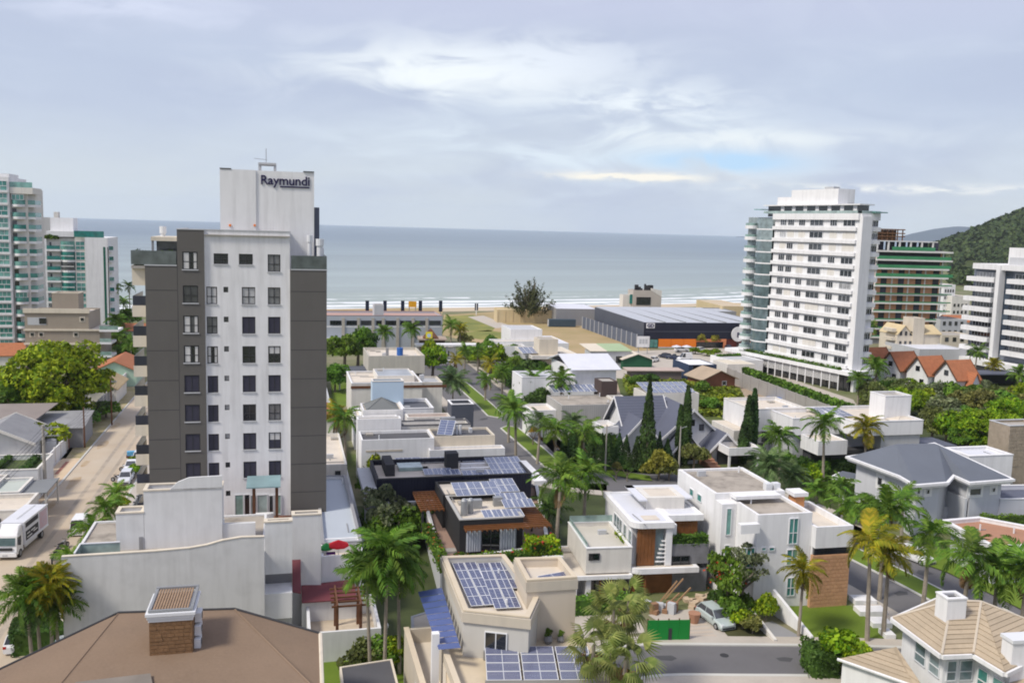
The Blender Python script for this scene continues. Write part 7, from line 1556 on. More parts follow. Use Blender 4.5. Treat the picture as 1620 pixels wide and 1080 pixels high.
# ------------------------------------------------------------------ tower under construction
CT=T('construction_tower','unfinished brick tower with green safety nets behind the curved white tower','apartment building',G(1440,545,0));fx=Fr((G(1376,543,0).x,G(1376,543,0).y),6);x1=fx.X(1497,0,20);zt=fx.Z(397,x1/2,0);n_=10;pt=2.93
slabm=mat('raw_white_slab',(.70,.69,.66),var=.1,stain=.1)
CT.part('wall',MB().box(fx,.5,x1-2,.8,14,0,zt),mat('hollow_brick',(.56,.29,.16),var=.15,scale=.6,fine=.2))
for k in range(n_+1):
 z=zt-k*pt;e_=0 if k>2 else .8
 CT.part('floor_slab',MB().box(fx,-.3,x1+(0 if k>1 else 1),-1.0,14.2,z-.55,z),slabm)
 if k<n_:
  zz=z-pt
  CT.part('safety_net',MB().box(fx,-.2,x1+(1.5 if k>1 else .5),-.95-.25*(k==4),-.87,zz+.02,zz+(1.1 if k<3 else .42 if k!=4 else .3)),netg)
  for j in range(4):
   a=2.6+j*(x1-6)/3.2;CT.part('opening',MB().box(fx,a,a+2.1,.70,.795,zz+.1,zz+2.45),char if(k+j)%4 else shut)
  for j in range(5):a=.4+j*(x1-1)/4.2;CT.part('pillar',MB().box(fx,a,a+.45,.60,.793,zz,zz+2.6),slabm)
  if k in(0,1):CT.part('recess_shade_sheet',MB().box(fx,1,x1-3,.55,.598,zz+.05,zz+2.55),char)  # flat charcoal sheet paints the shade inside the open upper floors
  CT.part('side_balcony',MB().box(fx,x1-1.9,x1,1,9,zz+.0,zz+.3),slabm)
for a,b,h in((.5,x1*.88,3.3),):CT.part('roof_level',MB().box(fx,a,b,2,12,zt+h-.3,zt+h),slabm);CT.part('roof_net',MB().box(fx,x1*.25,x1*.85,1.9,1.98,zt,zt+1.3),netg)
for j in range(6):a=1+j*4;CT.part('roof_pillar',MB().box(fx,a,a+.5,2.1,2.6,zt,zt+3.0),slabm);CT.part('blue_gap',MB().box(fx,a+.6,a+3.9,5,5.1,zt+.1,zt+2.9),shut)
fw0,fw1=fx.X(1388,3,40),fx.X(1430,3,40);rust=mat('rusty_formwork',(.20,.10,.05),var=.4,scale=1.5)
for j in range(6):a=fw0+(fw1-fw0-.3)*j/5;CT.part('scaffold_post',MB().box(fx,a,a+.3,3,3.3,zt+3.3,zt+7.2).box(fx,a,a+.3,8,8.3,zt+3.3,zt+7.2),rust)
for z in(4.6,5.6,6.9):CT.part('scaffold_deck',MB().box(fx,fw0-.4,fw1+.6,2.8,8.6,zt+z,zt+z+.35),rust)
CT.part('scaffold_screen',MB().box(fx,fw0,fw1-2,4,7.6,zt+3.3,zt+6.8),rust)
CT.part('base_wall',MB().box(fx,0,x1-3,-.3,.78,0,zt-n_*pt-.35),mgray)
# ------------------------------------------------------------------ white banded building at the right edge
RB=T('banded_white_building','white building with stacked balcony bands and a tall white fin at the right edge','apartment building',G(1640,600,0));fb=Fr((G(1690,612,0).x,G(1690,612,0).y),20);LR=fb.YX(1530,0,15);nF=8;zT=fb.Z(430,0,LR*.8)
yf=fb.YX(1578,-1.5,15);bgm=mat('blue_grey_wall',(.16,.18,.22),var=.1)
RB.part('wall',MB().box(fb,.2,16,0,LR-1,0,zT+.5),bgm)
pt=(zT-5.5)/nF
RB.part('white_fin',MB().box(fb,-2.2,-.1,yf,yf+1.2,3.5,zT+2.0),white);RB.part('roof_band',MB().box(fb,-1.6,16,0,LR-2,zT+.7,zT+2.2),white)
for k in range(nF):
 z=zT-(k+1)*pt
 RB.part('balcony_band',MB().box(fb,-2.0 if k else-1.4,.19,yf+2.4,LR,z,z+1.25),white);RB.part('balcony_band',MB().box(fb,-1.9,.19,0,yf-2.2,z,z+1.25),white)
 for a,b in((yf+3.4,LR-2),(1,6),(7,yf-3)):
  if b-a>1:win(RB,fb,'l',a,b,z+1.3,z+pt-.15,.17,fm=metalw,gm=gl,n=max(3,int((b-a)/1.0)))
 RB.part('glazing_strip',MB().box(fb,.05,.18,yf-2.1,yf+2.3,z,z+pt-.05),glassmat('blue_black_glass',(.03,.05,.09),(.10,.15,.22)))
ya=fb.YX(1594,1,zT+5)
block(RB,fb,1.5,12,ya-14,ya,zT+.5,zT+6.8,white,conc,par=.4,wname='roof_block');block(RB,fb,.2,1.4,ya-10,ya-1.5,zT+.5,zT+4.2,lgray,conc,par=.3,wname='roof_block')
RB.part('base_band',MB().box(fb,-4,.15,-2,LR+3,2.0,3.6),white);RB.part('base_wall',MB().box(fb,-3.6,.18,-2,LR+2,0,1.99),char)
# cream gabled block
f_=Fr(G(1416,572,0),10);CB=T('cream_gable_block','small cream apartment block with two pale pitched roofs','building',f_.p(0,0,0));z1=f_.Z(528,0,0);xx=f_.X(1488,0,8)
block(CB,f_,0,xx,0,9,0,z1,cream,cream,par=.02);gable(CB,f_,.2,xx*.32,0,9,z1,z1+2.4,yellw,axis='y',over=.3,wall=cream,z0=z1-.1);gable(CB,f_,xx*.62,xx,0,9,z1,z1+2.2,yellw,axis='x',over=.3,wall=cream,z0=z1-.1);block(CB,f_,xx*.34,xx*.60,-.3,5,0,f_.Z(503,xx*.4,0),cream,conc,par=.2)
for i in range(3):
 for j in range(3):win(CB,f_,'f',.8+j*1.6,1.5+j*1.6,2.0+i*2.9,3.2+i*2.9,-.02,gm=gld,n=1)
for i in range(4):CB.part('balcony',MB().box(f_,-1.4,-.02,.5,5,1.0+i*2.6,1.9+i*2.6),cream)
t_,f_,x1,y1=simple('light_roof_building','low building with a pale curved roof just right of the cream gabled block',1455,552,5.5,1530,540,lgray,whdeck,rot=10,cat='building')
for i,(a,b,z,c_,d,col,lab)in enumerate(((1494,450,16.4,1512,448,white,'narrow white apartment block between the two far towers'),(1507,468,11.7,1535,465,offwh,'squat white apartment block in front of the forested hill'),(1488,505,9,1530,500,lgray,'low grey apartment block left of the banded white building'),(1490,530,6,1545,524,cream,'cream low block in front of the banded white building'))):
 t_,f_,x1,y1=simple('far_block',lab,a,b,z,c_,d,col,conc,rot=10,cat='building')
 for r_ in range(int(z/3)):
  for q in range(4):win(t_,f_,'f',x1*(.1+.22*q),x1*(.1+.22*q)+x1*.1,1+r_*3,2.3+r_*3,-.02,gm=gld,n=1)
for i,(a,b,lab)in enumerate(((1500,520,'small orange tiled roof beyond the cream gabled block'),(1470,528,'little terracotta roof right behind the cream gabled block'))):f_=Fr(G(a,b+12,0),10);t_=T('tiled_house',lab,'house',f_.p(0,0,0));gable(t_,f_,0,11,0,8,5.5,7.6,terra,axis='x',wall=offwh)
# ------------------------------------------------------------------ terracotta chalets
for i,(a,b,w_,rr,lab)in enumerate(((1390,603,8.5,-24,'leftmost white chalet with a steep orange tiled roof'),(1434,611,8.5,-24,'second white chalet from the left, orange roof with a dark verge'),(1478,620,8.5,-24,'third white chalet, its orange roof stained brown'),(1524,628,8.0,-24,'rightmost white chalet with a mossy orange roof'))):
 f_=Fr(G(a-12,b,0),22);t_=T('chalet',lab,'house',f_.p(0,0,0),'terracotta roofed chalets')
 gable(t_,f_,0,6.6,0,6.5,4.3,8.0,terra,axis='x',over=.55,wall=white,trim=woodd);gable(t_,f_,2.6,5.4,-1.6,3,3.0,5.6,terra,axis='y',over=.35,wall=white)
 win(t_,f_,'l',2.6,3.8,4.6,5.8,-.02,gm=gld);win(t_,f_,'l',1.2,2.4,1.4,2.8,-.02,gm=gld);win(t_,f_,'f',3.4,4.6,1.2,2.6,-1.62,gm=gld)
f_=Fr(G(1560,612,0),10);t_=T('dark_carport','long dark roofed carport at the foot of the banded white building','carport',f_.p(0,0,0));t_.part('roof',MB().box(f_,-3,10,0,6,3.0,3.3),slateb);t_.part('roof',MB().box(f_,10.1,20,0,6,2.9,3.15),lgray);t_.part('post',MB().box(f_,-2.8,-2.5,.2,.5,0,3).box(f_,9.5,9.8,.2,.5,0,3).box(f_,19,19.3,.2,.5,0,2.9),lgray);t_.part('wall',MB().box(f_,-2.8,19,5.5,5.8,0,2.9),char)
# ------------------------------------------------------------------ teal glass towers (left)
TL=T('teal_tower','tall white tower with teal glass balconies at the left edge','apartment building',G(20,575,0));fl=Fr((G(-45,572,0).x,G(-45,572,0).y),14);x1=fl.X(22,0,20);x2=fl.X(60,1.5,20);zT=fl.Z(280,x1,0);nF=15;pt=2.96
TL.part('wall',MB().box(fl,0,x1-.35,0,16,0,zT),white);TL.part('wall',MB().box(fl,x1-.34,x2-1.6,1.2,16,0,zT-2.6),offwh)
for k in range(nF):
 z=zT-3.3-k*pt
 for a,b in((1.0,x1-4.2),(x1-3.6,x1-.7)):win(TL,fl,'f',a,b,z+1.15,z+2.4,-.03,fm=metalw,gm=glt,n=3);win(TL,fl,'f',a,b,z+.05,z+1.1,-.03,fm=metalw,gm=glt,n=2)
 TL.part('slab_band',MB().box(fl,.4,x1-.5,-.35,-.003,z-.42,z+.02),white)
 if k==0:TL.part('attic_band',MB().box(fl,x1-.3,x2-.2,.4,9,z-1.2+.6,z+.9),offwh);TL.part('attic_glass',MB().box(fl,x1-.3,x2-.3,.6,.7,z+.92,z+2.2),glt);continue
 n=8;pts=[fl.p(x1-.2+(x2-x1-1.9)*i/n,1.15-1.3*math.sin(math.pi*i/n)**.7,0)for i in range(n+1)]+[fl.p(x2-1.9,1.15)];p2=[(p.x,p.y)for p in pts];zz=z-.3
 TL.part('balcony_slab',MB().prism(p2,zz-.5,zz+.1),white);gb=MB()
 for p,q in zip(pts[:-1],pts[1:-1]):gb.poly([p+Vector((0,0,zz+.1)),q+Vector((0,0,zz+.1)),q+Vector((0,0,zz+1.15)),p+Vector((0,0,zz+1.15))])
 TL.part('balcony_glass',gb,glt);TL.part('balcony_slab',MB().box(fl,x2-1.85,x2,1.3,7,zz-.5,zz+.1),white);TL.part('balcony_glass',MB().box(fl,x2-1.85,x2-.04,1.3,1.36,zz+.103,zz+1.15).box(fl,x2-.06,x2,1.4,7,zz+.103,zz+1.15),glt)
 win(TL,fl,'f',x2-5.2,x2-4.0,zz+.2,zz+2.2,1.18,fm=metalw,gm=gld,n=1)
 if k in(1,9):win(TL,fl,'f',x1+.1,x2-2.2,zz+1.2,zz+2.5,.4,fm=metalw,gm=glt,n=3)
block(TL,fl,x1-6,x1-.4,1,9,zT,zT+.8,white,conc,par=.1,wname='roof_block')
TM=T('teal_tower','broader white tower with stepped teal glass bays nearer the sea','apartment building',G(120,540,0));fm_=Fr((G(60,541,0).x,G(60,541,0).y),14);X_=lambda p,y=0:fm_.X(p,y,20);zT=fm_.Z(378,X_(100),0);pt=2.95
xs=[X_(p)for p in(60,74,96,119,136,172,180)]
TM.part('wall',MB().box(fm_,0,xs[1],.6,14,0,zT),white);TM.part('wall',MB().box(fm_,xs[1]+.01,xs[3],1.6,14,0,zT+.3),offwh);TM.part('wall',MB().box(fm_,xs[3]+.01,xs[4],.6,14,0,zT+.6),offwh);TM.part('wall',MB().box(fm_,xs[4]+.01,xs[5],-.3,16,0,zT+.6),white);TM.part('glass_stripe',MB().box(fm_,X_(164.5),X_(168),-.36,-.303,0,zT-2),mat('bottle_green_glass',(.02,.12,.08),rough=.15));TM.part('dark_stripe',MB().box(fm_,X_(171.2),xs[5]+.1,-.36,-.303,0,zT-2),char)
for k in range(12):
 z=zT-3.0-k*pt;c_=glt if k not in(2,)else gld
 TM.part('balcony_slab',MB().box(fm_,xs[1]+.1,xs[2],.2,1.58,z-.5,z+.05),white);TM.part('balcony_glass',MB().box(fm_,xs[1]+.1,xs[2],.2,.26,z+.053,z+1.1),glt)
 n=6;P_=[fm_.p(xs[2]+(xs[3]-xs[2])*i/n,.9-1.1*math.sin(math.pi*i/n),0)for i in range(n+1)];TM.part('bay_slab',MB().prism([(p.x,p.y)for p in P_]+[tuple(fm_.p(xs[3],1.58)[:2]),tuple(fm_.p(xs[2],1.58)[:2])],z-.55,z+.05),white);gb=MB()
 for p,q in zip(P_,P_[1:]):gb.poly([p+Vector((0,0,z+.05)),q+Vector((0,0,z+.05)),q+Vector((0,0,z+2.4)),p+Vector((0,0,z+2.4))])
 TM.part('bay_glass',gb,c_);TM.part('bay_rail',MB().box(fm_,xs[2]+.2,xs[3]-.2,-.33,-.25,z+1.1,z+1.3),white)
 win(TM,fm_,'f',xs[3]+.2,xs[4]-.2,z+.1,z+1.15,.57,fm=metalw,gm=glt,n=2);win(TM,fm_,'f',xs[3]+.2,xs[4]-.2,z+1.2,z+2.35,.57,fm=metalw,gm=glt,n=2)
 win(TM,fm_,'f',xs[0]+.9,xs[0]+1.6,z+.6,z+1.5,.57,fm=char,gm=gld,n=1);win(TM,fm_,'f',X_(77),X_(81),z+.1,z+2.1,1.57,fm=metalw,gm=gld,n=1)
 TM.part('side_balcony',MB().box(fm_,xs[5]+.11,xs[6],.5,5,z-.4,z+.1),white);TM.part('balcony_glass',MB().box(fm_,xs[5]+.11,xs[6]-.05,.5,.56,z+.103,z+1.2),glt)
TM.part('crown_glass',MB().box(fm_,xs[3],xs[5]-1,-.2,-.1,zT+.62,zT+2.4),glt);TM.part('crown_slab',MB().box(fm_,xs[1],xs[3]+2,1,14,zT+.61,zT+2.2),white)
xa_,xb_=X_(82,5),X_(118,5);block(TM,fm_,xa_,xb_,5,11,zT,fm_.Z(344,xa_,5),white,conc,par=.3,wname='lift_core');block(TM,fm_,X_(88,6),X_(95,6),6,8,zT,fm_.Z(335,xa_,6),offwh,conc,par=.2,wname='lift_core');hedge(fm_,xs[0],xs[1]+3,.7,1.5,zT,zT+.9,L_mid,parent=TM,name='roof_planting',dens=10,size=.25)
f_=Fr((G(50,505,0).x,G(50,505,0).y),14);t_=T('rear_white_block','sliver of a white block between the two teal glass towers','apartment building',f_.p(0,0,0));block(t_,f_,0,f_.X(69,0,30),0,10,0,f_.Z(343,0,0),offwh,conc,par=.3)
# taupe apartment block
fa_=Fr((G(42,586,0).x,G(42,586,0).y),12);TA=T('taupe_apartment_block','taupe four-storey block with white floor bands and a square roof tower','apartment building',fa_.p(0,0,0));ZA=lambda py:fa_.Z(py,6,0);xr=fa_.X(158,0,8);xp0,xp1=fa_.X(82,2,16),fa_.X(124,2,16)
block(TA,fa_,0,fa_.X(140,0,12),0,12,ZA(522),ZA(494),taupe,concl,par=.3);block(TA,fa_,0,xr,-.0,12,0,ZA(522)-.01,taupe,concl,par=.02)
for py,xe_ in((494,fa_.X(142,0,12)),(522,xr+.3),(544,xr+.3),(566,xr+.3)):TA.part('floor_band',MB().box(fa_,-.25,xe_,-.3,-.003,ZA(py)-.15,ZA(py)+(.9 if py==494 else .25)),cream)
block(TA,fa_,xp0,xp1,2,7,ZA(494),fa_.Z(464,xp0,2),taupe,concl,par=.2,cap=cream,wname='roof_tower')
for a,b in((128,505),(49,529),(63,529),(118,529),(49,551),(63,551),(118,551)):u=fa_.hf(a,b+2,0);TA.part('window_surround',MB().box(fa_,u[0]-.3,u[0]+.9,-.04,-.003,u[1]-.3,u[1]+.9),cream);win(TA,fa_,'f',u[0]-.05,u[0]+.65,u[1]-.05,u[1]+.65,-.045,gm=gld,n=1)
u=fa_.hf(60,514,0);TA.part('veranda_opening',MB().box(fa_,.6,fa_.X(73,0,12),-.02,-.003,ZA(514),ZA(502)),lgray);win(TA,fa_,'f',fa_.X(62,0,12),fa_.X(73,0,12),ZA(512),ZA(503),-.03,gm=gld)
for i,py in enumerate((522,542,563)):z=ZA(py);TA.part('balcony_slab',MB().box(fa_,xr+.01,xr+4.2-(i>0)*1.6,-.5,5,z-.3,z+.2),white);TA.part('balcony_rail',MB().box(fa_,xr+.05,xr+4.2-(i>0)*1.6,-.5,-.44,z+1.0,z+1.1).box(fa_,xr+.05,xr+4.15-(i>0)*1.6,-.49,-.46,z+.2,z+1.0),glc)
# ------------------------------------------------------------------ left street: houses, walls, poles
def house_g(label,a,b,w_,d_,ze,zr,roof,wall,axis='x',rot=14,name='small_house',**k):
 f_=Fr(G(a,b,0),rot);t_=T(name,label,'house',f_.p(0,0,0));gable(t_,f_,0,w_,0,d_,ze,zr,roof,axis=axis,wall=wall,**k);return t_,f_
t_,f_=house_g('low house with a pale orange tiled roof by the bend of the sandy street',148,612,8.5,14,3.4,5.4,terra,greenp,axis='y');t_,f_=house_g('small house with an orange roof behind the big bright tree',-10,590,12,12,4,6,terra,offwh)
t_,f_=house_g('house with a sandy tiled roof next to the big bright tree',140,640,5,12,3,4.4,mat('sandy_tiles',(.50,.38,.22),var=.2,wave='X',wscale=1),offwh,axis='y')
t_,f_=house_g('white house with a low orange roof between the palms and the tower balconies',192,548,7,8,4.5,6,terra,lgray)
t_,f_=house_g('white cottage with a grey corrugated gable roof beside the concrete pole',-58,742,8.8,9,3.8,5.8,asb,white2,axis='y',over=.9,trim=offwh);win(t_,f_,'f',3.5,4.4,1.7,2.5,-.02,gm=gld)
f_=Fr(G(22,712,0),16);t_=T('long_asbestos_roof','long low shed with a weathered grey sheet roof below the big tree','shed',f_.p(0,0,0));x1=10;t_.part('roof_sheet',MB().hexa([f_.p(0,0,3.1),f_.p(x1,0,3.1),f_.p(x1,10,3.9),f_.p(0,10,3.9),f_.p(0,0,3.2),f_.p(x1,0,3.2),f_.p(x1,10,4.0),f_.p(0,10,4.0)]),asb);t_.part('wall',MB().box(f_,.3,x1-.3,.3,9.6,0,3.09),mgray)
f_=Fr(G(-30,715,0),14);t_=T('brown_sheet_shed','shed with a brown grey sheet roof at the left edge behind the cottage','shed',f_.p(0,0,0));t_.part('roof_sheet',MB().hexa([f_.p(0,0,4.2),f_.p(7,0,4.2),f_.p(9,9,5.6),f_.p(0,9,5.6),f_.p(0,0,4.3),f_.p(7,0,4.3),f_.p(9,9,5.7),f_.p(0,9,5.7)]),mat('brown_asbestos',(.29,.25,.23),var=.2,wave='X',wscale=1));t_.part('wall',MB().box(f_,.2,6.8,.3,8.6,0,4.19),mgray)
# terrace houses by the street
f_=Fr(G(20,800,0),14);t_=T('terraced_white_house','white terraced house with planted ledges left of the concrete pole','house',f_.p(0,0,0));block(t_,f_,-6,2.5,2,10,0,4.0,white2,mat('planted_ledge',(.10,.14,.04),var=.5),par=.6,cap=offwh);block(t_,f_,-6,-1,-3,1.98,0,3.4,white2,concl,par=.5,cap=offwh);hedge(f_,.2,1.0,2.5,9.6,3.4,4.0,L_dark,parent=t_,name='ledge_planting');hedge(f_,-3.2,-2.4,2.5,9.6,3.4,4.0,L_dark,parent=t_,name='ledge_planting');block(t_,f_,-8,-1.5,-7,-3.02,0,3.0,white2,asb,par=.2)
f_=Fr(G(20,822,0),14);t_=T('white_carport_house','white house with a dark carport roof sheltering motorcycles','house',f_.p(0,0,0));block(t_,f_,-7,.8,0,6.5,0,3.3,white2,mat('pale_green_roof',(.46,.50,.46),var=.1),par=.3,cap=offwh);t_.part('carport_roof',MB().hexa([f_.p(.82,0,2.9),f_.p(3.8,0,3.1),f_.p(3.8,6.5,3.1),f_.p(.82,6.5,2.9),f_.p(.82,0,3.0),f_.p(3.8,0,3.2),f_.p(3.8,6.5,3.2),f_.p(.82,6.5,3.0)]),mat('grey_carport_sheet',(.20,.21,.22)))
for y in(.2,6.1):t_.part('carport_post',MB().box(f_,3.5,3.7,y,y+.2,0,3.05),offwh)
block(t_,f_,-3,3.0,-7,-.4,0,3.2,offwh,concl,par=.4,cap=offwh);win(t_,f_,'f',-.5,.7,.8,2.4,-7.02,gm=gld);t_.part('gate',MB().box(f_,3.2,3.28,-7,-.6,0,2.2),mgray)
# plot walls and gates along the street
segs=[(-3.3,4,12,2.3,offwh,'cream plot wall beside the concrete pole'),(-3.3,12.4,17,2.4,mgray,'dark sliding gate of the street plots'),(-3.3,17.5,20,2.2,offwh,'short cream gate pier wall'),(-3.3,21,31,2.3,white2,'long white plot wall further along the street'),(-3.5,33,38,2.3,brickr,'reddish timber gate beside the wooden pole'),(-3.5,39,52,2.6,lgray,'grey plot wall with white gates near the big tree'),(-3.7,53,70,2.8,mgray,'dark grey fence wall below the big tree'),(-3.7,72,92,3.0,white2,'farthest white wall on the left of the sandy street')]
for a,s0,s1,h,m_,lab in segs:
 o_=lsx(a,s0);f_=Fr(o_,14);t_=T('plot_wall',lab,'wall',o_);n_=max(1,int((s1-s0)/3));L=s1-s0
 for i in range(n_):t_.part('wall_panel',MB().box(f_,0,.2,L*i/n_+.18,L*(i+1)/n_-.18,0,h),m_)
 for i in range(n_+1):t_.part('pier',MB().box(f_,-.05,.25,L*i/n_-.17,L*i/n_+.17,0,h+.15),offwh)
 t_.part('side_wall',MB().box(f_,-9,-.06,L-.2,L,0,h-.3),m_)
mb=G(105,702,0);t_=T('water_tank','grey round water tank beside the concrete pole','tank',G(79,722,0));q=G(79,722,0);t_.part('tank',MB().tube(q,q+Vector((0,0,2.6)),1.1,.95,14),lgray);t_.part('lid',MB().tube(q+Vector((0,0,2.6)),q+Vector((0,0,2.85)),1.0,.4,14),mgray)
P1=G(72,786,0);f_=Fr(P1);h1=f_.Z(672,0,0);wpole(P1,h1,'tall pale concrete utility pole standing on the left pavement',double=True)
P2_=G(134,708,0);wpole(P2_,Fr(P2_).Z(644,0,0),'brown timber utility pole beside the plot gates',arm=.5,wood_=True);P3=G(177,672,0);wpole(P3,Fr(P3).Z(600,0,0),'timber utility pole farther along below the big tree',arm=.5,wood_=True)
P0=lsx(-1.6,-60)
def wires(A,ha,B,hb,label):
 mb=MB()
 for o_ in(.2,.95,1.7):
  for dz in(0,-1.1):
   pr=None
   for i in range(13):t_=i/12;p=A.lerp(B,t_)+LEX*o_*.6+Vector((0,0,ha+(hb-ha)*t_+dz-4*1.1*t_*(1-t_)));(mb.tube(pr,p,.018,n=4,cap=False)if pr else None);pr=p
 one('power_cables',label,'cable',mb,black,P=A,group='sagging power cables')
wires(P1,h1-.2,P2_,Fr(P2_).Z(644,0,0)-.3,'power cables between the concrete pole and the first timber pole');wires(P2_,Fr(P2_).Z(644,0,0)-.3,P3,Fr(P3).Z(600,0,0)-.3,'power cables between the two timber poles');wires(P0,h1-.2,P1,h1-.2,'power cables running from the concrete pole towards the truck')
P4=G(957,752,0);t_=T('street_lamp','tall grey street lamp beside the yellowish bush on the avenue','street lamp',P4);h4=Fr(P4).Z(672,0,0);t_.part('pole',MB().tube(P4,P4+Vector((0,0,h4)),.14,.08),conc);t_.part('lamp_arm',MB().tube(P4+Vector((0,0,h4-.3)),P4+Vector((1.2,0,h4)),.05),galv);t_.part('lamp_head',MB().box(Fr(P4,0),1.0,1.7,-.15,.15,h4-.05,h4+.1),galv)
P4=G(1073,757,0);t_=T('utility_pole','slender pale pole in front of the gabled villa beside the cypress','utility pole',P4,'utility poles along the streets');h4=Fr(P4).Z(674,0,0);t_.part('pole',MB().tube(P4,P4+Vector((0,0,h4)),.16,.09),conc);t_.part('lamp_arm',MB().tube(P4+Vector((0,0,h4*.96)),P4+Vector((.9,0,h4)),.05),galv)
# vehicles in the sandy street
yw=rad(14+90)
car(lsx(8.3,24.5),yw+math.pi,(.75,.76,.78),'white hatchback farthest up of the three parked white cars',kind='hatch',group='white cars parked in the sandy street')
car(lsx(8.1,18.8),yw+math.pi,(.78,.78,.80),'middle one of the three parked white cars',kind='pickup',L=4.6,H=1.6,group='white cars parked in the sandy street');car(lsx(8.2,13.4),yw+math.pi,(.62,.64,.68),'nearest of the three parked cars, silvery white with black trim',kind='hatch',group='white cars parked in the sandy street')
car(G(118,847,0)+Vector((0,1.6,0)),yw,(.80,.80,.80),'small white van standing alone near the small palms',kind='van',L=4.2,W=1.8,H=1.95,cat='van',name='parked_van')
car(G(12,1036,0)+Vector((0,2,0)),yw,(.78,.78,.80),'white car at the lower left edge behind the palms',kind='hatch');car(G(48,1055,0)*1.0+Vector((1.5,3.0,0)),yw,(.5,.55,.6),'grey car half hidden under the lower left palms',kind='hatch')
motorbike(G(196,757,0),rad(200),(.02,.02,.03),'black motorcycle nearest the three white cars');motorbike(G(186,762,0),rad(170),(.05,.05,.06),'dark motorcycle just behind the white hatchback');motorbike(G(200,745,0),rad(190),(.03,.04,.10),'blue black motorcycle farther up beside the tower');motorbike(G(50,785,0),rad(60),(.04,.04,.04),'motorcycle parked under the dark carport roof');motorbike(G(57,783,0),rad(75),(.10,.02,.02),'second motorcycle under the dark carport roof, reddish')
motorbike(G(90,880,0),rad(100),(.02,.02,.02),'black motorcycle beside the fence near the white van');motorbike(G(84,890,0),rad(110),(.03,.03,.04),'motorcycle half hidden by the palms below the white van');motorbike(G(100,868,0),rad(80),(.25,.25,.26),'grey motorcycle just below the white van')
q=G(208,728,0);t_=T('handcart','small cart loaded with blue bags beside the tower balconies','cart',q);fq=Fr(q,20);t_.part('tray',MB().box(fq,-.7,.7,-.5,.5,.5,.8),woodd);t_.part('load',MB().box(fq,-.6,.6,-.4,.4,.8,1.4),mat('light_blue_bag',(.12,.38,.60)));t_.part('wheel',MB().tube(fq.p(-.1,-.6,.3),fq.p(-.1,-.5,.3),.3,n=12).tube(fq.p(-.1,.5,.3),fq.p(-.1,.6,.3),.3,n=12),black)
# box truck
tf=Fr(G(27,884,0)+Vector((0,0,0)),14-90);TP=G(28,886,0);tf=Fr(TP,14-97);TR=T('box_truck','white box truck with dark lettered side panels on the sandy street','truck',(TP.x,TP.y,.03))
# tf.ex points towards us (front), tf.ey to the right of the picture
LB,W2=6.6,1.2
tfm=lambda*b:MB().box(tf,*b)
TR.part('cargo_box',tfm(-LB-1.9,-1.9,-2*W2,0,1.05,3.45),whdeck);TR.part('box_rail',MB().box(tf,-LB-1.92,-1.88,-.06,.04,1.0,1.12).box(tf,-LB-1.92,-1.88,-.06,.04,3.42,3.5),metalw)
TR.part('side_print',tfm(-LB+.9,-2.3,.003,.02,1.35,2.35),char);TR.part('side_print',tfm(-LB+.9,-2.3,.003,.02,2.75,3.25),char);TR.part('rear_print',tfm(-LB-1.6,-LB+.5,.003,.02,1.3,3.2),mat('pinkish_print',(.50,.44,.50),var=.2,scale=2,col2=(.60,.25,.25)))
for i,(u0,u1,z)in enumerate(((-3.4,-2.6,1.95),(-4.8,-3.7,1.95),(-3.9,-2.6,1.55),(-5.4,-4.3,1.7))):TR.part('print_stripe',tfm(u0,u1,.022,.03,z,z+.12),white)
TR.part('roof_strip',tfm(-LB-1.5,-3.2,-1.3,-1.1,3.452,3.48),lgray)
TR.part('cab',MB().hexa([tf.p(-1.8,-2*W2+.1,.55),tf.p(-1.8,-.1,.55),tf.p(.02,-.1,.55),tf.p(.02,-2*W2+.1,.55)][::-1]+[tf.p(-1.8,-2*W2+.1,2.55),tf.p(-1.8,-.1,2.55),tf.p(-.35,-.12,2.5),tf.p(-.35,-2*W2+.12,2.5)][::-1]),white)
TR.part('wind_deflector',MB().hexa([tf.p(-1.8,-2*W2+.15,2.56),tf.p(-1.8,-.15,2.56),tf.p(-.5,-.2,2.52),tf.p(-.5,-2*W2+.2,2.52)][::-1]+[tf.p(-1.8,-2*W2+.2,3.4),tf.p(-1.8,-.2,3.4),tf.p(-1.4,-.35,3.3),tf.p(-1.4,-2*W2+.35,3.3)][::-1]),white)
TR.part('windscreen',MB().poly([tf.p(-.085,-2*W2+.25,1.55),tf.p(-.085,-.25,1.55),tf.p(-.31,-.27,2.32),tf.p(-.31,-2*W2+.27,2.32)]).poly([tf.p(-.085,-2*W2+.25,1.55),tf.p(-.31,-2*W2+.27,2.32),tf.p(-.31,-.27,2.32),tf.p(-.085,-.25,1.55)]),glassmat('windscreen_glass',(.10,.22,.22),(.3,.45,.45),p=.9))
TR.part('side_window',tfm(-1.3,-.45,-.115,-.09,1.6,2.3),gld);TR.part('grille',tfm(-.05,.05,-1.9,-.5,1.05,1.35),char);TR.part('bumper',tfm(-.1,.12,-2*W2+.08,-.08,.4,.8),white);TR.part('number_plate',tfm(.12,.14,-1.45,-.95,.5,.65),lgray)
for a in(-2.15,-.35):TR.part('headlight',tfm(-.02,.06,a,a+.3,.85,1.02),headl);TR.part('wing_mirror',tfm(-.4,-.2,(-2*W2-.25)if a<-1 else .0,(-2*W2-.02)if a<-1 else .25,1.6,2.2),char)
TR.part('side_skirt',tfm(-5.6,-2.3,-.2,-.12,.6,.9),metalw);TR.part('chassis',tfm(-LB-1.7,-1.6,-1.9,-.5,.6,1.04),char)
for x in(-1.0,-LB-.3):
 for y in(-2.2,-.22):wheel(TR,tf.p(x,y,.48),tf.rot,.45,.28)
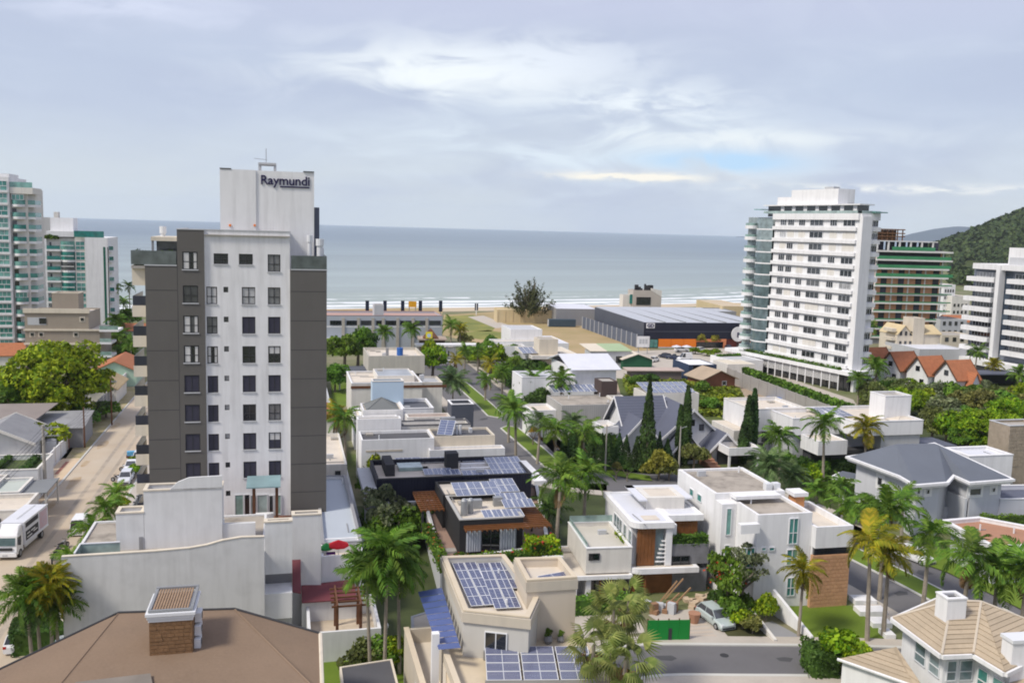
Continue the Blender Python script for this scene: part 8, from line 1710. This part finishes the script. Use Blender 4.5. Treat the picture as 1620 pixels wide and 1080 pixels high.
# silver car on the stone drive, covered car on the avenue
q=G(1131,984,0);car(q,rad(-68),(.42,.48,.47),'silver green hatchback on the stone driveway by the timber house',L=4.3,kind='hatch');q=G(1447,886,0);car(q,rad(-60),(.75,.75,.76),'white car parked on the avenue between the palms at right',kind='hatch')
for a,b,lab in((1432,815,'white car half hidden by the palms on the avenue'),(712,578,'white car waiting near the gatehouse')):car(G(a,b,0),rad(100),(.74,.74,.76),lab,kind='hatch')
# ------------------------------------------------------------------ palms
pal=[ # px, py, height, frond length, label, kind, material
 (888,600,8.5,3.6,'royal palm standing above the corrugated grey house','royal',None),(882,757,9.5,3.7,'left one of the two big royal palms behind the black house','royal',None),(926,752,9.0,3.4,'right one of the two big royal palms behind the black house','royal',None),(872,805,4.5,3.0,'short palm below the two big royal palms','royal',L_dark),
 (714,515,8,3.8,'palm to the right of the thatched bar','royal',None),(727,520,6.5,3.2,'smaller palm beside the dirt field and the bar','royal',L_palmy),(651,522,8,4.2,'dark bushy palm left of the thatched bar','bushy',None),(610,526,5.5,3.4,'palm on the low white building by the beach','bushy',None),
 (717,604,5.5,5.0,'broad feathery palm at the bend beside the first median lawn','bushy',L_palmb),(547,662,7,4.0,'palm right behind the grey tower beside the blue block house','royal',None),(533,655,6,3.2,'thin palm touching the edge of the grey tower','royal',L_palmy),
 (806,640,6.5,3.4,'palm on the pavement at the tip of the first median','royal',None),(818,652,7.2,3.4,'tall slim palm beside the second median lawn','royal',None),(852,668,6.5,3.2,'palm with a pale trunk along the avenue curve','royal',L_palmb),(882,680,7.5,3.3,'palm second from the hedge along the avenue curve','royal',None),(922,684,7.0,3.3,'palm in front of the dark conifer hedge','royal',None),(906,668,4,2.8,'low palm in the shade by the avenue curve','royal',L_palmb),
 (776,575,6,3.0,'palm among the trees near the seaward avenue end','royal',L_palmy),(757,555,5.5,2.8,'young palm near the gatehouse','royal',None),(735,555,6,2.8,'palm just right of the gatehouse','royal',None),(795,590,5.5,3.0,'palm in the garden strip east of the avenue','royal',None),(768,600,4.5,2.8,'short palm in the garden strip by the avenue','royal',None),(840,600,6,3.2,'dark palm beside the white barn house','royal',None),(858,590,5,3.0,'low dark palm left of the barn house','royal',None),(722,568,6,2.6,'slim palm at the pavement corner beside the gatehouse','royal',L_palmy),
 (1309,672,9.5,3.9,'tallest royal palm, in front of the white slot-window house','royal',None),(1238,692,7.6,3.3,'royal palm in front of the blank white house','royal',None),(1372,678,7.2,3.7,'palm with yellowing fronds left of the grey villa roof','royal',L_palmy),(1215,738,6.0,3.6,'blue-green feather palm behind the big white house','bushy',L_palmb),(1250,752,4.5,2.8,'lower blue-green palm beside the feather palm','bushy',L_palmb),
 (1402,810,9.0,3.9,'palm in front of the villa terrace wall','royal',None),(1384,858,9.2,3.6,'slim palm with yellow-green fronds on the lawn edge','royal',L_palmy),(1408,872,8.0,3.0,'second slim yellow-green palm beside the near carriageway','royal',L_palmy),(1470,845,7.2,3.4,'palm beside the white avenue car','royal',None),(1528,878,9.6,4.3,'largest palm in front of the terracotta deck house','royal',None),(1580,905,8.0,3.4,'palm second from the right edge above the tan roof','royal',None),(1622,905,8.5,3.8,'palm at the right edge above the tan roof','royal',None),(1345,800,5.0,3.0,'low palm behind the white house corner','royal',None),(1432,790,6.0,2.8,'darker palm under the villa terrace','royal',None),(1330,770,4.5,2.8,'small palm left of the villa lower eave','royal',None),(1290,778,4.5,3.0,'shaded palm right behind the big white house roof','royal',None),
 (1270,905,6.0,2.5,'small yellow-green coconut palm on the lawn','coco',L_palmy),
 (968,960,8.8,2.6,'taller fan palm in the foreground with pale fronds','fan',L_fan),(1000,945,7.6,2.2,'second head of the foreground fan palms, right','fan',L_fan),(935,1020,9.0,2.3,'left fan palm at the bottom with dry brown leaves','fan',L_fan),(985,1035,8.5,2.4,'lowest fan palm in front, at the bottom edge','fan',L_fan),
 (610,880,10.5,4.2,'big drooping green palm beside the white yard','bushy',None),(588,905,9.0,2.9,'left drooping palm over the yard pergola','bushy',None),(634,905,8.5,2.9,'right drooping palm beside the beige house','bushy',None),
 (183,782,4.5,2.3,'small palm beside the nearest parked white car','royal',None),(166,806,4.2,2.4,'small palm between the white cars and the van','royal',None),(143,838,4.2,2.5,'small palm beside the white van','royal',None),(107,884,4.0,2.2,'small palm near the motorcycles','royal',None),(173,850,3.0,1.8,'low palm inside the fence beside the white building','royal',None),
 (48,940,6.5,2.9,'leftmost big palm of the lower left cluster','bushy',None),(78,924,7.0,2.7,'tallest palm of the lower left cluster','bushy',L_palmy),(92,950,5.5,2.6,'palm of the lower left cluster touching the firewall','bushy',None),(62,965,5.0,2.4,'front low palm of the lower left cluster','bushy',L_palmb),
 (181,454,15,2.6,'far slim palm by the sea, left one of a pair','royal',None),(205,453,15,2.8,'far slim palm by the sea, right one of a pair','royal',None),(154,490,9,4.0,'palm in front of the broader teal tower','royal',None),(183,508,7,4.0,'palm cluster head behind the taupe block','bushy',None),(202,500,7,4.0,'palm near the tower balconies behind the taupe block','bushy',None),(190,530,6,3.6,'palm above the orange roof right of the taupe block','royal',None),(196,478,8,3.4,'palm below the far slim pair','royal',None),(208,545,6.0,3.2,'palm beside the tower balconies above the street','royal',None),
 (1388,580,7.5,3.8,'palm in front of the leftmost chalet','royal',None),(1545,556,7,4.0,'palm before the banded white building','royal',None),(1574,578,4.5,3.0,'small palm at the foot of the banded white building','bushy',L_palmy),(1376,520,8.0,3.5,'palm squeezed between the curved tower and the brick tower','bushy',None),(1612,592,5,3.5,'palm at the right edge below the banded building','royal',None),(1360,598,6,3.0,'palm beside the foot of the curved white tower','royal',None)]
for px_,py_,h,L,lab,kd,m_ in pal:palm(px_,py_,h,L*(.93 if L<4 else .8),lab,kd,mt=m_)
# shaved topiary palms on the medians
for px_,py_,h,lab,m_ in((843,698,3.2,'small tree with an orange-yellow crown on the second median',leafmat('orange_yellow_leaves',(.45,.26,.02),(.6,.35,.03))),(975,752,2.6,'left small yellowish median tree near the palms',L_olive),(992,755,2.6,'right small dark median tree near the lamp',L_dark)):tree(G(px_,py_+6,0),h,.85,'bush',m_,lab)
# ------------------------------------------------------------------ broadleaf trees, conifers, bushes
tree(G(92,668,0),15.0,10.8,'big',L_lime,'huge bright yellow-green tree beside the sandy street',lift=.0)
for i,(a,b)in enumerate(((40,672),(85,676),(130,672),(168,660))):tree(G(a,b,0),3.6,3.4,'bush',L_mid,ORD[i]+' undergrowth bush from the left below the huge bright tree','undergrowth below the huge bright tree',lift=.02,var=i%2)
tree(G(20,672,0),9.0,6.0,'round',L_mid,'green tree at the left edge under the huge bright tree',lift=.8);tree(G(75,715,0),5.0,3.6,'round',L_lime,'small lime tree behind the concrete pole',lift=.6)
for i,(a,b,h,r,m_,lab)in enumerate(((545,585,10,5.5,L_mid,'left dark green tree beside the beige box house'),(566,582,10,5.0,L_mid,'middle dark green tree beside the beige box house'),(578,578,9,4.0,L_dark,'right dark green tree beside the beige box house'),(684,600,9.0,4.0,L_lime,'bright green tree right of the beige box house'),(679,582,7,3.0,L_lime,'smaller bright tree behind the beige box house'),(530,620,6,3.5,L_mid,'bush mass at the grey tower edge by the lawn'))):tree(G(a,b,0),h,r,'round',m_,lab,lift=.6,var=i%3)
g=random.Random(4)
for i,(a,b,h,r,m_)in enumerate(((758,580,5,3.2,L_lime),(772,576,6,3.4,L_mid),(742,574,4.5,3,L_mid),(786,585,6.5,3.6,L_lime),(800,612,5.5,3.4,L_mid),(820,625,6,3.6,L_dark),(835,640,6,3.4,L_dark),(850,655,5,3.4,L_dark),(815,600,5.5,3.2,L_mid),(835,610,6,3.4,L_dark),(862,622,6.5,3.2,L_dark),(850,600,5,2.8,L_mid),(785,605,3.5,2.2,L_lime),(870,670,4,2.6,L_dark),(860,640,6,3.2,L_dark),(775,558,5,3.2,L_mid),(798,566,5,3.5,L_lime),(812,575,5,3.2,L_mid),(628,545,4.5,3.5,L_mid),(735,548,4,2.8,L_olive),(750,565,4,3,L_lime))):
 tree(G(a,b,0),h,r,'round' if i%3 else 'bush',m_,{L_mid:'green',L_olive:'olive',L_dark:'dark green',L_lime:'lime green'}[m_]+(' tree, '+ORD[i]+' in the far half of the avenue planting' if i<11 else ' tree, '+ORD[i-11]+' in the near half of the avenue planting'),'garden trees east of the avenue',lift=.4,var=i%3)
tree(G(835,510,0),17.5,8.8,'casuarina',L_cas,'big feathery grey-green tree standing alone before the sea')
tree(G(1022,745,0),14.5,2.1,'cone',L_con,'tall dark araucaria-like conifer beside the gabled villa')
tree(G(1083,735,0),12.5,.95,'column',L_con,'tall narrow cypress in front of the gabled villa');tree(G(1073,735,0),9.5,.8,'column',L_con,'shorter cypress left beside the tall narrow one')
for a,b,h,lab in((1180,728,10.5,'left cypress between the gabled villa and the white house'),(1188,726,11.5,'right cypress between the gabled villa and the white house'),(1174,735,7,'low cypress at the villa corner')):tree(G(a,b,0),h,1.0,'column',L_con,lab)
for i in range(13):tree(G(895+i*13.5+g.uniform(-3,3),742+g.uniform(-4,2)-(i<3)*12,0),g.uniform(4.2,6.0),g.uniform(1.3,1.8),'cone',L_con,ORD[i]+' dark conifer from the left in the tall hedge row along the avenue curve','conifer hedge along the avenue curve')
f_=Fr(G(905,722,0),8);hedge(f_,0,16,0,2.2,0,3.6,L_dark,'dark clipped hedge behind the conifer row',dens=14,size=.2)
f_=Fr(G(905,690,0),10);hedge(f_,0,13,0,2,0,3.0,L_dark,'dark hedge at the foot of the corrugated grey house',dens=14,size=.2)
tree(G(1042,758,0),4.2,2.6,'bush',L_yel,'yellowish round bush by the avenue below the conifers',lift=.1);tree(G(1058,760,0),3.2,2.0,'bush',L_olive,'olive bush touching the yellowish bush',lift=.1);tree(G(1097,742,0),4.5,2.4,'round',L_olive,'reddish olive small tree at the villa steps',lift=.4)
tree(G(610,868,0),7.0,3.6,'airy',L_pale,'pale grey-green tree in the garden right of the tower podium',lift=1.5);tree(G(625,872,0),5.8,3.6,'round',L_mid,'green tree under the pale grey-green one',lift=.4);tree(G(650,860,0),5.2,3.2,'round',L_dark,'dark tree beside the black house planter',lift=.3);tree(G(590,850,0),4.2,2.2,'bush',L_mid,'bush against the boundary wall',lift=.1);tree(G(594,775,0),5.0,1.8,'bush',L_lime,'bright bush at the corner of the solar deck house',lift=.2);tree(G(580,790,0),4.0,1.8,'bush',L_mid,'darker bush below the bright corner bush',lift=.2);tree(G(640,845,0),4.5,3.0,'bush',L_dark,'shaded bush in the garden between the tower and black house',lift=.1)
for i,(a,b,r,m_,lab)in enumerate(((575,1062,2.0,L_olive,'yellow-green bush at the left of the bottom planting'),(598,1058,2.2,L_mid,'green bush in the middle of the bottom planting'),(622,1055,2.0,L_lime,'lime bush at the right of the bottom planting'))):tree(G(a,b,0),2.6,r,'bush',m_,lab,lift=.1)
BG=tree(G(1150,972,0),6.2,2.6,'airy',L_mid,'tall loose bougainvillea shrub beside the grey stone wing',lift=.8);tree(G(1172,965,0),6.4,2.6,'airy',L_pale,'spreading pale shrub before the white house wall',lift=2.4,var=1)
q=G(1155,930,4);P,e=clumps(130,20,.8,.7,.3,seed=9);P=P*2.3;me=quads('blossom',*leaves_on(P,e,.10),FLW);o=link('blossom',me);o.parent=BG.o;o.location=(-.5,0,3.4)
for i,(a,b,h,r,m_,lab)in enumerate(((1160,985,2.6,1.7,L_mid,'leafy bush right beside the silver car'),(1175,995,2.2,1.5,L_lime,'bright leafy bush near the front of the planted bed'),(1190,1002,1.8,1.3,L_olive,'olive bush at the kerb end of the planted bed'),(1142,968,3.0,1.6,L_dark,'dark bush at the stone wing corner'),(1210,982,2.6,1.5,L_lime,'rounded bright bush growing beside the ramp'),(1180,975,2.4,1.5,L_mid,'bush beside the sloping kerb wall'))):tree(G(a,b,0),h,r,'bush',m_,lab,lift=.05,var=i%2)
for i in range(7):tree(G(28+i*9+g.uniform(-2,2),1030-i*4,0),g.uniform(2.6,3.6),.75,'column',L_con,ORD[i]+' clipped cypress from the left in the row below the lower left palms','clipped cypresses at lower left')
f_=Fr(G(20,1040,0),18);hedge(f_,0,6.5,0,1.6,0,2.0,L_dark,'dark hedge under the lower left palms',dens=24)
f_=Fr(G(915,975,0),10);hedge(f_,-1.5,6,0,1.4,0,1.6,L_mid,'clipped green hedge between the sand annex and the timber house',dens=26)
tree(G(1330,1062,0),3.6,2.6,'bush',L_lime,'bright green bush at the bottom beside the tan porch roof',lift=.05);tree(G(1362,1075,0),3.4,2.4,'bush',L_lime,'second bright bush in front of the tan porch roof',lift=.05,var=1);f_=Fr(G(1283,1075,0),2);hedge(f_,0,2.4,0,3,0,2.2,L_dark,'dark box-cut hedge beside the bottom lawn',dens=26)
f_=Fr(G(1555,855,0),2);hedge(f_,0,12,0,1.2,0,3.0,L_mid,'tall clipped hedge behind the terracotta deck house',dens=22);f_=Fr(G(1500,835,0),10);
f_=Fr(G(1250,745,0),14);hedge(f_,0,14,0,2.4,0,1.6,L_dark,'low dark hedge in the garden left of the villa',dens=16,size=.16)
GS=[(0,b)for b in(735,700,760,790,800,815,830,780,761,725,832,770,835,736)]
for i,(a,b,h,r,m_)in enumerate(((1290,735,3,2.2,L_mid),(1330,700,3.5,2.0,L_yel),(1300,760,3,2,L_mid),(1320,790,3.5,2.2,L_mid),(1355,800,3.5,2.2,L_dark),(1380,815,3.5,2.2,L_mid),(1350,830,3.0,2.0,L_lime),(1370,780,3,2,L_dark),(1340,761,3,2.2,L_dark),(1320,725,2.6,2,L_dark),(1410,832,3,2.2,L_lime),(1280,770,4,2.4,L_lime),(1450,835,3,2.0,L_dark),(1240,736,2.6,1.8,L_mid))):tree(G(a,b,0),h,r,'bush',m_,{L_mid:'green',L_yel:'yellowish',L_dark:'dark',L_lime:'lime'}[m_]+' shrub left of the grey villa, '+ORD[sum(b2<b for _,b2 in GS)]+' from the back','garden shrubs left of the villa',lift=.05,var=i%2)
# rising green lot in the middle
pr=g2((985,600),(1080,618),(1165,622),(1192,660),(1120,668),(1040,650),(985,640));
n_=6500;uu=rng.uniform(0,1,(n_,2));pa,pb,pc,pd_=[np.array(G(*q))for q in((985,600),(1160,612),(1192,664),(1000,650))]
Pp=(1-uu[:,:1])*(1-uu[:,1:])*pa+uu[:,:1]*(1-uu[:,1:])*pb+uu[:,:1]*uu[:,1:]*pc+(1-uu[:,:1])*uu[:,1:]*pd_
Pp[:,2]=rng.uniform(0,.9,n_)+1.0*(np.sin(Pp[:,0]*.35)*np.cos(Pp[:,1]*.3)>.2)*rng.uniform(0,1,n_)
o=link('scrub_vegetation',quads('scrub_vegetation',*leaves_on(Pp,np.tile([[0,0,1.]],(n_,1)),.42,.6),leafmat('scrub_leaves',(.11,.17,.012),(.24,.27,.02))));o['kind']='stuff';o['label']='bright green scrub covering the vacant lot'
patch('scrub_ground',[(975,598),(1170,612),(1200,668),(990,655)],mat('scrub_soil',(.10,.13,.03),var=.4),.02)
for i,(a,b,r,m_)in enumerate(((1010,612,3.0,L_mid),(1040,625,3.2,L_lime),(1065,630,3.0,L_lime),(1095,640,3.0,L_mid),(1125,650,2.8,L_mid),(1150,640,3.0,L_lime),(1110,622,2.6,L_mid),(1030,606,2.6,L_dark),(1160,655,2.6,L_lime))):tree(G(a,b,0),2.8,r,'bush',m_,{L_mid:'mid green',L_dark:'dark green',L_lime:'lime'}[m_]+' round bush on the scrub lot, '+ORD[int((a-1000)/17)]+' place from its left','bushes on the vacant lot',lift=.05,var=i%2)
for i,(a,b)in enumerate(((1108,550),(1128,550))):tree(G(a,b,0),4.5,2.6,'bush',L_yel,('left','right')[i]+' clipped yellow-green tree in the warehouse car park',lift=1)
for i,(a,b)in enumerate(((1118,563),(1131,562),(1100,560))):tree(G(a,b,0),2.0,2.4,'bush',L_lime,('middle','right','left')[i]+' low bright bush in front of the car park trees',lift=.05)
# wooded belt at right
wb=[]
g=random.Random(11)
for row,(y0,n)in enumerate(((612,11),(626,13),(642,13),(658,12),(676,11),(695,9))):
 for i in range(n):
  a=1365+(290*(i+g.uniform(.1,.9))/n)+row*4;b=y0+g.uniform(-7,7)+(a-1380)*.06
  if row>=4 and a<1470:continue
  wb.append((a,b+(6 if row<2 else 0),row,i,g.uniform(4.5,6.5)*(.55,.75,1,1,1,1)[row],g.uniform(3.2,4.6)*(.8 if row<2 else 1),g.choice([L_mid,L_olive,L_mid,L_olive,L_pale,L_lime])))
for i,(a,b,rw,ii,h,r,m_)in enumerate(wb):tree(G(a,b,0),h,r,('round','bush','airy','round')[i%4],m_,{L_mid:'green',L_olive:'olive',L_pale:'pale grey-green',L_lime:'lime'}[m_]+' tree, '+ORD[ii]+' from the left in the '+('rearmost','second','third','fourth','fifth','front')[rw]+' row of the wooded belt','trees of the wooded belt',lift=.3,var=i%3)
tree(G(1560,722,0),8.5,6.2,'big',L_lime,'large lime-green tree in front of the wooded belt, left of the stone tower',lift=.6,var=1);tree(G(1600,705,0),9.5,6.0,'big',L_lime,'lime-green tree rising at the right edge of the wooded belt',lift=.6,var=2);tree(G(1530,720,0),5.5,3.6,'round',L_mid,'green tree at the foot of the large lime tree',lift=.3)
# left background greenery
for i,(a,b,h,r,m_)in enumerate(((170,548,6,4,L_mid),(185,560,6,4,L_olive),(200,575,5,3.5,L_mid),(168,535,7,4,L_dark),(195,540,6,4,L_mid),(35,555,7,4,L_mid),(205,520,7,4.5,L_mid),(178,520,7,4.5,L_dark))):tree(G(a,b,0),h,r,'round',m_,ORD[i]+' green tree among the roofs between the taupe block and the grey tower','trees behind the taupe block',lift=.4,var=i%3)
for i,(a,b)in enumerate(((213,738),(211,752),(192,806),(165,870))):tree(G(a,b,0),1.6,1.3,'bush',L_lime,('farthest','second farthest','second nearest','nearest')[i]+' low bright bush on the right side of the sandy street',lift=.05)
# people and small boats are not visible; plot fence right of the street
o_=lsx(11.8,2);f_=Fr(o_,14);t_=T('dark_fence','dark grey fence wall between the right pavement and the white building','fence',o_)
for i in range(6):t_.part('fence_panel',MB().box(f_,0,.15,-14+i*2.6,-11.5+i*2.6,0,2.2),mgray)
for i in range(7):t_.part('fence_post',MB().box(f_,-.05,.2,-14.08+i*2.6,-13.95+i*2.6,0,2.3),char)
